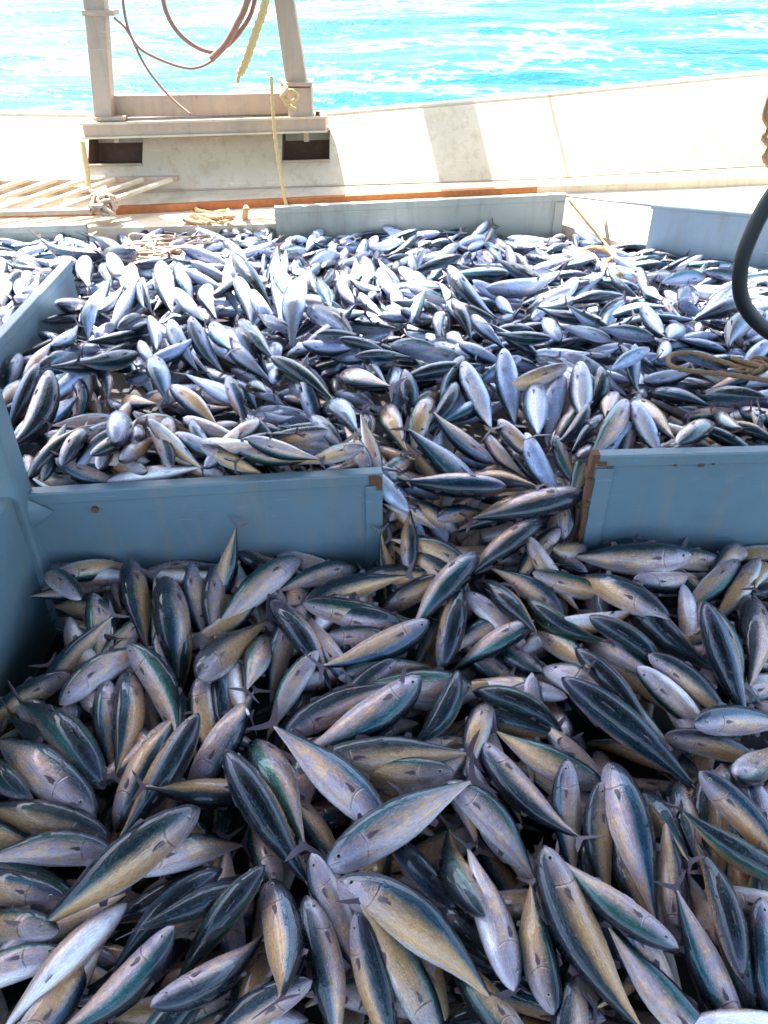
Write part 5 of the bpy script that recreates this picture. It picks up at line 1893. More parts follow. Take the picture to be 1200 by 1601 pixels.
1538 4428 404 205 13 35 79 97 3
2738 4241 350 197 12 -84 72 100 3
-2101 4221 396 313 4 98 84 94 3
-2815 4125 364 79 5 118 75 90 4
29 2943 406 328 -22 85 77 100 5
-211 2474 396 332 -10 190 87 100 3
-2077 2787 440 24 25 40 71 86 2
2161 3429 449 83 6 151 83 97 3
-3143 4897 318 350 -10 -55 87 98 2
-727 3541 480 111 2 -122 82 93 4
-1370 4408 426 257 7 205 86 101 1
1472 4752 312 158 3 95 71 101 4
-3119 4671 326 194 -14 94 73 101 0
273 2649 329 61 21 -90 75 87 1
-207 3421 389 246 19 107 79 99 5
-773 2585 441 121 17 182 80 87 1
105 4579 384 71 -12 -40 75 101 3
-598 3838 376 239 -6 19 80 89 5
-2043 3643 412 307 -15 -105 85 98 3
-66 5254 315 194 -5 -119 78 94 5
-881 3813 466 144 21 107 73 86 2
-925 2623 464 293 -2 -76 85 87 5
2427 3149 499 200 -14 191 84 94 0
324 3980 365 88 20 -7 85 97 4
2065 2515 535 293 9 73 79 100 1
-1939 2611 478 306 -8 105 86 89 0
-139 2432 423 118 15 78 87 95 0
-1317 4651 383 68 -13 -97 71 100 4
2278 4231 320 109 -12 75 80 98 3
2259 3790 396 320 5 66 82 95 1
-542 4590 362 301 10 17 84 91 5
-726 4764 370 64 6 -85 74 100 3
-814 5049 329 306 22 190 82 90 3
1478 4474 403 181 12 -77 73 101 5
-2150 4997 411 208 9 82 71 89 4
1137 4883 383 100 11 -15 85 95 0
1313 2894 436 1 -8 93 76 87 2
1148 3950 449 40 19 71 71 99 4
830 4301 352 12 -9 -27 75 87 4
-1212 4741 368 359 -6 91 86 88 3
2351 4279 311 134 -8 114 70 99 1
1117 3311 471 213 -14 -83 79 98 2
2349 3688 439 126 17 -98 77 97 1
2230 3291 446 237 11 224 70 100 2
-974 4101 512 40 -9 188 87 95 0
351 3605 362 192 0 89 85 88 3
-472 4660 349 284 0 88 70 99 3
1490 3879 430 116 26 69 81 88 4
-974 4735 384 302 26 268 71 99 2
-474 3916 414 36 9 147 74 94 1
-278 3346 426 186 -21 55 73 99 4
-1052 5093 318 288 -8 2 88 97 2
-871 3677 458 307 11 -87 71 89 0
969 3363 473 209 1 111 76 96 2
-2210 2857 446 248 10 132 87 91 4
2138 4614 265 42 13 219 71 88 2
-1340 3066 553 226 2 78 84 98 5
-1817 2945 447 285 22 -82 82 98 2
-1343 2853 551 290 2 -83 78 100 1
-2980 3913 406 259 1 -6 71 92 3
-3029 3843 446 33 -1 67 77 86 1
-1632 3851 435 90 17 -81 84 96 4
-140 4774 348 98 6 -85 74 95 1
-1694 5569 392 205 13 84 83 96 1
-1558 4324 380 10 22 75 83 91 5
-140 3527 385 16 26 90 81 88 5
1005 3584 466 165 -2 -130 78 94 2
1826 2768 492 149 -26 -124 79 91 5
-437 4479 415 299 -13 -84 72 94 0
1534 3172 485 329 12 93 85 86 4
839 3628 468 281 -3 -80 73 99 3
1791 4179 409 263 12 78 82 98 2
757 3150 464 314 9 -82 87 98 4
163 3718 407 316 9 -66 83 100 1
-338 3911 426 312 -24 -120 78 93 4
-1351 4128 484 252 8 99 76 87 2
-1321 5426 367 44 21 244 83 90 5
-1228 3514 440 172 16 155 74 93 5
-666 4061 404 155 6 94 86 97 3
1752 3479 434 194 8 233 70 96 4
-2373 3051 385 164 1 111 83 93 5
1266 4447 381 239 -5 -64 71 93 0
-1957 4893 404 242 -26 -95 82 86 0
-2619 4822 341 168 -1 92 73 100 5
-217 4494 343 290 4 -106 86 86 2
1490 2516 461 104 -22 69 85 100 0
-3146 4812 325 238 -14 119 75 95 1
778 4865 325 270 -8 19 78 91 1
-239 5197 314 226 -14 7 73 100 5
1010 3167 481 159 8 -56 82 87 4
380 3682 372 325 14 95 78 96 1
-1379 2671 512 71 26 -3 72 87 2
-1126 5035 315 348 23 -133 70 99 1
2957 4036 392 247 -9 -87 75 96 3
-2482 4261 346 140 5 -57 81 90 3
-283 2441 434 193 -21 -58 73 90 4
43 2337 378 116 26 179 81 89 1
-1228 5159 354 173 -5 -85 71 93 1
-2546 3516 421 256 -2 -15 84 101 0
1451 3079 496 341 -4 82 83 91 2
-255 4562 389 288 14 3 80 100 1
-3300 4871 376 342 -7 -76 78 94 1
-2674 4294 370 164 0 -60 82 95 4
-315 3689 354 53 3 -70 78 93 3
365 2536 346 29 24 104 86 92 3
-833 2698 499 342 1 86 77 91 0
-324 3438 404 261 18 79 81 102 2
-1024 5020 379 300 -16 85 79 86 1
-1497 4889 357 51 10 31 81 93 3
383 4027 411 315 -17 187 78 98 5
672 4514 376 84 -9 -74 71 86 1
-2098 3071 399 84 -12 -83 71 93 5
1707 5062 303 358 16 87 82 87 2
-1746 3790 410 333 11 30 87 94 1
444 4611 367 291 -9 -82 87 100 3
-1112 5359 336 232 13 85 80 86 0
746 3573 438 159 -26 203 79 88 0
-2800 3876 430 77 26 -46 76 86 0
175 3365 426 310 -10 -4 80 88 5
1439 2828 426 177 -11 97 81 98 1
-2462 3086 450 217 7 -102 75 101 0
112 4772 363 288 25 79 82 99 0
-3223 5060 370 349 -11 105 77 98 0
1555 4879 268 343 7 64 75 94 4
-2445 2751 479 177 3 -65 82 92 2
1149 5193 350 102 -10 95 78 99 2
-1417 3616 419 343 -13 -60 77 94 1
-1106 4922 345 279 2 -85 84 89 0
-692 2358 440 142 0 100 87 97 0
434 4364 399 122 -6 67 87 90 4
-189 3819 416 148 13 -9 73 95 4
677 4675 362 277 26 219 80 94 5
1270 3575 457 315 -5 269 80 90 1
2030 3421 434 241 -6 90 83 94 3
-3033 4661 368 109 -14 82 84 95 4
945 3915 419 114 -18 180 76 95 1
1705 2810 491 127 5 -82 87 99 3
1037 4373 356 345 14 -82 73 90 0
1896 4791 371 169 -7 -109 80 89 4
853 5208 342 13 6 -108 87 95 0
-1187 2344 486 139 16 -103 72 98 3
-844 4009 481 8 -14 173 74 99 0
-1391 3175 546 205 8 -101 86 94 3
384 3100 476 318 -8 66 79 87 4
-363 3282 463 266 -11 -23 79 100 3
-861 5171 309 144 0 44 77 97 5
-1021 3093 510 117 12 98 86 89 1
-3028 4836 360 11 -6 88 86 96 4
1515 2703 471 306 6 88 85 92 3
2769 4157 349 139 26 -68 75 97 4
680 2495 354 117 -13 91 82 99 0
-1150 4425 440 51 0 163 77 98 4
-508 2477 503 348 -23 -93 84 88 0
359 3767 388 106 -16 -65 76 95 2
1413 4965 302 306 0 -33 78 99 1
-1149 4808 369 270 21 -79 70 87 2
-110 2614 391 154 25 57 73 89 0
3031 3899 403 126 7 -79 74 101 1
665 4768 350 254 26 24 77 89 1
2222 4566 330 128 -11 75 81 99 1
-294 3153 450 138 26 -93 83 93 4
-2629 3455 423 160 -14 -85 70 99 0
-2408 3751 427 82 -11 149 87 101 2
-541 2403 479 168 13 -98 79 92 0
1425 4116 419 137 -11 6 76 100 2
-635 3991 462 7 -15 30 83 89 5
-46 3347 453 222 8 -105 75 97 3
2607 3823 409 48 1 84 84 92 5
1565 5094 301 136 4 -96 76 99 4
1603 3887 393 66 11 96 74 98 0
-2450 5068 371 188 9 158 75 93 0
-2236 4832 375 164 7 -48 75 101 0
-1003 3568 480 61 3 -93 84 98 2
1967 3269 449 218 17 116 86 89 4
-1292 2919 561 84 -13 -50 88 96 4
-461 3236 478 149 -19 134 81 90 0
-834 3246 502 140 26 82 80 88 0
1384 3481 475 21 -12 63 83 102 4
85 4088 410 203 -6 -85 88 99 4
-323 5149 343 262 14 -104 76 89 2
-817 2904 539 233 10 -99 81 90 0
343 2925 408 10 14 109 87 89 2
51 2563 356 96 -11 -88 74 97 2
2850 4194 373 3 -13 -57 77 91 4
548 3573 417 244 6 -9 80 97 3
-2500 3410 423 17 -18 225 71 91 5
-2419 2983 442 164 17 102 73 100 4
943 3631 486 15 -17 114 72 99 5
2084 2853 480 178 -6 100 71 100 5
835 4026 408 31 -18 90 85 101 5
-2522 4852 401 0 5 114 82 101 1
-100 2701 406 355 -8 -94 76 94 5
2531 4139 372 307 3 -24 86 99 1
-655 3890 447 62 26 75 73 94 5
-2858 4252 385 296 16 -1 83 92 1
-409 2851 455 346 1 87 78 100 5
-1840 3130 454 188 -8 179 80 89 0
-2164 4896 392 49 6 -47 87 93 5
802 4666 339 103 12 192 75 90 0
-2341 3479 384 80 3 -102 86 98 1
-522 3524 410 92 -4 78 88 95 1
-2749 4862 390 165 -11 72 80 98 2
-716 2734 546 175 0 110 80 99 4
-1617 5395 331 55 -3 80 77 90 3
-1166 3434 490 74 -23 -86 87 88 4
91 2993 417 101 4 86 87 94 1
119 3848 398 140 1 78 85 95 2
2065 3329 433 70 -16 89 82 94 0
-1879 4212 405 272 20 180 86 95 5
1279 3721 448 16 -2 -70 72 87 5
-2726 4631 361 262 20 -103 73 101 5
1980 4334 344 14 8 115 80 90 1
102 2761 377 132 17 44 71 96 4
-1637 2691 484 75 9 -9 84 92 4
-2230 3080 414 206 9 78 78 89 2
-2408 4683 368 329 9 -30 85 98 3
374 4948 343 182 13 -93 81 91 4
-3299 4412 370 255 9 17 81 96 1
-1918 4743 355 359 -11 -104 83 96 0
1627 4701 332 32 -4 111 79 91 2
157 2845 388 92 0 62 72 100 4
-2708 4153 420 136 -10 -6 79 91 3
-1821 4930 403 107 26 -24 75 86 5
-1823 3790 440 208 -3 -111 88 101 4
-44 2512 422 24 -19 14 76 100 5
21 5160 323 240 -5 171 87 89 2
2829 4095 370 356 11 164 72 93 5
-168 4170 368 83 3 102 73 100 2
-80 4649 348 107 22 11 82 91 5
1186 3036 482 6 -4 -3 79 91 5
-2391 4169 388 268 14 -96 82 96 5
-2456 3212 451 183 4 -56 79 90 1
177 2361 302 288 4 104 76 97 0
-398 3709 379 259 -6 -100 73 100 5
1035 3859 453 168 9 -48 77 96 0
-2840 4925 382 185 -10 102 80 91 4
-2473 3482 450 54 -2 4 82 94 1
1449 3729 437 266 -7 196 79 101 1
1215 4558 367 296 24 151 73 93 3
748 3493 458 358 10 -78 81 94 5
2578 3295 473 243 26 52 75 87 0
1712 4812 354 19 16 -96 74 90 5
-1132 2575 469 88 -13 -76 77 93 0
2298 3994 340 4 19 -97 80 91 0
-687 4687 403 88 15 -74 80 87 4
-1996 4964 408 85 7 81 83 99 5
815 4518 385 281 -1 94 82 98 3
520 3495 451 346 19 -84 82 90 4
-2840 3635 438 209 11 -98 80 90 5
-434 5084 379 36 -9 43 72 87 5
1919 3363 439 246 -3 -79 76 90 1
2751 3979 369 200 -7 70 74 90 4
-1330 3629 495 245 -7 -94 81 89 2
-1966 3444 422 291 2 71 77 91 4
1837 3893 394 354 25 108 74 94 4
934 4406 404 166 7 -16 75 98 1
-3057 4911 381 186 -3 59 72 99 1
-2207 3615 437 55 21 110 79 98 2
-2171 4454 411 90 4 -67 82 90 4
970 2477 436 348 6 17 72 90 1
-1506 5396 341 104 6 248 84 100 1
219 3617 447 329 -7 56 81 88 1
85 2638 375 136 26 -4 70 101 2
-1001 3170 527 84 -21 28 75 88 3
-2711 3352 451 6 -2 74 73 102 5
2260 2672 489 303 9 -4 79 97 5
-56 4535 393 286 -8 94 75 96 2
-638 3709 418 47 -14 -85 70 97 2
2296 4585 357 305 17 -148 85 94 3
-1663 2609 509 242 -16 -60 84 93 3
-1077 4720 417 327 11 94 82 92 2
-1317 4765 430 195 20 82 73 95 1
-778 4218 494 339 -1 10 82 92 0
-391 2384 459 304 -26 12 73 93 1
142 3538 413 341 -13 94 85 90 3
1918 2965 473 283 4 217 72 93 5
-621 4473 423 308 10 113 83 90 2
-1034 3318 535 291 11 18 72 92 2
-122 2497 465 310 -22 155 71 90 0
1224 4632 397 287 15 81 74 94 2
-1001 4864 393 289 13 72 82 94 2
-2071 3368 407 250 0 73 84 101 5
-275 2607 450 215 -8 -106 86 91 1
-2484 3709 431 219 -26 -69 70 87 5
1707 2967 488 17 -7 200 77 98 4
-228 3508 429 10 15 -74 79 96 3
-240 4257 390 117 0 -91 71 100 2
1377 2482 526 289 8 -76 83 94 3
1682 3867 421 328 -3 -74 79 86 0
-2280 4731 393 321 8 -64 72 99 3
-1961 3174 454 262 8 -3 83 91 2
1019 2906 447 135 11 114 73 91 4
-1315 3523 499 313 -18 196 78 96 1
2076 4144 394 181 20 166 71 98 3
-454 2525 520 104 -6 -96 81 90 0
-733 2381 483 120 5 161 81 94 4
-519 2358 499 324 -26 48 82 102 2
-413 2440 547 303 -18 -72 83 96 5
-170 2357 435 332 -8 167 77 89 3
-556 2396 553 308 -11 -93 80 88 4
75 2529 427 79 -9 -112 87 94 5
-9 2344 427 143 18 72 76 97 2
-523 2556 554 339 14 -62 86 99 4
-79 2457 503 312 -9 78 80 95 1
-251 2537 509 348 23 -82 88 89 1
-404 2421 546 114 26 -39 86 89 1
-917 2397 463 142 21 -109 71 92 5
-39 2417 483 162 21 97 73 87 2
22 2417 423 112 11 74 75 96 2
-1135 2402 531 132 16 68 85 102 3
-434 2594 529 147 10 204 71 93 5
-130 2333 475 174 -2 56 77 95 5
-781 2421 520 156 -7 44 82 95 3
-700 2378 548 124 26 150 71 95 3
-616 2309 542 342 -17 163 80 91 0
-1130 2548 506 164 -5 -87 73 102 5
-1074 2480 551 15 -19 87 85 90 1
-1052 2261 471 354 -8 69 81 88 4
-963 2593 511 129 -10 -33 80 87 5
-382 2559 546 9 -21 -1 80 87 3
-1027 2454 566 191 19 146 84 94 0
-204 2410 524 123 21 -23 79 98 0
-886 2396 520 281 -22 -82 86 99 4
82 2340 354 126 26 -97 85 101 0
-490 2424 550 345 -3 70 82 94 2
-996 2362 524 119 26 191 71 96 1
-963 2527 566 88 18 -109 82 88 3
-784 2477 563 317 26 262 79 94 4
-410 2495 547 143 26 -89 73 86 4
-810 2315 495 331 -26 83 75 87 4
-254 2405 538 157 1 129 72 99 3
-1117 2293 519 349 3 16 80 92 5
-646 2590 541 334 26 103 71 88 3
-627 2432 557 163 11 -79 79 99 2
-69 2577 476 127 -2 109 83 93 5
-78 2368 514 203 9 93 84 91 3
-309 2301 518 181 -4 79 74 101 3
-348 2475 543 137 16 -116 87 100 2
42 2576 437 140 -11 147 70 101 2
-575 2537 556 157 -10 -31 80 92 4
-257 2600 538 13 -22 -70 84 94 2
-709 2491 561 165 0 62 75 98 5
-203 2564 535 159 -3 65 86 95 0
-654 2522 559 120 -12 -11 80 96 0
-836 2579 566 150 4 11 85 90 0
-910 2336 561 321 5 166 80 96 4
-186 2506 534 338 -3 -119 79 89 0
81 2456 398 4 -26 54 76 95 5
-523 2490 553 147 3 -62 81 87 2
-143 2562 532 117 -12 73 72 90 2
-127 2434 532 304 -10 78 81 98 3
-1016 2316 561 16 9 -112 76 101 1
1412 2575 486 297 22 -23 80 100 2
1368 2497 547 74 -2 -114 75 96 1
1157 2404 488 194 -26 96 78 98 4
1495 2484 532 81 21 23 78 99 2
1342 2611 506 263 26 -22 70 98 4
1214 2459 540 200 -14 138 80 96 2
1377 2494 548 272 -26 181 86 88 3
1327 2475 546 247 -21 -40 85 95 3
803 2591 423 249 -9 22 70 101 1
1010 2379 442 178 -26 93 74 101 3
884 2447 436 253 -17 97 81 96 0
1065 2642 446 318 25 -51 78 95 2
765 2646 431 303 24 210 79 88 3
949 2475 479 27 8 57 79 89 3
1103 2429 534 235 -20 182 76 99 1
1598 2473 516 77 26 69 70 97 5
1011 2444 530 317 11 88 71 96 2
1118 2471 535 235 10 89 73 99 3
1006 2576 499 195 -13 -74 85 100 3
1491 2612 554 291 26 68 86 91 4
838 2524 486 254 -11 -109 87 95 4
856 2614 520 84 -17 -83 75 92 0
1131 2599 506 214 26 -68 75 97 0
1447 2476 553 77 10 86 77 93 3
763 2474 473 184 -26 -103 74 87 5
768 2454 484 280 9 247 84 89 5
1247 2633 476 310 26 -75 81 90 1
1552 2555 558 324 10 96 82 93 2
1255 2475 541 253 2 147 85 89 5
851 2367 494 343 -16 -58 86 95 4
1079 2552 528 253 22 -68 84 97 0
1325 2531 533 235 8 104 85 86 1
704 2485 443 254 -18 86 79 98 3
1468 2534 554 288 7 -95 81 98 3
1517 2435 555 41 18 219 80 98 0
923 2594 517 224 26 129 74 92 4
959 2397 528 193 -11 102 87 97 4
983 2625 517 108 -26 141 71 98 2
738 2587 487 104 -20 102 76 98 2
1578 2630 560 344 -5 -88 77 94 2
1229 2577 503 123 -25 -41 86 86 4
1033 2514 530 54 1 -26 72 96 4
760 2534 496 243 13 214 78 96 1
1426 2637 531 89 -20 -90 70 90 3
1060 2472 532 176 -8 222 74 99 4
1052 2414 532 171 8 -112 71 101 4
1171 2649 476 246 26 -86 82 89 0
1137 2547 523 220 22 -41 79 98 2
1251 2512 531 37 7 -104 73 101 1
1302 2479 543 287 -4 -30 79 99 5
1575 1011 229 94 3 -76 99 87 3
1615 942 224 274 -5 116 93 100 4
1624 1132 231 203 3 3 89 96 5
1691 942 221 250 15 147 89 92 3
1915 1511 217 257 -6 -85 88 88 0
1657 575 204 331 -3 181 89 98 0
1801 1790 235 197 -3 -66 96 90 3
1805 1888 246 68 17 -76 98 88 5
1586 2176 257 14 -15 86 90 101 5
1781 853 215 279 2 20 101 101 5
1738 1757 234 191 -4 -60 87 93 0
1964 1293 214 275 3 -104 102 87 0
1749 1112 225 68 -4 -30 93 89 4
1657 1332 231 208 6 83 95 96 2
1619 319 199 168 4 239 101 89 4
1854 2066 260 68 -6 -114 97 93 5
1629 1452 233 303 13 -18 91 93 3
2025 1473 211 295 -6 38 86 92 1
1599 824 217 232 -8 85 86 102 2
1565 1950 255 78 9 48 100 96 5
1752 1952 253 214 -17 12 86 102 2
2317 2202 267 303 3 108 87 86 5
1977 2141 263 271 11 60 90 98 2
1722 1508 227 201 26 -114 87 97 4
1917 1621 218 248 -8 111 88 88 4
1707 1279 228 218 5 165 96 91 3
1844 1958 252 268 -6 148 87 90 3
1668 2082 259 83 4 66 97 91 2
1606 2126 258 287 9 17 95 102 3
2169 1972 246 135 12 9 95 86 3
1602 1631 233 316 7 -56 94 88 3
2069 2158 264 280 22 -93 91 89 0
1799 1650 224 220 -14 35 91 89 3
1888 1709 224 218 6 -80 89 95 0
2173 1865 236 173 16 220 86 100 3
2093 2052 259 288 1 69 96 102 2
1672 2158 259 248 23 111 87 97 0
1827 2162 261 69 5 -10 89 90 0
2290 2150 265 278 4 99 94 87 4
1904 1424 217 239 -2 94 98 101 0
1962 2197 264 316 10 1 90 102 3
1690 1868 246 187 -1 -82 94 100 1
1883 1085 218 53 4 30 91 98 3
1755 2117 260 230 4 -87 95 98 1
2138 1597 209 276 -8 -59 93 97 2
1705 2152 259 306 15 167 97 92 4
2259 2001 254 341 -11 -15 87 99 5
1580 1331 235 187 -2 -46 94 98 2
1609 1852 247 233 -8 225 87 93 1
1996 1626 215 281 3 104 88 101 3
1726 738 211 141 9 184 99 101 0
1765 986 220 4 -20 91 91 89 1
1959 1760 227 129 12 21 97 99 3
2072 2152 264 274 26 -138 90 101 1
1853 2151 261 294 8 149 94 93 2
2012 1709 220 112 10 98 98 89 3
1564 1703 237 346 -4 103 95 100 3
2059 1950 249 326 -3 131 87 99 0
1674 494 203 145 10 -104 97 89 3
2017 2081 261 151 0 -80 100 89 2
1946 2020 257 84 15 -76 89 93 3
2076 1755 223 107 9 -38 99 94 3
1871 1190 219 249 12 124 92 92 0
1864 1824 237 248 3 -68 101 91 4
1672 1058 227 234 6 70 86 100 1
1586 581 203 117 0 -78 89 91 5
1767 2144 260 122 -11 -91 102 91 4
1777 1212 224 230 5 187 100 92 3
1687 2001 257 225 -5 -68 93 87 1
1861 943 216 215 20 89 101 89 4
916 4867 364 348 12 85 79 89 5
2349 3903 399 104 -12 59 80 89 1
-1182 5358 373 341 12 -108 82 89 5
172 5031 342 204 11 -94 78 88 4
2138 3407 493 67 17 181 86 92 1
-967 4497 468 325 15 64 76 92 3
1913 3994 406 355 10 100 82 97 4
1450 3623 445 7 11 131 79 93 5
-2600 4894 410 328 26 84 82 88 2
-1809 4185 438 300 6 -76 86 95 4
-414 4214 474 105 18 -42 81 97 2
2748 3892 392 11 -26 -75 71 101 0
-2025 4969 444 83 26 -104 80 89 2
221 5078 358 350 1 -69 85 92 2
-3020 3982 465 277 11 -88 88 93 5
2782 4262 383 359 -17 -23 77 87 1
-2631 4341 374 132 -9 -9 76 86 2
1889 3297 473 42 16 -4 71 96 1
-2430 3400 445 183 26 -85 73 89 5
-426 4764 399 68 -21 83 77 98 1
1803 2959 525 107 -9 167 88 92 0
2306 3977 404 161 -17 198 81 96 1
-76 4590 431 258 15 206 80 97 0
-2979 4151 402 295 21 -77 81 96 5
-1733 3132 494 163 6 -86 78 94 0
2056 4379 381 186 2 -101 72 90 0
-819 4824 403 260 10 -92 75 88 0
-1045 4178 504 224 -12 -99 75 98 1
-947 5490 374 336 9 1 87 92 5
-2536 4949 426 358 -4 -95 83 88 5
621 4846 344 259 5 94 88 95 1
2196 4157 389 158 -12 80 78 96 1
-2361 3891 436 280 -6 71 77 87 4
-1091 5100 406 341 2 169 74 100 0
-2297 4056 400 51 -24 -108 82 100 0
-2528 2946 491 147 26 -47 71 91 3
-2785 5003 440 151 6 79 85 87 0
2026 3826 475 348 3 -6 78 101 4
1691 3185 518 26 -16 92 70 91 0
-1622 5573 388 267 -5 12 75 88 0
2029 3175 471 9 9 28 74 100 2
-1479 4829 372 235 12 79 71 90 2
460 5245 441 178 7 74 81 92 5
1808 2508 519 284 16 -63 81 102 4
-2246 2774 483 343 1 -115 73 94 4
-2005 3437 457 306 18 46 79 100 5
-1659 5300 388 111 9 93 88 93 3
1118 4484 399 8 22 84 82 90 4
-2617 4834 423 138 13 130 79 89 2
2553 3556 436 76 -26 -2 78 97 3
-2313 3026 458 147 12 -79 73 89 4
-2977 4844 409 6 -2 -81 77 91 2
-1102 5240 366 183 3 -29 79 87 2
-512 4917 349 247 24 -100 75 100 0
-2778 4720 359 323 15 176 76 96 2
2549 3345 493 245 14 180 79 91 4
-3166 4915 401 50 -7 89 83 93 2
-1390 5386 357 80 23 33 70 95 1
-1979 2602 506 250 -7 6 84 88 5
-544 5021 396 240 -16 11 85 94 0
-2622 3543 432 174 -24 189 85 102 0
-3255 4981 385 25 11 67 80 98 1
2938 3976 444 312 12 1 87 89 0
-413 5153 389 77 -4 -67 71 94 0
-874 5411 388 291 -26 -105 77 87 5
-1287 4415 447 40 -17 40 81 97 5
-430 4336 522 270 20 -35 81 93 4
-1426 2643 564 42 13 -11 82 92 4
-2192 3781 442 279 26 197 75 100 1
-1349 4648 429 6 -19 -85 77 89 2
-134 4211 409 292 16 156 83 92 1
-979 4866 431 127 11 87 87 93 3
-94 5101 361 201 1 82 71 97 5
2327 3237 447 45 6 -123 88 102 0
-1338 5564 365 40 19 101 72 93 5
-560 4370 461 91 0 90 87 90 3
2964 4077 443 282 26 175 73 90 2
-2932 3651 464 208 23 54 77 102 3
-2613 3936 454 96 12 -84 88 92 5
2124 4043 408 170 -10 -87 84 93 0
1862 2721 563 278 -5 -116 83 87 4
975 4903 405 18 -8 -12 72 90 4
-2344 4779 440 326 4 58 73 95 3
2291 2714 526 146 -5 -53 86 100 2
-1069 4400 476 33 13 -85 75 101 5
74 4975 384 31 26 -67 71 91 1
-1738 2603 533 203 -19 218 86 96 1
-2699 4253 418 310 -1 104 81 86 0
-1173 4101 519 18 16 -21 79 87 5
-2387 2998 502 358 -4 -87 85 91 2
2423 3518 443 96 4 -68 81 93 4
-2011 3968 452 77 -4 -25 85 91 4
2556 3877 448 73 2 -34 83 96 3
2256 4388 348 141 -10 92 74 101 3
-3005 4419 391 145 -5 -121 77 95 3
-990 5544 434 182 1 -32 78 102 4
-2022 3775 468 278 -15 55 82 96 5
2696 3738 420 169 3 -63 81 95 3
2200 3417 497 35 -26 78 70 94 3
1586 2578 602 306 9 -91 72 87 2
529 4558 424 276 15 -51 80 88 5
-2873 3736 478 53 -17 -34 86 87 4
-1744 2723 508 201 -14 171 88 90 3
-733 5089 369 268 22 57 80 100 2
1418 4872 324 355 12 22 86 96 2
-2350 4276 401 286 -15 29 85 87 1
-1867 3613 480 258 3 75 84 89 5
-1795 3628 498 289 -12 -67 77 101 3
-3106 5063 412 153 -7 4 87 96 3
2013 2755 492 146 -25 198 70 93 1
1972 3783 480 127 19 -120 74 102 5
2267 3448 493 78 -5 103 85 89 4
-2840 4325 435 156 -1 176 80 92 2
2064 3542 485 130 -26 25 80 94 0
-2161 4980 454 47 4 25 71 98 4
2006 2968 503 314 17 -105 87 97 0
2666 3609 456 54 -8 -44 78 97 0
2363 3303 493 92 -9 36 86 94 1
1764 3368 436 32 -25 -8 71 93 2
756 4814 376 118 -20 -26 87 98 2
2893 3772 396 289 20 -89 80 94 0
1169 5198 396 76 -4 164 76 92 2
-2004 2769 514 70 10 66 84 89 4
1775 4968 327 349 20 -77 81 100 1
-2475 4369 368 306 16 122 76 96 2
-1893 3048 479 343 1 97 74 93 4
-1344 4484 473 261 18 96 79 96 2
-77 4685 452 96 -23 44 77 90 3
1899 3709 449 301 -5 -86 87 90 5
-2371 2725 518 175 12 81 73 97 2
2408 3802 453 88 3 -25 87 92 5
1696 2872 538 319 9 -10 83 89 4
2455 4449 357 229 -6 -114 87 88 1
2059 2547 578 104 -12 -74 81 90 2
2612 4057 426 53 -26 105 71 88 1
-309 4117 411 93 -2 113 88 100 4
-1886 4585 339 345 -9 185 70 99 2
-2556 4825 469 317 -14 30 87 93 2
2183 3858 477 339 -4 -97 70 100 1
1990 4052 442 211 14 70 78 88 4
821 5179 354 297 -8 89 81 97 2
-167 4044 393 108 14 -87 85 89 0
897 3943 447 189 -4 100 81 91 3
-2747 4538 403 317 -5 -96 84 86 3
2162 4310 366 350 -8 -80 72 100 0
2754 3828 439 345 -11 86 85 91 4
-3239 4267 408 323 -5 97 82 97 2
-198 4756 358 74 26 -56 72 94 0
1980 4658 359 200 -2 -23 85 97 4
602 5209 410 224 1 -100 86 100 5
-2310 3575 432 256 17 -61 87 94 1
-1049 4248 528 45 0 115 73 94 3
-366 5045 370 212 -6 73 74 86 4
2452 4098 399 93 -6 11 81 95 4
2725 3980 424 162 13 179 83 100 0
2557 4099 432 82 -25 -94 72 87 4
926 4029 443 32 -13 -85 85 86 5
-3033 4906 442 348 3 8 79 98 2
-3162 4206 445 318 -9 2 73 100 2
-1276 4272 481 73 -17 31 72 91 4
-1345 4548 456 17 10 -70 76 88 1
-1895 2952 489 152 -15 -94 73 100 5
-2524 4521 373 120 -13 18 84 86 2
-1670 3678 441 270 -3 92 75 97 5
-2455 3865 411 240 -23 -76 76 90 2
-2630 3822 457 277 -21 68 73 98 4
-74 4466 472 108 26 -96 75 97 2
-2146 4393 452 100 11 100 85 90 0
1943 4599 397 218 -8 81 87 90 2
-3023 4609 408 21 -3 168 85 97 5
2284 4322 391 135 10 116 84 101 3
-1925 3354 504 56 19 -59 86 92 1
-1937 4204 432 300 26 -83 81 95 4
-2729 4925 461 131 6 63 85 99 3
1116 4924 437 282 2 19 75 87 3
-1189 5291 382 160 -25 -90 77 92 1
1949 2704 593 330 -3 -11 80 98 1
-1778 2621 561 127 -5 21 81 101 2
2906 3920 453 141 0 103 76 94 1
2100 2931 555 145 17 107 87 88 4
-948 5365 337 311 6 200 73 90 4
-2860 4672 431 3 -9 85 75 101 3
-890 5031 350 270 3 88 83 90 3
-2176 2794 489 246 22 -21 85 91 0
-2557 4759 473 140 21 87 75 90 5
-2572 5055 441 183 3 -46 73 93 1
1477 3697 455 208 26 215 74 97 1
-3241 4769 394 38 3 -97 73 99 1
-804 5288 385 116 18 -56 75 90 5
-303 5048 406 246 16 8 72 94 1
-1174 3243 549 42 1 -63 84 91 4
631 3570 468 40 -12 -17 81 93 2
-2293 3385 423 225 -15 -77 81 96 1
2949 4149 449 274 26 172 82 100 3
-2266 3828 392 264 20 -96 85 87 3
-2166 2734 544 194 13 135 77 88 2
202 4213 406 308 15 -93 70 91 3
-2247 4211 404 71 -4 204 71 96 0
2070 4524 343 352 -8 148 88 93 1
1933 2558 594 144 -7 -69 76 92 4
-2817 4164 453 112 3 79 78 94 1
-2982 4287 399 302 -16 46 85 94 3
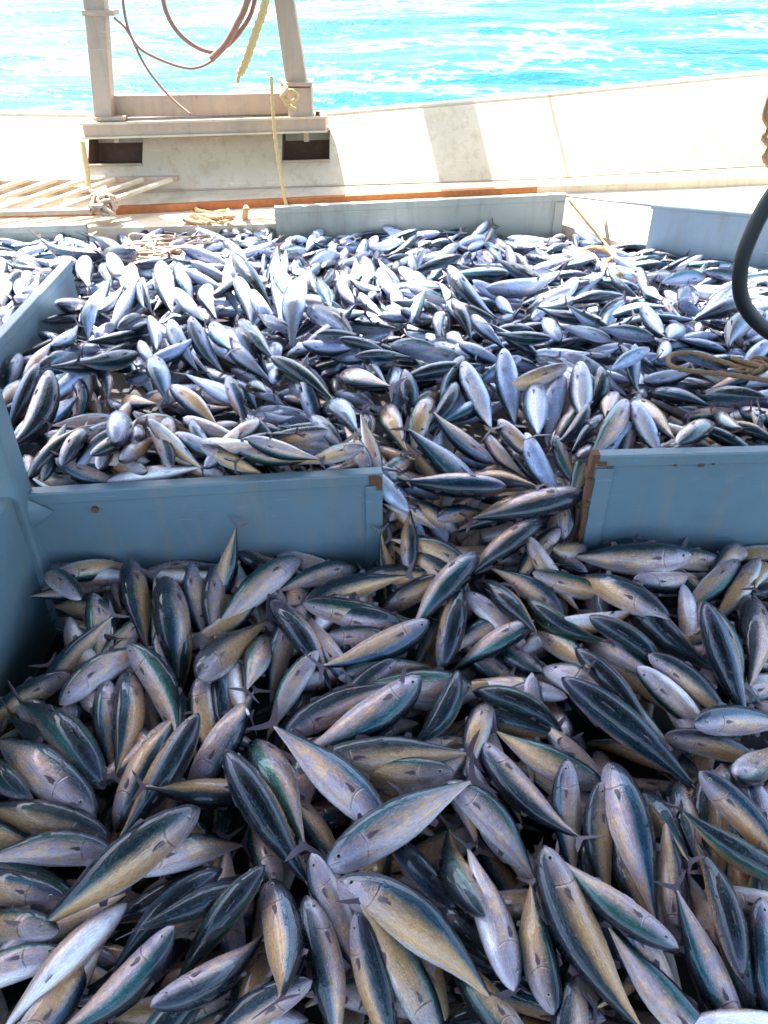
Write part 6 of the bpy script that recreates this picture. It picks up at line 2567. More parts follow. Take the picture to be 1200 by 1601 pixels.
2753 3412 460 40 -18 51 76 94 2
-668 4506 452 285 10 70 74 89 4
-2106 3781 463 257 26 -48 74 93 0
-1710 2845 520 224 7 -21 88 100 0
-1251 2735 526 64 25 -108 80 87 3
1030 5191 333 36 21 182 75 94 4
-2991 3769 449 34 -13 -61 74 99 1
-767 4488 498 301 10 174 86 94 4
969 5306 332 187 -5 113 73 91 0
-3325 4842 435 18 8 92 83 100 3
-961 5203 391 316 -5 223 81 96 2
-611 4112 489 351 10 10 85 96 1
-2035 4855 421 36 26 52 86 89 0
-661 4913 396 270 26 37 79 98 5
88 4308 395 125 6 -93 80 86 2
2696 3312 508 81 -4 111 83 89 1
-2767 4104 480 106 17 -61 77 87 3
-754 5565 395 341 1 -45 75 87 5
-2432 3720 496 253 1 -10 85 98 1
712 4976 377 276 17 -13 82 101 3
756 4904 425 313 -15 -87 73 92 1
1830 2582 609 164 -21 -63 84 97 5
1860 3907 496 142 -26 -44 76 92 4
-2472 4818 469 321 -26 -13 85 88 3
-1751 2960 506 11 -10 78 74 101 0
-2716 4484 435 323 1 221 88 93 2
-2662 3977 514 89 -2 199 78 92 3
-2235 4292 444 253 10 196 77 100 3
2014 2643 611 340 -3 74 76 87 0
-1926 4345 416 140 -25 63 75 93 3
-3135 4483 398 163 -22 -90 70 101 0
-2780 3586 453 31 -20 126 86 96 5
-2078 4814 436 198 -20 15 76 99 5
-2083 3257 446 250 -7 218 81 87 0
-1004 4651 476 314 -2 70 73 100 3
411 4948 377 216 15 199 85 87 0
-3228 4876 441 198 7 -10 73 93 5
-1526 5317 375 68 22 -61 77 89 5
595 4592 428 264 11 -98 74 86 1
173 5162 336 194 15 12 81 89 3
1394 5033 324 166 19 -119 71 97 3
1531 5131 352 318 9 -79 84 101 4
1415 3800 476 210 6 -23 75 95 4
-2740 4996 456 323 9 -90 77 89 0
-1956 3229 501 330 15 178 85 97 0
1479 4957 337 150 20 -95 75 98 4
-1619 5156 373 131 22 84 71 87 3
-1771 3543 529 279 -24 -34 80 100 5
-3256 5095 434 5 15 45 76 101 0
-529 5127 427 99 -5 -47 84 92 1
-2136 3221 471 265 3 -77 75 94 5
-1075 4973 463 314 26 90 82 91 3
-1420 4845 381 51 -12 32 70 99 0
-1902 4275 475 305 11 46 78 98 5
-211 5070 395 52 -19 107 79 94 5
1068 4211 462 221 -22 -24 84 93 5
-337 4261 433 95 -22 85 82 91 0
2655 3869 481 225 3 -17 80 89 1
-3065 4114 485 124 -2 80 71 97 4
335 4867 435 210 -6 -127 84 99 5
2050 4074 455 181 15 -109 80 95 2
2636 4265 407 32 -14 -6 82 90 3
-2402 4232 434 133 4 -65 87 99 4
-358 4394 444 99 -13 -29 71 93 2
1657 2754 561 268 -5 -96 78 87 1
-1737 2680 585 40 -2 -87 73 87 5
1760 3778 417 279 -9 -7 84 86 0
1821 2820 593 166 23 -78 81 98 4
-2506 4082 392 99 15 85 82 95 5
-2502 3767 456 249 -1 -94 80 99 5
-1868 4326 478 278 26 -5 82 89 4
2353 4197 397 319 16 12 80 87 1
-789 5029 411 281 20 87 73 97 0
1165 4805 432 261 -16 163 80 97 1
-1834 2893 555 126 -7 97 77 91 3
-2143 4740 414 353 -7 24 72 93 3
2034 3265 491 8 -15 -1 79 93 1
-3203 4426 367 328 -20 133 74 94 3
2077 3941 492 325 13 -18 77 93 4
-2424 4407 449 305 11 115 86 90 5
1606 2671 578 141 -21 3 78 96 5
2136 2510 603 307 -23 -66 83 96 3
-131 4555 480 258 -17 77 85 88 1
1721 3511 457 243 26 -93 76 100 0
2006 2504 609 304 0 -18 83 99 3
1033 4386 425 181 22 165 72 102 5
91 4491 437 101 -2 101 76 87 2
-2656 4066 510 305 13 217 88 96 0
-2419 4898 456 153 13 46 83 87 4
-1342 4330 512 187 0 43 88 99 3
-1016 5071 435 317 -6 65 77 92 2
912 4312 373 147 14 105 77 99 3
-1844 3895 439 92 -26 -103 75 89 5
1891 3217 534 351 -2 102 84 91 4
573 4045 448 150 9 91 79 93 5
364 5272 445 173 -26 87 87 92 1
2597 3921 497 48 4 -108 84 87 3
549 4660 434 253 21 -70 85 94 3
-1546 5223 392 85 23 -78 76 95 3
-1294 5148 405 204 6 -109 72 98 5
1529 4883 380 2 -19 -5 82 98 4
-2736 3540 468 25 3 -55 74 96 0
802 3906 481 241 -8 -88 73 92 5
-2050 3516 459 115 -26 92 78 89 3
-2357 2948 518 180 11 -90 80 89 1
2294 2546 558 328 12 -30 73 101 1
337 4996 393 187 -4 -81 76 101 2
-3221 4580 420 177 -12 -106 71 99 5
-2860 4573 448 342 18 29 71 95 5
2124 2680 569 322 5 225 72 96 5
2113 2815 565 150 -6 65 83 98 0
1950 3533 474 84 4 147 77 96 2
1906 2863 558 305 7 -101 78 88 0
-1802 3101 538 319 -22 114 82 98 1
-1034 5294 437 132 -13 -112 85 87 2
2346 3697 486 155 7 74 73 96 3
218 4871 430 264 2 -14 83 100 3
-682 4230 515 335 -12 174 86 88 0
2111 2602 609 281 15 33 76 87 3
-3116 4792 437 213 -13 -92 82 89 4
-2675 4696 402 337 -11 21 86 93 3
-896 4399 538 309 5 -72 78 99 2
-3120 4865 448 354 1 -77 72 100 2
-2467 3115 493 189 -6 -81 71 95 0
1874 3476 488 354 -1 -83 82 97 3
-2920 4355 478 330 12 200 83 92 2
-1404 5583 397 67 -13 52 85 94 0
-1854 3528 543 302 15 190 85 100 0
-1350 4845 398 51 -26 -96 85 95 1
-648 5129 353 283 1 23 82 89 4
2238 3311 522 86 25 15 81 97 2
-2338 4543 405 119 12 93 76 93 0
-1290 4713 443 203 17 -58 75 87 3
-55 3446 419 214 4 126 77 87 1
-2832 4842 460 343 -25 162 85 97 2
-2545 4441 409 297 26 85 83 94 3
-239 5186 392 235 20 -99 71 101 3
1009 4277 449 175 -15 -120 77 98 3
-2907 5003 443 151 -21 93 87 97 5
-872 5514 437 333 -26 74 74 92 1
-357 4792 439 58 22 97 71 90 2
-2022 4557 434 348 -20 155 74 92 0
-2427 3330 419 24 25 61 83 101 4
1203 5046 374 279 -26 68 73 94 3
2636 3429 517 44 -20 -21 84 98 0
-2406 4587 454 113 11 -8 80 94 3
-2073 2863 505 239 26 -73 82 89 2
2320 3545 541 74 -19 -79 85 90 2
-308 4903 455 29 -14 -78 88 89 5
-2277 4825 466 200 15 40 83 99 3
-850 4987 412 78 21 112 75 94 3
139 4402 464 281 -12 51 84 98 1
966 4440 449 178 26 -25 70 90 0
-35 4006 455 137 2 -18 80 91 1
-1118 5481 422 1 9 122 87 90 3
2188 3706 512 332 -14 -70 87 100 2
38 4663 402 236 -6 -11 77 94 0
1028 4940 446 40 3 -79 85 94 2
2380 2993 485 177 20 -69 79 99 4
2513 4428 363 240 11 -116 72 87 2
-1043 5143 446 163 17 -85 86 87 1
-1885 2759 574 299 21 -83 80 90 2
-994 4343 564 49 -5 218 70 91 0
1317 4596 411 328 -24 -101 75 94 3
-2266 3078 509 196 9 94 85 88 3
2287 3733 520 160 -17 -89 74 87 2
3025 4100 475 125 15 -31 87 95 4
-444 4625 433 241 14 148 73 97 3
-2055 3631 496 76 21 27 79 93 5
479 5144 414 203 -26 9 71 94 0
966 5031 357 10 22 146 74 97 2
2279 4148 420 145 14 80 86 97 1
-1950 3899 462 46 -20 -6 73 89 4
-2402 4330 497 120 11 180 73 95 1
1435 4317 458 92 17 -14 73 92 3
2257 3110 489 358 21 69 80 88 0
683 5122 416 99 8 -37 74 96 4
790 3159 517 134 -4 13 82 99 3
3001 3931 511 296 -24 9 84 90 0
1074 4557 371 26 10 -4 78 90 5
2083 4219 433 191 -9 -55 80 89 1
-914 5120 451 110 15 -39 76 92 0
-2399 3467 497 24 -1 -28 75 90 3
2477 4230 426 73 -18 22 88 90 0
-281 4043 450 95 19 -60 78 95 4
-1409 3911 538 338 10 -90 86 87 3
-2227 4041 397 82 8 103 75 99 3
-2276 4928 460 354 7 -91 84 88 1
-1851 3727 532 269 11 -92 80 97 5
-2770 4216 501 295 0 -62 74 92 3
-1991 4976 449 90 12 27 77 91 4
2383 2784 533 296 6 17 83 89 4
346 5113 422 206 -7 -72 88 96 5
2865 3539 445 356 -8 -97 81 88 5
-2211 4931 458 192 10 93 82 90 2
1600 2899 591 345 26 -116 87 96 5
2288 2937 570 162 9 215 70 100 5
2843 4121 440 307 19 217 82 91 3
518 4817 412 248 17 207 75 95 5
1566 5152 377 344 -8 -104 80 96 0
-1217 5446 437 6 16 -110 70 102 5
2154 3030 510 161 -22 -85 79 86 5
-759 4708 401 93 5 90 79 90 0
-1879 4386 448 1 -26 -61 76 93 4
919 4144 409 190 -26 74 81 100 3
2555 3642 487 277 12 99 85 91 1
-2872 3860 479 46 6 82 79 88 1
-2644 3692 476 210 0 191 81 89 1
2670 4145 447 194 3 -63 83 98 1
2257 2496 600 320 -10 -81 86 86 1
1835 4805 414 358 5 -74 77 95 2
2237 2537 605 313 9 71 80 92 1
-637 4590 468 289 14 46 86 99 0
-1069 4903 482 332 26 159 74 100 1
-3118 4152 492 285 0 73 75 101 3
-3287 4627 445 160 -12 39 87 93 4
-208 4599 453 44 23 68 84 96 0
-2283 4664 446 121 26 37 71 100 5
-2528 3652 514 199 -13 100 75 87 4
-2634 4506 439 286 22 91 80 86 1
-2275 2654 536 176 3 59 83 95 3
2503 3800 503 106 -21 122 87 93 0
1689 4835 399 189 -26 10 81 95 1
2576 4238 462 225 22 -69 85 86 4
-2081 4434 441 123 26 -73 72 90 0
2826 3723 466 317 3 81 79 94 0
-2153 4831 462 53 1 86 88 88 0
2677 4316 447 207 26 -62 85 92 3
758 5179 358 273 -22 -89 77 87 3
-1227 4155 516 40 8 46 76 98 0
219 4340 449 104 3 -80 85 92 1
2202 3359 565 31 26 85 79 98 5
638 4916 432 251 -4 -51 79 91 4
-1936 2668 556 88 20 -92 73 88 4
2426 4265 441 91 -22 69 77 97 1
-2055 4939 453 65 8 -57 78 99 2
2483 3721 522 261 -26 79 70 86 5
-825 5375 438 298 -8 -121 81 99 0
-2176 2664 560 163 26 135 73 91 0
-2218 3650 513 72 9 51 81 95 1
2354 4488 402 82 21 15 73 91 5
2079 3375 536 33 21 -96 86 93 5
1999 3693 519 294 -5 -62 83 96 3
-2672 4383 462 345 26 74 73 100 3
1917 2486 606 310 -26 -68 71 98 1
1139 3842 467 242 -12 -37 86 98 1
-2264 2895 453 16 19 -16 80 93 5
2425 3448 489 101 8 -109 74 86 2
2157 4435 434 306 19 179 84 89 4
2033 3998 484 200 3 208 79 101 1
-815 5537 438 346 -12 270 78 94 1
-128 3803 444 159 23 100 84 92 5
-176 5153 412 229 21 -84 88 90 4
75 4592 471 266 13 34 72 97 3
-1919 3488 542 252 -9 97 85 102 4
-2215 4358 446 97 -12 -87 80 87 3
-1741 3333 516 153 9 -1 81 101 3
-144 3893 445 113 -15 72 75 86 2
2060 3650 531 318 -18 117 83 94 3
2095 3760 516 158 -2 82 87 87 2
-294 4562 432 271 1 -21 80 90 4
-93 5000 393 209 26 115 73 101 5
1007 4528 389 178 -15 74 87 87 2
2840 3617 464 173 -8 -75 74 99 2
2683 3547 505 15 -11 -98 71 99 3
-2210 3171 506 17 6 -78 83 90 3
-511 4502 495 80 -2 -107 83 86 0
-2883 4789 463 318 -8 183 80 101 3
-1675 3420 510 124 24 98 77 94 2
2487 2913 518 358 -24 34 87 87 2
2026 4275 384 189 -22 -104 84 100 1
735 3711 469 184 -10 88 79 94 3
-2438 2738 551 187 1 74 75 96 0
-2376 2602 505 162 13 -1 71 90 3
-2316 4390 378 97 26 95 79 93 2
1453 3447 502 355 -14 237 70 88 2
1963 4286 403 27 24 61 73 93 3
-737 5202 435 95 2 -77 83 96 2
-2678 3195 499 352 6 101 83 99 5
3016 4018 506 132 26 235 85 95 3
-2114 3685 527 121 15 -60 76 87 3
877 4738 398 134 20 186 79 102 4
2007 4176 462 199 -9 -46 83 97 0
154 4975 439 9 11 199 87 88 0
1703 4755 389 8 26 -44 75 98 3
-926 4713 495 114 15 -110 74 90 0
-221 4696 455 262 17 95 81 93 1
2387 2922 594 193 15 -111 71 101 0
-1115 4002 527 62 26 -123 76 100 0
-1152 5090 453 128 -11 -108 72 87 0
30 4886 337 197 -1 135 75 94 3
-1951 4449 463 348 10 21 80 92 3
709 5059 452 282 1 200 78 100 2
2149 3211 529 23 4 -8 74 94 0
-2906 4482 393 172 21 91 77 90 2
-2852 4029 473 87 1 -63 79 96 0
1021 5089 387 221 26 -9 73 98 2
-1980 2993 535 89 -7 -89 86 88 0
-449 4879 373 57 -2 -94 78 96 1
-672 4979 427 265 20 94 79 89 5
-2153 4505 482 122 -2 -122 85 95 5
-2835 4225 498 301 3 91 87 87 3
1 5062 413 221 12 47 80 101 0
-1493 5512 410 64 22 27 85 93 5
319 3347 506 130 -7 -68 75 95 3
586 4713 463 279 11 197 83 88 0
2004 4459 354 165 -17 90 75 96 5
-509 4779 398 87 18 22 75 87 1
-1859 4001 483 80 22 75 77 98 5
-1716 5526 434 301 -11 63 79 87 3
921 5083 403 4 26 102 71 93 5
-1042 4730 502 339 23 95 71 94 1
-415 4451 493 66 -26 -88 86 90 5
975 4661 423 322 -10 -108 81 99 3
2531 3152 549 28 18 19 74 99 2
-2518 3880 447 81 -21 34 82 91 0
1767 3239 568 3 15 101 75 100 3
2778 4195 466 171 3 -97 83 92 1
1506 2668 594 306 26 -77 87 90 4
-1790 4972 446 289 -24 89 76 99 0
-1279 5439 436 176 -24 81 83 96 2
1921 3349 560 43 -20 -86 82 93 0
-1917 3658 533 73 26 -78 76 86 0
-1726 3059 549 196 11 -98 73 101 2
-761 4973 466 213 -3 -23 77 93 4
-151 4305 458 270 4 99 79 95 5
853 4868 411 308 -16 90 81 99 5
1049 4674 435 172 26 -100 70 86 0
-1634 5453 433 100 24 82 83 94 4
-2199 3430 465 249 3 172 77 97 1
-3169 4762 450 211 -19 -71 81 90 1
-3077 4634 463 12 7 92 82 94 3
1591 2758 541 149 -23 189 75 93 0
2323 3054 516 182 22 -47 75 88 3
1327 4960 355 106 11 206 87 88 0
-325 5183 384 224 26 -82 83 98 1
-2179 4592 477 135 -4 77 77 88 1
2259 2600 605 125 -19 14 86 92 5
-1743 2868 581 335 -13 151 87 100 1
-3265 4445 417 338 11 72 70 98 0
2237 2988 596 346 20 -102 71 94 1
-1708 4612 324 50 2 -76 84 98 1
1397 4447 452 128 -10 -1 85 95 0
-2933 4036 477 266 14 59 80 100 3
-1822 3259 486 294 20 12 72 88 5
1788 4839 414 149 -7 2 78 93 4
-2218 3318 497 74 22 -68 76 98 3
-1732 5340 419 149 -15 -79 82 88 0
293 5195 397 170 -1 89 77 101 2
2574 3438 549 52 10 -24 87 98 3
918 3139 500 323 4 145 70 96 0
1295 5207 393 314 -4 -73 80 98 0
-2397 5011 420 46 -26 -87 71 89 0
-777 4623 483 104 -19 -77 78 95 1
-1963 4289 494 103 -3 105 79 101 0
948 4383 482 0 6 -94 84 88 4
2200 3979 475 161 20 -80 86 88 1
2363 4051 443 93 2 0 82 96 3
47 4748 408 229 3 -73 72 89 1
-3362 4665 443 191 8 -91 83 86 1
-3004 4993 448 136 9 78 72 90 0
2381 4372 451 95 6 -85 79 92 2
1891 3010 558 156 -7 -8 73 93 5
2105 4716 391 173 18 -107 74 87 0
1772 4805 415 147 17 33 83 96 1
-1141 4620 472 12 -14 -57 73 97 5
-86 4338 489 257 3 199 78 95 2
-2700 3289 480 204 17 -50 81 101 4
2777 3667 501 179 -5 7 74 89 3
-1969 4697 382 25 19 73 77 90 5
-1752 3257 539 175 -12 213 84 94 5
112 5191 408 186 -21 86 80 96 0
2426 3904 501 111 -16 24 75 95 1
-426 4277 526 66 -3 -95 84 91 5
-2960 5049 447 322 26 184 85 89 2
-2855 4430 448 333 1 95 85 93 5
-2537 3065 534 146 -8 77 79 93 4
2253 4043 481 175 11 53 78 96 1
-2603 4654 434 323 -15 -53 75 97 0
3091 4005 486 251 26 -63 71 90 1
1518 2557 599 296 4 96 76 91 5
-1071 5339 439 307 7 -73 72 98 3
1515 4608 372 332 9 76 81 99 5
943 4198 453 8 26 -80 88 86 2
-1030 5453 438 156 26 116 85 101 3
2394 3639 531 75 7 131 74 87 5
1516 2799 546 345 26 54 77 88 1
-2596 3763 514 232 9 -18 87 90 5
-2974 4728 451 164 -6 -51 77 101 3
2757 3354 526 231 24 16 74 92 0
-1386 5230 367 12 -8 -99 88 90 0
-1557 5016 389 263 -11 197 84 94 5
-2192 3580 528 74 25 114 83 96 0
974 4586 414 157 -20 180 75 97 3
1757 4283 415 28 -18 165 84 97 4
-157 5252 397 198 20 118 79 100 1
103 4127 427 135 6 165 87 98 5
-1878 4130 507 101 2 -2 85 89 5
-2195 3488 534 247 -2 16 81 89 0
-1740 2951 578 24 -22 -92 86 89 2
-2148 2852 529 190 -6 108 76 94 1
1765 5067 380 200 9 88 88 93 3
-2618 3070 543 162 -21 184 76 90 0
-2263 4960 458 74 -9 -56 83 92 2
478 4740 464 277 26 69 73 88 2
-1161 4388 531 10 -1 -116 85 101 1
-1834 4088 512 272 -11 108 77 97 2
2320 2664 567 303 -10 -48 75 95 3
-2282 3267 510 34 23 0 81 102 0
-2143 4005 403 257 6 72 75 90 3
1689 2996 533 3 26 81 81 93 3
-2511 4880 465 145 11 -79 76 91 1
-2432 4121 457 273 -13 -92 88 94 0
-1736 2718 584 4 -10 203 79 102 2
-1740 3417 555 114 15 -45 78 91 1
-1868 3108 564 307 0 103 77 94 5
-2454 5066 455 195 23 178 81 99 0
-2272 3210 516 196 5 207 79 94 5
2687 4055 474 359 -26 -118 83 93 2
1782 3542 498 63 8 43 77 90 1
2415 3962 494 96 -16 -111 74 95 2
-1899 4071 510 113 6 -97 76 93 3
-2834 4088 506 266 -6 66 72 94 2
203 4705 461 250 -21 -19 72 90 0
-156 4430 490 268 -2 -113 87 86 5
1386 4594 412 143 19 -67 71 92 3
573 5172 449 51 20 168 85 92 4
-603 4988 455 70 -7 69 78 88 1
-312 4644 464 262 17 92 84 97 1
398 5062 455 220 12 93 75 96 1
-63 5199 401 33 -20 -61 87 96 0
-2470 2811 533 153 -22 -84 86 88 4
-1879 3282 555 116 0 103 78 90 0
2361 3140 561 29 -5 -99 77 89 0
-1381 5172 433 180 -10 92 85 94 2
2170 3156 518 2 -10 -81 75 90 4
-2326 3992 454 94 -1 54 76 101 4
-28 4310 470 273 -17 -8 86 89 1
-2802 3436 478 341 -4 117 74 96 1
1820 2476 590 123 26 -56 71 91 3
418 4854 419 49 -2 90 71 91 3
-2737 3909 477 267 -8 -89 81 86 3
1924 3439 510 209 -14 -5 73 89 0
1925 4090 472 168 -14 86 78 96 2
621 5103 417 66 26 84 76 101 0
-2157 3844 512 240 26 157 82 101 4
1853 4650 402 163 -19 58 84 96 0
-2477 4933 462 20 -24 8 84 87 5
-1436 5079 432 95 12 -108 84 88 4
-382 4145 530 129 16 -37 87 97 4
-259 5104 442 31 11 -91 77 98 4
1826 3397 527 39 18 192 85 96 3
2440 4352 455 99 -19 110 76 89 3
-1644 4513 359 355 14 60 86 91 2
2424 3058 553 25 8 -123 75 93 2
2320 3852 499 282 26 59 80 98 1
160 4845 448 32 6 80 76 90 1
-96 3504 485 26 15 83 71 96 1
-2012 3171 543 108 -14 124 81 101 2
-1500 5066 444 56 18 192 85 90 1
-1451 4949 435 242 -3 -82 72 99 0
-2672 5000 457 343 4 -83 79 100 2
-912 4852 492 85 -26 -71 80 99 3
-1023 4470 528 341 26 123 79 99 0
-697 4669 473 85 14 193 73 86 3
-2029 3057 557 256 -24 -119 85 87 2
-2644 4159 486 129 14 -28 78 87 0
-2724 4865 464 329 17 114 87 94 5
-507 5131 442 238 26 -77 72 90 4
2006 4551 420 174 15 21 81 97 4
-253 4440 446 288 -26 111 71 87 5
1565 4918 419 353 19 -91 77 98 2
-1406 4573 474 259 -17 194 87 86 1
2468 3020 557 24 -26 57 83 89 5
-277 4340 461 273 -9 -73 83 89 2
-871 5164 441 266 26 175 72 90 0
-1470 5367 435 239 21 89 87 99 5
2226 3055 592 204 -2 -61 75 89 3
-598 4041 532 26 11 -85 84 90 1
2365 3459 551 265 2 -120 71 101 1
858 3881 505 34 -1 -102 80 93 1
351 4805 451 45 25 79 77 95 1
858 5107 433 138 -13 96 83 88 1
-3073 4699 459 44 -16 124 76 101 2
-2112 4314 478 91 22 -96 75 98 5
-2817 4927 458 23 0 -95 79 101 5
162 4286 491 117 15 -93 82 97 2
-453 5128 442 74 10 93 88 94 0
686 4801 428 95 18 198 78 95 5
2564 3102 566 195 26 193 81 88 0
-2512 3346 478 183 -2 95 79 87 0
-2128 3104 509 256 -19 49 82 99 5
-906 4576 521 307 -8 80 86 90 1
2353 4255 461 125 -15 72 79 91 0
1090 4626 458 18 4 -99 84 88 1
-775 5149 447 286 13 -91 74 102 1
-1071 5562 439 192 11 -94 84 92 1
-59 4095 475 276 26 117 77 95 1
-2356 4634 470 304 0 -40 83 98 5
853 4215 447 205 -14 -10 77 96 5
2111 4353 444 178 -9 84 79 101 4
-1197 4228 556 208 9 -106 79 91 2
-2725 3718 513 218 -5 3 83 97 1
-2235 4988 455 233 26 -106 77 91 1
-1902 3768 528 108 -26 -17 82 87 3
-1723 3114 572 317 2 -82 88 98 5
946 3224 527 208 16 46 75 92 3
2832 3976 500 335 5 -66 74 101 1
-986 4256 563 35 -5 179 71 101 1
888 5009 423 176 -18 -44 78 92 1
2811 3914 497 341 10 79 75 98 2
2245 4503 415 136 -17 -11 87 101 1
-2491 3217 539 179 10 93 70 100 4
-1295 5331 382 197 -20 -76 79 99 3
1822 2886 605 1 -17 162 84 91 4
63 5151 440 11 19 -74 84 97 3
215 4127 471 159 3 -107 84 91 0
-1122 5413 438 143 3 56 70 94 2
-2078 3408 496 275 23 99 73 90 3
-1901 4522 409 351 -26 37 84 87 3
-1169 2815 573 96 26 165 70 100 0
-592 4536 518 263 24 1 86 100 3
-857 4678 499 264 26 -78 73 93 0
982 4823 429 155 25 -101 78 98 4
-202 4366 497 100 -6 16 85 93 5
2131 3469 554 49 -16 108 75 89 2
2631 3724 492 47 -14 47 79 90 5
-2334 2812 552 218 26 103 76 102 3
-2101 3565 533 240 5 -86 84 95 0
2262 4598 428 318 25 -89 82 94 5
-757 4846 479 213 -8 -107 88 86 1
1873 2924 604 175 -9 -71 70 92 1
2088 4601 421 321 13 17 77 90 4
-1301 5496 437 219 2 172 73 95 5
1210 4712 446 98 5 -103 84 101 2
-555 4430 531 273 -13 171 79 90 4
-1051 4801 456 148 -26 9 71 98 0
-1773 3156 567 115 -3 -83 80 86 0
1871 3589 505 64 -4 131 74 98 1
-105 4397 491 285 5 103 74 87 2
-2007 4160 502 82 13 -14 85 92 4
251 4981 458 205 -19 74 77 101 1
-3317 4545 434 351 6 -106 76 96 0
671 3618 497 197 15 98 72 101 5
870 4948 453 347 -3 -120 86 101 0
-353 5146 440 243 15 107 86 91 5
-33 3657 411 328 15 -69 72 99 5
1985 3379 565 235 24 73 86 98 0
2390 2846 597 301 -19 97 82 96 5
2456 4162 474 82 10 108 74 94 5
2621 4356 456 19 1 205 83 102 3
-1209 5220 442 104 -19 108 73 92 5
151 4674 474 236 1 -140 87 88 4
-1254 5055 435 220 -25 104 83 91 4
-2652 4445 490 91 -1 70 75 94 3
-1829 2656 579 327 -1 84 83 89 5
1342 5072 417 147 -1 -4 85 97 2
-2841 3519 513 329 9 -49 71 97 1
1343 4837 364 156 6 32 81 87 0
-2164 3924 509 246 26 -83 74 86 0
2565 3995 494 57 7 -27 81 101 5
862 4127 430 20 26 -101 71 94 4
2136 4651 421 147 1 -105 86 88 3
-1848 4999 445 155 11 223 83 88 4
30 4177 493 114 16 -65 86 100 3
-1148 5031 460 356 7 97 73 101 1
481 4941 447 9 -25 -118 75 99 5
1399 3682 517 180 5 85 82 89 4
-3065 4763 456 197 5 -99 81 96 2
1920 4403 405 23 9 145 87 88 1
-1032 4102 603 37 -7 17 82 97 1
-2988 4226 450 128 -23 -2 72 100 1
1462 4810 373 161 23 108 84 93 5
-505 4643 495 248 26 9 78 92 1
-1110 4550 533 332 17 -87 82 90 3
1888 2654 611 302 21 16 79 93 3
1774 4343 416 181 -10 -90 85 95 0
-885 4521 560 302 -18 92 77 100 5
-3094 4391 455 154 4 -77 70 94 1
637 5194 448 238 -14 -36 81 89 3
1841 3807 489 302 26 -3 86 95 3
596 5015 457 234 3 -98 77 93 0
-2361 4486 469 127 26 -88 77 92 1
-2183 3012 533 36 -4 238 79 98 0
-1103 4708 510 337 26 -88 85 91 0
-1827 3443 549 299 0 -89 77 100 3
-579 4727 457 210 26 -66 84 86 3
-1222 4664 488 33 16 230 81 91 3
-1086 4640 537 346 17 142 87 99 3
-2577 4236 502 252 10 2 85 88 0
1792 2749 609 315 -5 5 75 93 5
1412 5103 389 137 26 40 71 92 1
-811 5440 437 303 0 104 70 98 2
-2090 3951 514 66 -17 225 80 91 1
-2646 5058 455 8 11 -102 85 92 0
-3140 4619 460 195 -3 -59 79 94 1
2487 3928 499 240 -1 94 87 100 3
-1770 2798 581 12 10 53 74 98 2
-1309 5211 440 188 14 57 77 95 3
-2151 3638 529 62 -1 87 77 101 2
-830 4574 546 124 7 138 87 91 2
889 4514 432 184 -12 -105 80 88 5
1810 3634 533 225 -12 -88 86 101 1
-1754 4864 427 64 21 -87 71 99 3
-1739 3785 459 99 13 110 75 93 4
-2 4453 445 285 2 86 77 98 0
-1106 4782 502 325 26 73 77 88 1
-1748 3704 539 84 -15 88 81 92 5
1628 2988 581 331 17 169 85 99 2
2158 3318 570 35 26 183 85 92 5
-2003 4362 489 143 1 47 82 99 5
-2327 3100 544 51 0 189 76 89 4
-610 5140 430 291 26 86 79 89 3
-1291 5004 458 352 -3 84 87 92 3
1645 2479 602 284 -26 104 70 95 1
117 4732 470 233 12 67 73 92 4
-3082 4232 464 132 8 -120 74 97 0
-2395 3229 539 354 -1 72 80 93 0
-2342 3703 459 253 11 53 85 99 4
1222 5166 432 80 1 26 71 91 4
-111 4144 508 305 5 -101 78 89 1
-2107 4998 451 132 -11 91 81 92 4
913 4607 450 339 22 197 86 86 2
1406 3317 453 13 0 86 71 88 3
2747 3602 532 217 21 55 79 98 2
1080 5131 438 235 12 -94 77 92 1
-3048 4548 456 353 -18 32 86 92 2
-2029 4214 499 108 -3 -54 86 93 0
-2829 3937 513 59 0 -9 73 98 1
-2549 3554 512 55 22 227 79 92 4
-3390 4915 418 190 2 89 71 96 4
-3349 5089 430 51 -7 -41 77 91 2
-1236 2823 608 64 7 85 84 90 3
1518 2476 598 81 26 81 73 93 3
961 2798 513 280 3 94 71 93 1
-1324 4782 468 238 26 91 75 102 5
-1941 5008 446 305 -26 5 71 93 5
1931 3860 502 148 -5 -102 72 96 1
-1423 5018 450 46 2 -74 74 98 2
-2053 2738 557 242 -7 -4 75 87 0
977 2388 571 208 -13 -73 86 95 2
2560 4320 464 235 25 51 75 101 2
1896 4754 415 345 -1 -65 85 96 1
-1692 5246 436 294 -9 -100 73 98 0
1691 2540 605 296 -11 103 79 89 5
-1452 4753 481 71 -12 -73 79 91 0
-214 4220 507 275 -20 82 76 98 1
-2485 3486 499 197 7 73 77 88 1
1743 3439 539 221 0 93 72 95 2
-2631 3310 523 180 8 80 79 98 1
958 4090 500 61 12 89 80 98 0
-113 4885 448 65 15 97 86 102 2
2163 3931 494 204 7 47 80 93 5
1775 3057 589 339 25 -96 81 101 3
-1023 5204 445 329 16 -58 77 87 0
617 4159 459 173 23 -94 84 97 1
-106 3701 424 145 -23 126 71 88 3
-2109 2697 563 220 -10 84 84 100 5
834 4038 494 215 -7 93 77 86 2
-2010 3328 546 259 17 76 78 92 2
-2098 2629 561 76 26 81 81 91 2
2931 3705 511 97 -1 75 86 101 3
-2938 4614 471 349 -4 -48 80 101 3
-227 4877 451 239 -17 -88 77 94 3
1525 4692 357 354 16 -96 70 99 3
-377 4664 481 60 3 79 88 100 0
3001 3858 514 112 26 243 75 89 5
-2925 4875 457 204 -2 83 75 90 2
-1734 3249 564 151 19 90 85 93 5
-2730 3413 535 330 7 -46 79 86 3
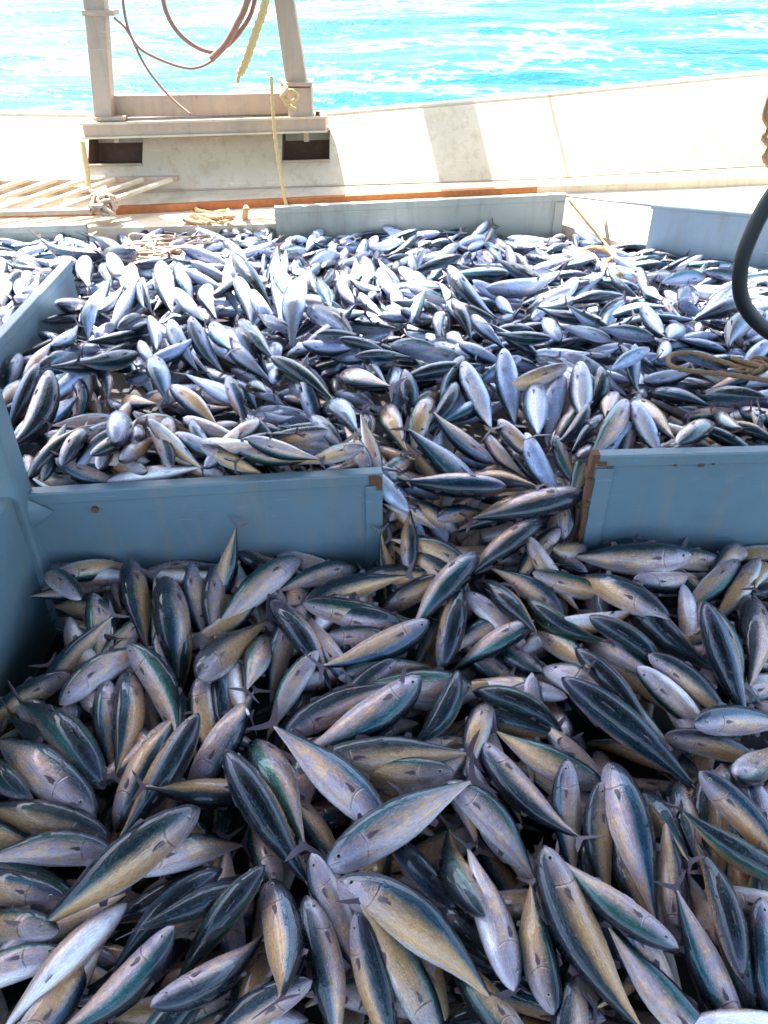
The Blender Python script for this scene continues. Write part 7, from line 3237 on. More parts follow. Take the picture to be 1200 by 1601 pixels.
1619 5112 417 170 -1 113 77 96 3
492 4683 477 231 -15 -110 72 98 4
2493 3094 579 188 4 -74 87 89 5
807 4597 441 286 18 85 75 100 2
159 4608 479 276 -26 93 72 99 3
-2594 4405 493 271 25 -78 74 99 0
2854 4228 486 150 -22 -74 81 87 4
-1192 4919 475 333 10 -97 82 99 2
2393 2667 587 327 -13 -78 74 90 5
1967 4744 415 330 4 14 87 93 0
-3330 4461 450 163 -14 93 85 95 4
-1738 2797 583 354 15 -28 80 88 4
-2346 3423 518 223 12 27 87 86 3
-2354 3340 537 48 10 77 73 101 4
-2191 3707 525 101 5 60 82 99 2
2154 4108 471 207 22 71 80 100 2
-3214 4337 471 150 -25 72 84 91 2
1531 4774 405 185 -5 -85 85 88 1
441 4590 459 275 -8 74 73 89 3
-1155 5579 439 183 -8 102 88 88 2
-291 4220 515 85 -4 -26 88 93 5
-2725 4770 470 354 -1 -89 78 98 4
2551 3263 546 218 26 104 77 102 5
1784 3686 526 266 26 19 76 95 2
258 4057 485 161 13 -30 73 100 3
810 4957 454 304 11 -91 87 89 1
724 2949 426 119 24 -86 86 95 3
-2107 2977 556 237 -13 111 74 94 1
60 5076 449 219 -2 -70 84 92 2
-2095 4589 475 326 -2 -15 86 99 1
1640 2845 602 149 -9 -109 78 99 2
39 5252 422 353 11 114 74 89 1
-2164 3286 543 113 8 87 76 94 3
2596 3203 567 39 -1 26 80 99 0
1466 4706 419 345 15 -93 87 95 3
-2291 4271 460 79 -11 174 71 89 1
-2981 4358 485 3 20 172 85 86 4
-838 5076 455 250 3 -82 85 89 0
1345 5156 427 137 15 -64 88 95 3
588 4776 471 297 6 57 79 95 1
2627 3534 539 107 6 0 84 97 5
-2561 4062 511 270 14 101 75 86 0
639 4252 421 188 6 168 86 100 5
2150 3803 510 164 1 -116 86 94 4
-1211 4791 497 163 -18 158 84 92 3
-2295 4994 456 188 -3 -94 84 94 4
2458 4034 487 119 -3 80 86 86 4
2185 4046 479 184 14 -83 83 99 1
-1151 4478 510 176 -26 -11 81 88 0
-2528 4187 505 278 -19 -116 77 88 5
2126 4162 465 359 -3 -99 82 91 3
1373 2758 504 327 26 145 70 96 5
-2443 3646 526 194 18 -100 71 89 4
2806 3854 513 177 14 -52 80 90 5
-2260 4740 470 332 -26 184 74 95 0
2201 3263 558 17 7 -93 84 94 0
1512 2899 594 329 26 65 82 91 1
1750 2497 606 122 21 110 71 101 4
819 3025 551 308 -17 79 73 88 4
2176 4518 431 331 7 -3 86 100 2
1777 4741 417 10 20 169 72 87 2
1633 4898 417 160 -5 -96 78 92 3
2 3454 461 4 6 75 76 99 4
-1690 4681 362 71 -17 -20 81 100 1
-2836 3679 525 228 8 10 86 93 5
1902 2803 609 123 4 -80 77 91 5
-711 4068 522 177 -25 -16 86 94 5
761 5030 452 290 11 -98 79 99 2
651 4986 457 281 6 -80 78 93 1
2170 2583 608 105 -2 -84 77 92 3
-600 4662 503 258 23 25 79 101 3
1587 4833 420 189 -9 62 84 93 3
2754 4119 490 337 5 -83 85 96 4
1853 3145 517 347 4 -82 79 97 4
-2897 4244 495 132 -10 -87 79 90 2
-1732 3489 551 303 -9 196 82 99 3
-498 4411 524 277 9 -94 73 93 1
2634 3091 572 33 -16 1 80 87 1
-361 4067 532 300 -26 -38 74 86 5
-1801 3785 531 289 26 69 75 99 4
-2274 2981 549 9 8 -39 71 95 2
-1782 3955 505 260 22 -55 82 101 3
650 5049 454 67 21 -10 83 99 5
1413 4959 425 150 -1 -28 81 89 1
-2779 4362 492 323 -11 99 78 94 3
752 3063 548 300 3 -105 82 100 4
-365 4850 461 212 -5 82 75 87 2
-3119 4038 500 101 26 77 78 102 4
-44 5268 440 179 -5 76 81 99 3
1246 4629 448 77 -24 49 81 89 3
-1265 5548 438 2 22 58 80 90 5
-2010 4075 508 281 -11 -72 85 101 3
713 4575 429 261 26 71 75 94 5
10 4989 452 224 7 -78 79 97 1
1116 5202 435 60 -14 -82 83 100 0
-3149 4297 481 345 15 -87 82 89 4
-2592 3447 532 6 18 -98 78 97 2
1838 4594 404 55 16 -40 74 88 3
-947 4984 469 270 26 83 77 97 5
1700 2664 607 326 13 -82 76 96 5
-1506 2655 572 259 6 74 71 91 0
-1333 5065 449 227 10 93 80 88 0
-1492 5254 436 253 -8 148 86 96 2
-2035 4278 495 279 10 96 77 96 3
-2076 3153 551 82 10 60 71 91 1
-2715 3601 528 4 13 -100 79 94 4
-1973 4027 511 98 14 93 77 99 5
1470 3193 534 160 -19 76 87 97 3
1836 4739 416 347 6 -89 77 99 5
-142 4792 462 76 21 -119 78 96 0
780 3236 543 146 -13 -91 74 95 3
756 4692 449 94 26 181 73 98 2
2203 2719 607 131 -2 -82 71 96 1
-343 4714 473 58 -4 194 74 87 3
-2790 4586 479 190 21 177 81 93 2
2242 3666 527 94 26 70 72 90 2
-1053 4586 549 350 19 84 82 90 4
1442 2579 590 121 -15 111 88 96 4
2544 2933 555 352 -26 102 74 97 0
532 5098 453 16 8 96 86 95 5
2901 3842 515 130 19 54 78 94 4
208 5239 445 352 4 148 78 92 4
1258 4911 409 114 6 -95 82 91 0
-2254 4513 484 105 7 209 80 96 0
-2687 3467 532 29 -8 114 75 87 4
-1396 4920 462 64 1 -88 84 93 4
2667 3932 503 27 -4 59 73 90 3
-2586 3194 540 131 10 -117 78 91 3
-2156 4902 458 245 4 24 71 88 5
2487 3390 555 204 -8 208 85 97 3
1983 2859 607 293 -1 115 71 98 0
-1986 3538 537 286 15 76 85 88 3
-3178 4150 490 319 26 -73 75 99 0
-2092 2788 562 62 -16 -109 79 93 1
666 4732 472 106 12 80 70 89 1
1014 4751 456 26 -6 80 79 86 2
-2083 4100 506 246 -18 117 71 92 1
-60 3800 473 318 -16 95 83 91 1
-1176 4561 545 26 26 102 86 98 1
-2886 4171 500 123 -1 157 85 90 0
-2469 4500 488 307 26 86 75 101 1
-2909 4948 454 2 26 -95 75 98 5
-979 4400 585 178 0 168 70 94 0
2072 3475 553 259 11 112 81 96 3
30 4363 486 292 -16 115 86 97 4
-361 3968 501 339 -9 34 83 90 5
-362 3871 456 316 -10 24 81 98 1
-3034 4817 455 9 7 23 79 97 4
2540 3499 544 280 26 -122 86 87 3
-1447 2800 575 225 -3 -109 72 94 4
2495 3219 570 47 -4 76 83 99 5
-3006 4676 464 179 -8 -22 80 95 4
-1994 4761 421 12 -18 107 77 96 4
-2475 3296 537 183 -1 94 81 97 3
-2459 5032 457 9 -17 99 87 97 5
-3385 4774 436 12 14 -111 79 91 1
924 4695 464 132 -1 46 71 101 4
1402 4750 432 185 -7 -83 75 100 1
-1208 4288 583 231 10 76 85 97 2
-2748 4423 489 322 26 -15 74 94 5
1442 4640 436 175 26 -92 70 94 5
2160 4578 426 298 8 2 71 101 1
-592 4303 551 268 -17 -89 83 98 5
-817 5211 443 305 26 -4 75 99 0
-365 3775 459 47 26 -23 79 100 1
-2137 4148 478 86 9 -78 73 91 5
2708 4223 480 196 -8 -97 78 99 0
1354 4651 440 134 -2 -103 70 87 2
-533 4849 470 61 -20 35 83 92 5
28 4822 400 217 19 -37 79 98 5
-2959 3983 509 233 6 26 77 89 1
-2327 3762 494 103 0 76 75 90 0
1201 4899 438 114 -1 -106 72 96 3
2194 4225 459 166 12 -103 74 93 5
-2336 2647 555 214 -22 123 73 101 1
-2384 2853 550 211 22 137 83 96 3
-1964 2870 567 287 12 81 72 96 4
1253 4773 440 106 5 147 78 98 3
-36 4770 464 79 -24 -19 79 100 2
123 5222 445 148 11 -75 79 98 1
-2898 3587 530 164 12 -16 78 96 3
2875 4056 500 332 11 -13 87 99 5
-755 5326 438 269 15 58 76 99 5
-2554 3135 541 203 16 -33 88 91 3
-294 3958 530 109 9 13 82 102 3
-2140 4081 505 236 -19 142 73 88 2
20 4256 499 324 -13 30 72 88 1
1087 4770 450 243 3 58 72 94 0
-1265 4519 543 25 26 77 87 100 2
-1365 5312 436 25 10 214 70 101 4
-1924 3127 560 298 13 -99 80 87 4
652 4493 486 349 -8 180 86 90 1
1652 4802 419 195 -3 36 78 92 5
-1297 2859 605 261 8 85 72 91 0
2018 3073 579 28 -26 -59 76 92 0
1791 3132 589 306 23 -88 82 101 4
-920 5310 440 294 9 -76 84 93 1
1999 2554 610 307 -1 -7 80 99 2
-323 4975 450 81 -6 -80 82 94 5
-2552 4120 508 111 17 92 74 88 4
2398 4492 442 279 7 113 85 88 4
2769 3756 520 9 1 -82 78 96 0
-2204 4778 466 357 -13 -88 75 89 3
1993 3935 492 170 -13 56 75 102 1
-2190 4233 487 253 -1 82 74 95 5
278 4134 504 145 12 86 75 91 3
941 5139 442 180 4 -83 83 88 1
578 4519 486 303 -18 2 73 101 1
-150 4931 452 239 26 33 81 96 0
-1444 5452 435 265 7 -106 82 101 0
1456 2805 557 334 26 98 83 91 5
-2573 3987 514 84 15 34 72 88 1
2252 3875 502 305 18 88 71 99 3
-1786 4033 518 260 21 181 77 97 0
-1048 3557 507 130 -5 -71 86 97 3
-1577 5534 426 61 -26 77 72 92 4
-2440 3804 521 61 0 -17 72 95 5
-2949 3888 514 247 -9 -77 71 98 4
1052 2370 574 204 10 -81 79 101 2
-3075 3950 495 58 12 -76 87 93 3
-2059 4499 481 349 -5 -43 73 90 5
1082 3587 504 211 -6 84 84 97 2
-1086 4313 593 53 14 88 80 99 2
-1815 3369 553 299 13 199 78 90 0
1760 2900 603 167 4 190 73 89 5
-160 4659 472 242 9 187 82 88 0
-967 5433 438 353 -6 92 72 101 2
-1605 5355 434 290 -8 -89 71 97 1
2294 3794 512 134 -9 -109 85 96 1
-578 5122 444 103 -26 79 72 101 3
-2485 3990 494 267 11 -123 78 94 2
-987 4163 608 36 -26 -28 82 97 1
164 4165 505 347 5 86 88 89 4
2142 3630 533 77 -1 70 75 96 5
-1548 5378 434 71 14 -94 83 94 0
2897 3633 529 332 -17 203 86 94 1
-857 4925 477 314 3 -66 81 93 2
-1273 4933 468 158 -4 223 79 98 4
-1738 3611 544 291 -17 16 78 101 5
113 4887 460 51 14 -50 86 93 5
-2377 4029 506 255 18 48 81 89 5
-2286 3454 534 50 -7 90 78 99 0
-1021 4028 595 35 5 189 86 101 0
1427 2475 594 93 18 72 74 96 4
1945 4153 464 7 11 63 72 95 1
1428 4498 446 154 9 -87 81 87 1
-1818 2744 579 340 4 -113 80 96 5
-60 3922 482 124 12 109 72 88 4
-204 4278 504 269 4 175 77 96 5
-1268 4844 483 8 14 -68 77 99 2
-2034 3717 527 75 -6 -113 84 93 3
928 5237 402 175 4 163 72 101 5
-2108 4692 455 177 20 59 82 93 5
-2267 3979 501 66 -6 50 78 101 2
-3038 5061 444 329 26 120 78 100 3
1263 4571 451 298 -25 -94 71 92 1
-1819 3012 571 330 12 112 83 86 2
2391 3220 574 241 22 -111 84 101 2
-2366 4136 507 98 -9 -118 79 95 4
-2035 2974 559 109 7 145 73 100 2
-2467 4290 500 293 12 -115 79 101 5
-940 5062 458 284 7 88 82 89 4
427 2657 342 178 19 -108 84 92 4
2286 3176 581 1 23 82 75 89 1
-1981 3605 534 235 -13 133 87 94 2
1673 3114 587 169 -9 41 86 90 4
-2172 4683 471 357 -9 60 81 97 1
532 2557 410 114 7 67 70 100 1
194 3170 486 197 -12 147 70 91 2
360 3094 506 167 -3 -38 72 96 4
-53 2711 501 100 -8 33 71 91 5
735 2868 512 84 26 107 84 103 3
53 2968 517 89 10 77 92 94 5
185 2911 512 68 -22 23 73 95 5
112 2302 369 165 26 -45 70 94 4
79 2441 426 214 26 132 70 104 2
156 2508 441 312 -26 46 70 95 2
868 2892 518 71 26 10 83 102 5
-940 2319 594 7 -4 46 70 96 4
263 2958 528 70 26 -45 94 99 2
689 2670 499 58 15 -55 81 101 0
312 2781 513 43 2 -83 84 96 0
55 2471 467 236 8 -21 70 92 4
457 3037 554 21 26 42 70 92 5
-22 3326 526 352 -21 -53 93 93 3
198 3293 522 340 -3 37 101 93 4
869 2764 541 68 -2 108 71 101 4
859 2452 569 71 18 58 70 98 3
1075 2484 585 145 0 213 70 99 2
-954 2360 615 282 5 123 70 97 5
-1080 2533 608 40 -16 49 70 92 0
-989 2326 614 52 17 44 70 94 4
-1427 2757 610 85 -8 52 70 92 4
-854 2745 590 335 26 58 70 103 0
-777 2510 615 158 -2 -38 70 95 4
-878 2450 616 296 17 72 70 102 4
-750 2374 611 94 22 72 70 95 5
-970 2936 587 137 -26 7 70 103 3
-353 2902 561 285 21 19 80 96 0
-320 2441 594 348 -6 38 70 101 5
-589 2460 607 165 15 143 70 102 1
-613 2364 602 125 21 57 70 91 4
794 2428 555 47 26 67 70 97 2
1245 2524 598 85 -14 92 70 102 2
692 2374 474 68 26 55 70 92 3
-1024 2370 627 60 1 44 70 93 2
-1089 2862 609 114 0 45 70 90 5
-937 2683 610 129 -23 149 79 92 5
-627 3260 582 135 8 -10 92 99 0
-549 3132 583 123 26 -4 95 93 4
-497 2846 591 116 -25 79 70 96 1
-433 3006 582 269 13 51 87 97 3
-127 3187 555 149 -12 176 70 90 1
-31 3014 557 113 13 64 70 97 4
-414 2389 617 180 -16 22 70 95 3
-479 2470 621 236 -3 135 70 92 5
-531 2373 623 245 -12 139 70 92 1
-1802 4598 473 270 20 151 118 102 5
-1695 4230 511 259 19 19 70 99 5
-1451 3266 579 223 -11 55 70 92 2
-1496 4291 533 111 -6 60 107 95 1
-1276 3927 585 117 -2 81 70 96 3
-1189 3850 593 114 26 108 73 91 5
-1072 3440 590 259 22 99 70 95 1
-868 4075 603 173 26 190 70 103 0
-802 4283 586 268 -9 157 107 102 5
-883 3955 603 170 26 219 70 101 0
-760 3858 589 109 26 118 77 90 5
-619 3168 615 121 11 128 70 96 0
-311 3271 562 161 -19 141 70 101 3
334 4009 512 292 -26 79 70 91 1
64 3988 513 275 -10 107 83 95 0
98 3708 525 207 10 167 70 95 1
167 3707 525 219 24 147 70 104 2
395 4477 489 326 1 1 70 96 5
1562 4431 464 29 -17 44 87 96 5
1073 3168 556 302 -9 -20 70 95 1
1036 3038 560 82 26 80 70 95 2
1199 4277 486 335 -1 -76 95 95 0
-1673 4922 478 319 -18 -50 118 100 2
-1482 3703 580 271 21 115 98 102 4
-1383 3734 590 260 -15 124 99 91 2
-1306 3725 598 258 -4 107 72 100 2
-1111 3403 639 252 10 32 70 90 1
-1426 3056 610 256 -20 132 70 93 3
-978 3066 623 118 5 174 70 91 3
-766 3842 621 248 -3 64 70 90 2
-504 3839 576 99 26 138 115 93 2
-215 3624 558 138 -20 180 107 91 0
-230 3492 565 212 -26 113 82 97 2
159 3782 541 52 -26 -78 118 96 0
599 3803 539 101 -4 159 70 93 0
420 3729 542 331 -17 8 70 96 3
255 3599 547 82 -2 123 73 95 5
580 3390 552 318 -14 -85 70 96 3
859 3664 544 323 6 -62 81 97 1
1406 4073 503 91 -11 162 70 98 3
1788 4125 487 21 26 -78 70 103 4
1676 3876 520 38 16 43 113 93 0
1191 3160 581 69 -6 145 74 100 2
1321 3428 567 65 -17 98 97 100 3
-151 3257 602 203 18 20 80 102 3
-1514 4473 568 317 17 -47 118 92 1
-953 1425 232 326 7 3 89 94 3
-460 1532 217 102 12 36 82 96 0
-629 1766 210 101 24 18 82 101 3
-830 1768 243 66 1 57 82 94 0
-236 2179 226 168 8 132 82 106 1
-658 2076 264 178 -1 221 82 94 1
-435 1603 234 104 -12 178 82 101 1
293 1837 230 33 1 60 82 104 5
-193 1797 237 302 -9 -111 82 100 1
-137 1047 188 129 -26 107 82 97 5
55 1227 195 218 6 103 82 94 2
528 827 185 52 -26 37 82 97 3
195 906 212 124 -18 32 82 104 0
-571 812 191 34 -6 -10 82 105 1
834 940 214 236 -26 14 82 95 2
155 1327 228 32 -4 66 82 95 2
1278 2083 281 54 -25 96 82 96 1
903 945 248 166 -2 121 82 94 0
599 1035 210 99 11 106 82 103 1
548 853 222 133 23 81 82 104 1
731 950 213 104 -12 117 82 101 5
-956 1113 262 355 -26 76 82 94 4
-707 914 239 220 13 124 82 106 0
769 819 238 99 26 24 82 96 3
579 804 248 117 26 109 82 99 4"""
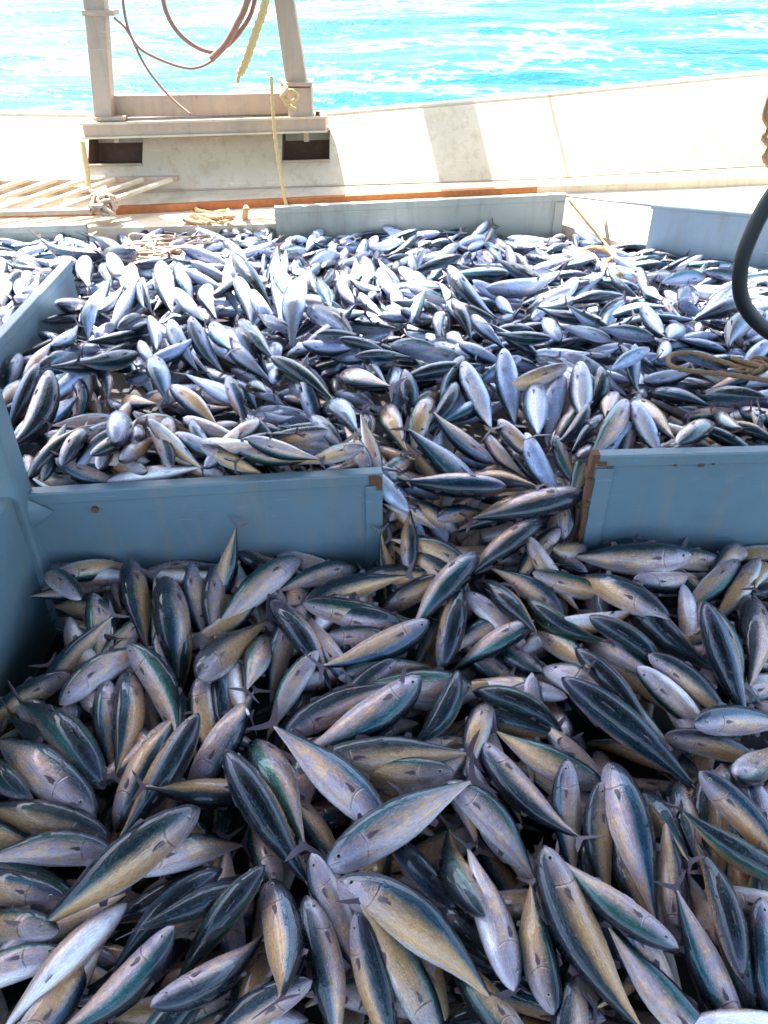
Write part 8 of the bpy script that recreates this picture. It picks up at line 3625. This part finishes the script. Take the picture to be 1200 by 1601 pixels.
LABELS = """half-rolled fish, nose upper-left, near the bottom edge, in the centre
dark-backed fish, nose upper-right, in the lower heap, far left
side-lying fish, nose up, near the bottom edge, right of centre
side-lying fish, nose lower-left, in the lower heap, in the centre
leftmost half-rolled fish, nose up, in the lower heap, far right
leftmost dark-backed fish, nose upper-left, in the near heap, far right
dark-backed fish, nose upper-left, in the lower heap, left of centre
belly-up fish, nose upper-right, near the bottom edge, far left
side-lying fish, nose lower-right, in the lower heap, in the centre
rightmost side-lying fish, nose up, near the bottom edge, left of centre
side-lying fish, nose upper-right, near the bottom edge, left of centre
leftmost half-rolled fish, nose up, near the bottom edge, in the centre
dark-backed fish, nose down, in the lower heap, far right
side-lying fish, nose lower-left, near the bottom edge, left of centre
dark-backed fish, nose lower-right, in the near heap, far left
side-lying fish, nose upper-left, in the lower heap, right of centre
side-lying fish, nose down, near the bottom edge, far right
pale-bellied fish, nose down, near the bottom edge, right of centre
half-rolled fish, nose lower-right, in the lower heap, far left
side-lying fish, nose lower-right, in the lower heap, far right
rightmost dark-backed fish, nose upper-right, near the bottom edge, left of centre
side-lying fish, nose lower-right, near the bottom edge, in the centre
rightmost side-lying fish, nose upper-right, in the near heap, in the centre
side-lying fish, nose down, near the bottom edge, right of centre
half-rolled fish, nose lower-right, near the bottom edge, far right
half-rolled fish, nose upper-right, in the near heap, left of centre
rightmost half-rolled fish, nose right, in the lower heap, far left
half-rolled fish, nose upper-left, in the lower heap, right of centre
rightmost half-rolled fish, nose up, near the bottom edge, in the centre
rightmost half-rolled fish, nose left, in the near heap, in the centre
rightmost half-rolled fish, nose up, just below blue boards, left of centre
half-rolled fish, nose up, in the near heap, far right
side-lying fish, nose lower-left, in the near heap, left of centre
dark-backed fish, nose lower-right, in the lower heap, far right
half-rolled fish, nose upper-left, in the lower heap, left of centre
half-rolled fish, nose down, in the lower heap, right of centre
half-rolled fish, nose upper-right, just below blue boards, left of centre
half-rolled fish, nose upper-left, in the lower heap, far right
second from left, half-rolled fish, nose right, in the lower heap, far left
leftmost half-rolled fish, nose right, just below blue boards, far right
rightmost side-lying fish, nose right, in the gap between blue boards
side-lying fish, nose down, in the near heap, left of centre
rightmost dark-backed fish, nose upper-right, in the lower heap, left of centre
pale-bellied fish, nose upper-right, in the near heap, in the centre
half-rolled fish, nose up, in the near heap, far left
rightmost half-rolled fish, nose left, in the near heap, far right
half-rolled fish, nose lower-right, just below blue boards, far right
leftmost side-lying fish, nose right, in the gap between blue boards
half-rolled fish, nose up, just behind the left blue board
side-lying fish, nose right, in the lower heap, left of centre
half-rolled fish, nose lower-right, in the near heap, right of centre
half-rolled fish, nose lower-left, in the lower heap, left of centre
side-lying fish, nose upper-right, just below blue boards, in the centre
side-lying fish, nose down, in the lower heap, far right
half-rolled fish, nose down, in the near heap, left of centre
half-rolled fish, nose down, just below blue boards, right of centre
rightmost half-rolled fish, nose lower-left, in the near heap, far left
half-rolled fish, nose upper-left, just below blue boards, in the centre
rightmost dark-backed fish, nose upper-right, in the near heap, in the centre
half-rolled fish, nose upper-left, in the near heap, left of centre
half-rolled fish, nose up, just below blue boards, far right
leftmost half-rolled fish, nose up, just below blue boards, left of centre
rightmost side-lying fish, nose up, in the lower heap, right of centre
second from left, dark-backed fish, nose upper-right, in the lower heap, left of centre
leftmost side-lying fish, nose upper-right, in the near heap, in the centre
rightmost dark-backed fish, nose upper-left, in the near heap, right of centre
half-rolled fish, nose right, in the lower heap, in the centre
second from left, side-lying fish, nose up, in the lower heap, right of centre
half-rolled fish, nose upper-right, near the bottom edge, left of centre
side-lying fish, nose right, in the near heap, right of centre
dark-backed fish, nose lower-right, in the lower heap, in the centre
leftmost side-lying fish, nose upper-right, in the gap between blue boards
side-lying fish, nose up, in the near heap, right of centre
pale-bellied fish, nose down, near the bottom edge, far left
leftmost half-rolled fish, nose right, in the lower heap, far left
half-rolled fish, nose down, near the bottom edge, right of centre
second from left, dark-backed fish, nose upper-left, in the near heap, far right
rightmost side-lying fish, nose upper-left, in the lower heap, in the centre
half-rolled fish, nose upper-left, just below blue boards, far right
side-lying fish, nose lower-right, near the bottom edge, right of centre
rightmost dark-backed fish, nose upper-left, in the near heap, far right
belly-up fish, nose upper-left, in the near heap, far right
leftmost half-rolled fish, nose left, in the near heap, far right
rightmost half-rolled fish, nose upper-left, in the near heap, right of centre
leftmost half-rolled fish, nose upper-left, just below blue boards, right of centre
side-lying fish, nose up, near the bottom edge, far right
leftmost half-rolled fish, nose left, in the near heap, in the centre
second from left, half-rolled fish, nose left, just below blue boards, in the centre
rightmost side-lying fish, nose right, near the bottom edge, far left
leftmost pale-bellied fish, nose up, middle of far heap, right of centre
side-lying fish, nose up, back of far heap, in the centre
leftmost half-rolled fish, nose lower-left, in the near heap, far left
second from left, pale-bellied fish, nose up, middle of far heap, right of centre
rightmost side-lying fish, nose lower-right, in the gap between blue boards
belly-up fish, nose left, near the bottom edge, far right
pale-bellied fish, nose lower-right, sliding into the gap
rightmost side-lying fish, nose lower-right, in the near heap, right of centre
side-lying fish, nose lower-left, in the near heap, far right
side-lying fish, nose upper-right, just behind the right blue board
half-rolled fish, nose upper-right, just below blue boards, in the centre
rightmost side-lying fish, nose up, sliding into the gap
half-rolled fish, nose lower-right, just below blue boards, right of centre
rightmost half-rolled fish, nose upper-left, just below blue boards, right of centre
side-lying fish, nose up, in the near heap, far left
second from left, half-rolled fish, nose up, middle of far heap, far left
belly-up fish, nose left, back of far heap, right of centre
pale-bellied fish, nose upper-right, just below blue boards, far right
half-rolled fish, nose upper-left, middle of far heap, in the centre
rightmost half-rolled fish, nose upper-right, middle of far heap, far left
half-rolled fish, nose right, in the near heap, in the centre
dark-backed fish, nose upper-right, middle of far heap, far right
rightmost belly-up fish, nose left, just behind the left blue board
half-rolled fish, nose up, in the near heap, left of centre
rightmost side-lying fish, nose up, in the near heap, left of centre
rightmost belly-up fish, nose upper-left, in the gap between blue boards
pale-bellied fish, nose upper-left, middle of far heap, in the centre
half-rolled fish, nose left, just below blue boards, right of centre
side-lying fish, nose upper-left, middle of far heap, far right
leftmost dark-backed fish, nose left, just below blue boards, in the centre
rightmost half-rolled fish, nose upper-right, middle of far heap, far right
leftmost side-lying fish, nose right, near the bottom edge, far left
leftmost side-lying fish, nose upper-right, just below blue boards, far right
half-rolled fish, nose upper-right, in the near heap, far left
half-rolled fish, nose lower-right, middle of far heap, far right
side-lying fish, nose lower-right, just below blue boards, far left
belly-up fish, nose up, just behind the right blue board
leftmost side-lying fish, nose upper-left, middle of far heap, left of centre
rightmost side-lying fish, nose up, just below blue boards, left of centre
pale-bellied fish, nose up, sliding into the gap
second from left, dark-backed fish, nose left, just below blue boards, in the centre
rightmost pale-bellied fish, nose left, just behind the left blue board
half-rolled fish, nose up, middle of far heap, left of centre
pale-bellied fish, nose left, just below blue boards, far right
rightmost pale-bellied fish, nose up, middle of far heap, right of centre
leftmost dark-backed fish, nose upper-left, in the near heap, right of centre
rightmost pale-bellied fish, nose upper-left, middle of far heap, left of centre
leftmost side-lying fish, nose upper-left, in the lower heap, in the centre
side-lying fish, nose lower-left, just below blue boards, left of centre
belly-up fish, nose upper-left, just behind the left blue board
dark-backed fish, nose upper-left, middle of far heap, in the centre
leftmost side-lying fish, nose up, back of far heap, left of centre
second from left, half-rolled fish, nose up, in the lower heap, far right
half-rolled fish, nose down, in the gap between blue boards
second from left, side-lying fish, nose down, just behind the left blue board
dark-backed fish, nose lower-right, in the lower heap, far left
side-lying fish, nose upper-left, back of far heap, right of centre
side-lying fish, nose lower-left, just behind the right blue board
pale-bellied fish, nose lower-left, just below blue boards, far left
half-rolled fish, nose right, middle of far heap, right of centre
side-lying fish, nose lower-left, just behind the left blue board
side-lying fish, nose upper-left, in the near heap, right of centre
leftmost pale-bellied fish, nose left, just behind the left blue board
half-rolled fish, nose right, just behind the left blue board
leftmost belly-up fish, nose down, just behind the left blue board
belly-up fish, nose up, just below blue boards, far right
side-lying fish, nose up, middle of far heap, in the centre
dark-backed fish, nose up, middle of far heap, in the centre
rightmost dark-backed fish, nose right, middle of far heap, far right
half-rolled fish, nose lower-right, middle of far heap, right of centre
dark-backed fish, nose up, in the lower heap, far right
half-rolled fish, nose upper-left, in the near heap, far right
leftmost side-lying fish, nose up, just below blue boards, left of centre
rightmost half-rolled fish, nose left, middle of far heap, in the centre
side-lying fish, nose upper-left, near the bottom edge, in the centre
leftmost side-lying fish, nose up, sliding into the gap
leftmost side-lying fish, nose up, in the near heap, left of centre
belly-up fish, nose left, middle of far heap, far right
leftmost half-rolled fish, nose upper-left, middle of far heap, left of centre
side-lying fish, nose upper-left, just below blue boards, right of centre
half-rolled fish, nose left, just behind the left blue board
rightmost half-rolled fish, nose left, just below blue boards, in the centre
belly-up fish, nose upper-left, just below blue boards, right of centre
leftmost dark-backed fish, nose right, middle of far heap, far right
half-rolled fish, nose upper-left, back of far heap, left of centre
half-rolled fish, nose lower-left, middle of far heap, in the centre
belly-up fish, nose upper-left, middle of far heap, left of centre
side-lying fish, nose upper-left, in the gap between blue boards
half-rolled fish, nose lower-right, in the gap between blue boards
dark-backed fish, nose left, in the near heap, in the centre
side-lying fish, nose left, back of far heap, right of centre
dark-backed fish, nose upper-right, middle of far heap, in the centre
leftmost side-lying fish, nose lower-right, in the gap between blue boards
side-lying fish, nose lower-right, middle of far heap, left of centre
leftmost half-rolled fish, nose upper-right, middle of far heap, far right
rightmost half-rolled fish, nose upper-left, middle of far heap, left of centre
leftmost belly-up fish, nose upper-left, back of far heap, left of centre
pale-bellied fish, nose right, in the near heap, right of centre
leftmost half-rolled fish, nose upper-left, in the near heap, right of centre
rightmost dark-backed fish, nose left, just below blue boards, in the centre
rightmost dark-backed fish, nose lower-right, middle of far heap, right of centre
leftmost belly-up fish, nose upper-left, in the gap between blue boards
leftmost side-lying fish, nose lower-right, in the near heap, right of centre
rightmost side-lying fish, nose up, middle of far heap, right of centre
leftmost dark-backed fish, nose upper-right, back of far heap, far right
leftmost pale-bellied fish, nose upper-left, middle of far heap, left of centre
dark-backed fish, nose lower-left, in the gap between blue boards
side-lying fish, nose up, in the gap between blue boards
leftmost half-rolled fish, nose left, just below blue boards, in the centre
half-rolled fish, nose lower-right, just below blue boards, far left
side-lying fish, nose up, just below blue boards, far left
rightmost dark-backed fish, nose left, middle of far heap, in the centre
pale-bellied fish, nose right, near the bottom edge, left of centre
belly-up fish, nose left, middle of far heap, in the centre
side-lying fish, nose up, just behind the right blue board
dark-backed fish, nose lower-right, in the near heap, far right
belly-up fish, nose lower-left, near the bottom edge, far left
belly-up fish, nose up, back of far heap, far left
belly-up fish, nose up, back of far heap, left of centre
rightmost dark-backed fish, nose upper-right, just behind the right blue board
half-rolled fish, nose down, middle of far heap, in the centre
rightmost side-lying fish, nose down, just behind the left blue board
dark-backed fish, nose lower-right, near the bottom edge, right of centre
leftmost side-lying fish, nose right, back of far heap, right of centre
belly-up fish, nose down, back of far heap, far left
leftmost dark-backed fish, nose upper-right, in the near heap, in the centre
rightmost side-lying fish, nose upper-left, middle of far heap, left of centre
rightmost half-rolled fish, nose up, middle of far heap, far left
pale-bellied fish, nose upper-left, just behind the left blue board
side-lying fish, nose upper-right, middle of far heap, far left
half-rolled fish, nose right, back of far heap, far left
rightmost belly-up fish, nose down, just behind the left blue board
side-lying fish, nose upper-right, middle of far heap, far right
belly-up fish, nose left, just below blue boards, right of centre
pale-bellied fish, nose upper-left, sliding into the gap
pale-bellied fish, nose up, middle of far heap, far right
half-rolled fish, nose left, just behind the right blue board
half-rolled fish, nose right, back of far heap, in the centre
pale-bellied fish, nose left, middle of far heap, far right
rightmost side-lying fish, nose upper-right, just below blue boards, far right
half-rolled fish, nose upper-left, just behind the right blue board
dark-backed fish, nose up, in the lower heap, left of centre
belly-up fish, nose upper-left, just below blue boards, far left
rightmost side-lying fish, nose upper-right, in the gap between blue boards
side-lying fish, nose up, in the lower heap, left of centre
dark-backed fish, nose lower-right, just behind the left blue board
side-lying fish, nose lower-right, in the lower heap, left of centre
pale-bellied fish, nose upper-left, middle of far heap, right of centre
leftmost dark-backed fish, nose upper-right, in the lower heap, left of centre
pale-bellied fish, nose lower-left, just below blue boards, left of centre
leftmost side-lying fish, nose up, middle of far heap, right of centre
belly-up fish, nose lower-left, middle of far heap, left of centre
rightmost side-lying fish, nose up, back of far heap, left of centre
second from left, side-lying fish, nose right, in the gap between blue boards
side-lying fish, nose up, in the near heap, far right
half-rolled fish, nose left, in the lower heap, far left
second from left, side-lying fish, nose upper-right, in the gap between blue boards
leftmost dark-backed fish, nose upper-right, just behind the right blue board
fourth from left, side-lying fish, nose down, just behind the left blue board
belly-up fish, nose right, just below blue boards, far left
pale-bellied fish, nose up, back of far heap, left of centre
leftmost belly-up fish, nose left, just behind the left blue board
leftmost half-rolled fish, nose upper-right, middle of far heap, far left
half-rolled fish, nose right, in the gap between blue boards
pale-bellied fish, nose down, back of far heap, far left
third from left, side-lying fish, nose down, just behind the left blue board
dark-backed fish, nose right, just behind the left blue board
side-lying fish, nose down, in the lower heap, left of centre
leftmost dark-backed fish, nose left, middle of far heap, in the centre
belly-up fish, nose upper-left, middle of far heap, right of centre
belly-up fish, nose up, middle of far heap, left of centre
half-rolled fish, nose lower-right, back of far heap, right of centre
leftmost half-rolled fish, nose up, middle of far heap, far left
rightmost half-rolled fish, nose right, just below blue boards, far right
leftmost side-lying fish, nose up, near the bottom edge, left of centre
second from left, belly-up fish, nose left, just behind the left blue board
rightmost dark-backed fish, nose upper-right, back of far heap, far right
second from left, belly-up fish, nose upper-left, back of far heap, left of centre
side-lying fish, nose down, just below blue boards, in the centre
side-lying fish, nose down, middle of far heap, right of centre
dark-backed fish, nose lower-right, middle of far heap, left of centre
half-rolled fish, nose upper-left, just behind the left blue board
belly-up fish, nose left, back of far heap, left of centre
half-rolled fish, nose upper-left, middle of far heap, right of centre
dark-backed fish, nose down, middle of far heap, far left
half-rolled fish, nose lower-left, middle of far heap, far left
pale-bellied fish, nose right, just below blue boards, far left
leftmost dark-backed fish, nose upper-right, near the bottom edge, left of centre
leftmost half-rolled fish, nose left, middle of far heap, in the centre
pale-bellied fish, nose right, middle of far heap, far right
second from left, side-lying fish, nose up, back of far heap, left of centre
side-lying fish, nose down, in the gap between blue boards
half-rolled fish, nose lower-right, just below blue boards, in the centre
leftmost side-lying fish, nose up, in the lower heap, right of centre
belly-up fish, nose upper-left, back of far heap, far left
rightmost side-lying fish, nose right, back of far heap, right of centre
leftmost dark-backed fish, nose lower-right, middle of far heap, right of centre
pale-bellied fish, nose down, just behind the left blue board
pale-bellied fish, nose down, middle of far heap, far left
pale-bellied fish, nose upper-left, just behind the right blue board
leftmost side-lying fish, nose down, just behind the left blue board
side-lying fish, nose upper-left, just below blue boards, left of centre
side-lying fish, nose down, back of far heap, in the centre
half-rolled fish, nose upper-left, just below blue boards, far left
side-lying fish, nose right, in the lower heap, in the centre
belly-up fish, nose lower-right, back of far heap, in the centre
rightmost half-rolled fish, nose up, in the lower heap, far right
side-lying fish, nose upper-left, just behind the right blue board
half-rolled fish, nose lower-right, back of far heap, far right
rightmost belly-up fish, nose upper-left, back of far heap, left of centre
side-lying fish, nose up, middle of far heap, far left""".split('\n')
GROUP = 'small tuna heaped on the deck'
rows = [tuple(int(q) for q in l.split()) for l in FISH.strip().split('\n')]
def cool_lit(r):   # farther fish more often take the skin with the cool light painted in
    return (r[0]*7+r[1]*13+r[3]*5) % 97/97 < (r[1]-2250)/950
def mat_of(r):
    x, y, z, yaw, pt, ro, sc, gi, vr = r
    sc /= 100; gi /= 100
    E_ = Matrix.Rotation(R(yaw), 4, 'Z') @ Matrix.Rotation(R(-pt), 4, 'Y') @ Matrix.Rotation(R(-ro), 4, 'X')
    return Matrix.Translation((x/1000, y/1000, z/1000)) @ E_ @ Matrix.Diagonal((sc, sc*gi, sc*gi, 1))
NI = 300
for i in range(NI):
    r = rows[i]; Mx = mat_of(r)
    root = bpy.data.objects.new('fish', None); root.empty_display_size = .05; link(root); root.matrix_world = Mx
    tag(root, LABELS[i], 'fish', GROUP)
    for nm, me_ in KIT[r[8]+(6 if cool_lit(r) else 0)]:
        c = bpy.data.objects.new(nm, me_); col.objects.link(c); c.parent = root
# the remaining, smaller showing fish of the heap as one mass
low = {}
for vr in range(6):
    bv, bf, bc = body_mesh(vr, 18, 14); parts = [(bv, bf, bc, 0)]
    tv, tf = tail_geo(vr); parts.append((tv, tf, [(1, 0, 0)]*len(tv), 1))
    for s in (1, -1):
        pv, pfc = pec_geo(vr, s); parts.append((pv, pfc, [(1, 0, 0)]*len(pv), 1))
    dv, df = dorsal2_geo(vr); parts.append((dv, df, [(1, 0, 0)]*len(dv), 1))
    low[vr] = parts
V_, F_, C_, MI = [], [], [], []
for r in rows[NI:]:
    Mx = mat_of(r)
    for pv, pf_, pc, mi in low[r[8]]:
        n0 = len(V_); V_ += [tuple(Mx @ Vector(p)) for p in pv]; C_ += pc
        F_ += [tuple(k+n0 for k in q) for q in pf_]; MI += [mi if mi else (2 if cool_lit(r) else 0)]*len(pf_)
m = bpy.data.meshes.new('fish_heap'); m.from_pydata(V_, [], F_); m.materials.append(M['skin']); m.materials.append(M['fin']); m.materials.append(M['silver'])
a = m.attributes.new('fc', 'FLOAT_VECTOR', 'POINT'); a.data.foreach_set('vector', [c for q in C_ for c in q])
m.polygons.foreach_set('material_index', MI); m.polygons.foreach_set('use_smooth', [x != 1 for x in MI]); m.update()
tag(link(bpy.data.objects.new('fish_heap', m)), 'mass of smaller looking silver and blue-black fish filling the rest of the heap', 'fish', kind='stuff')
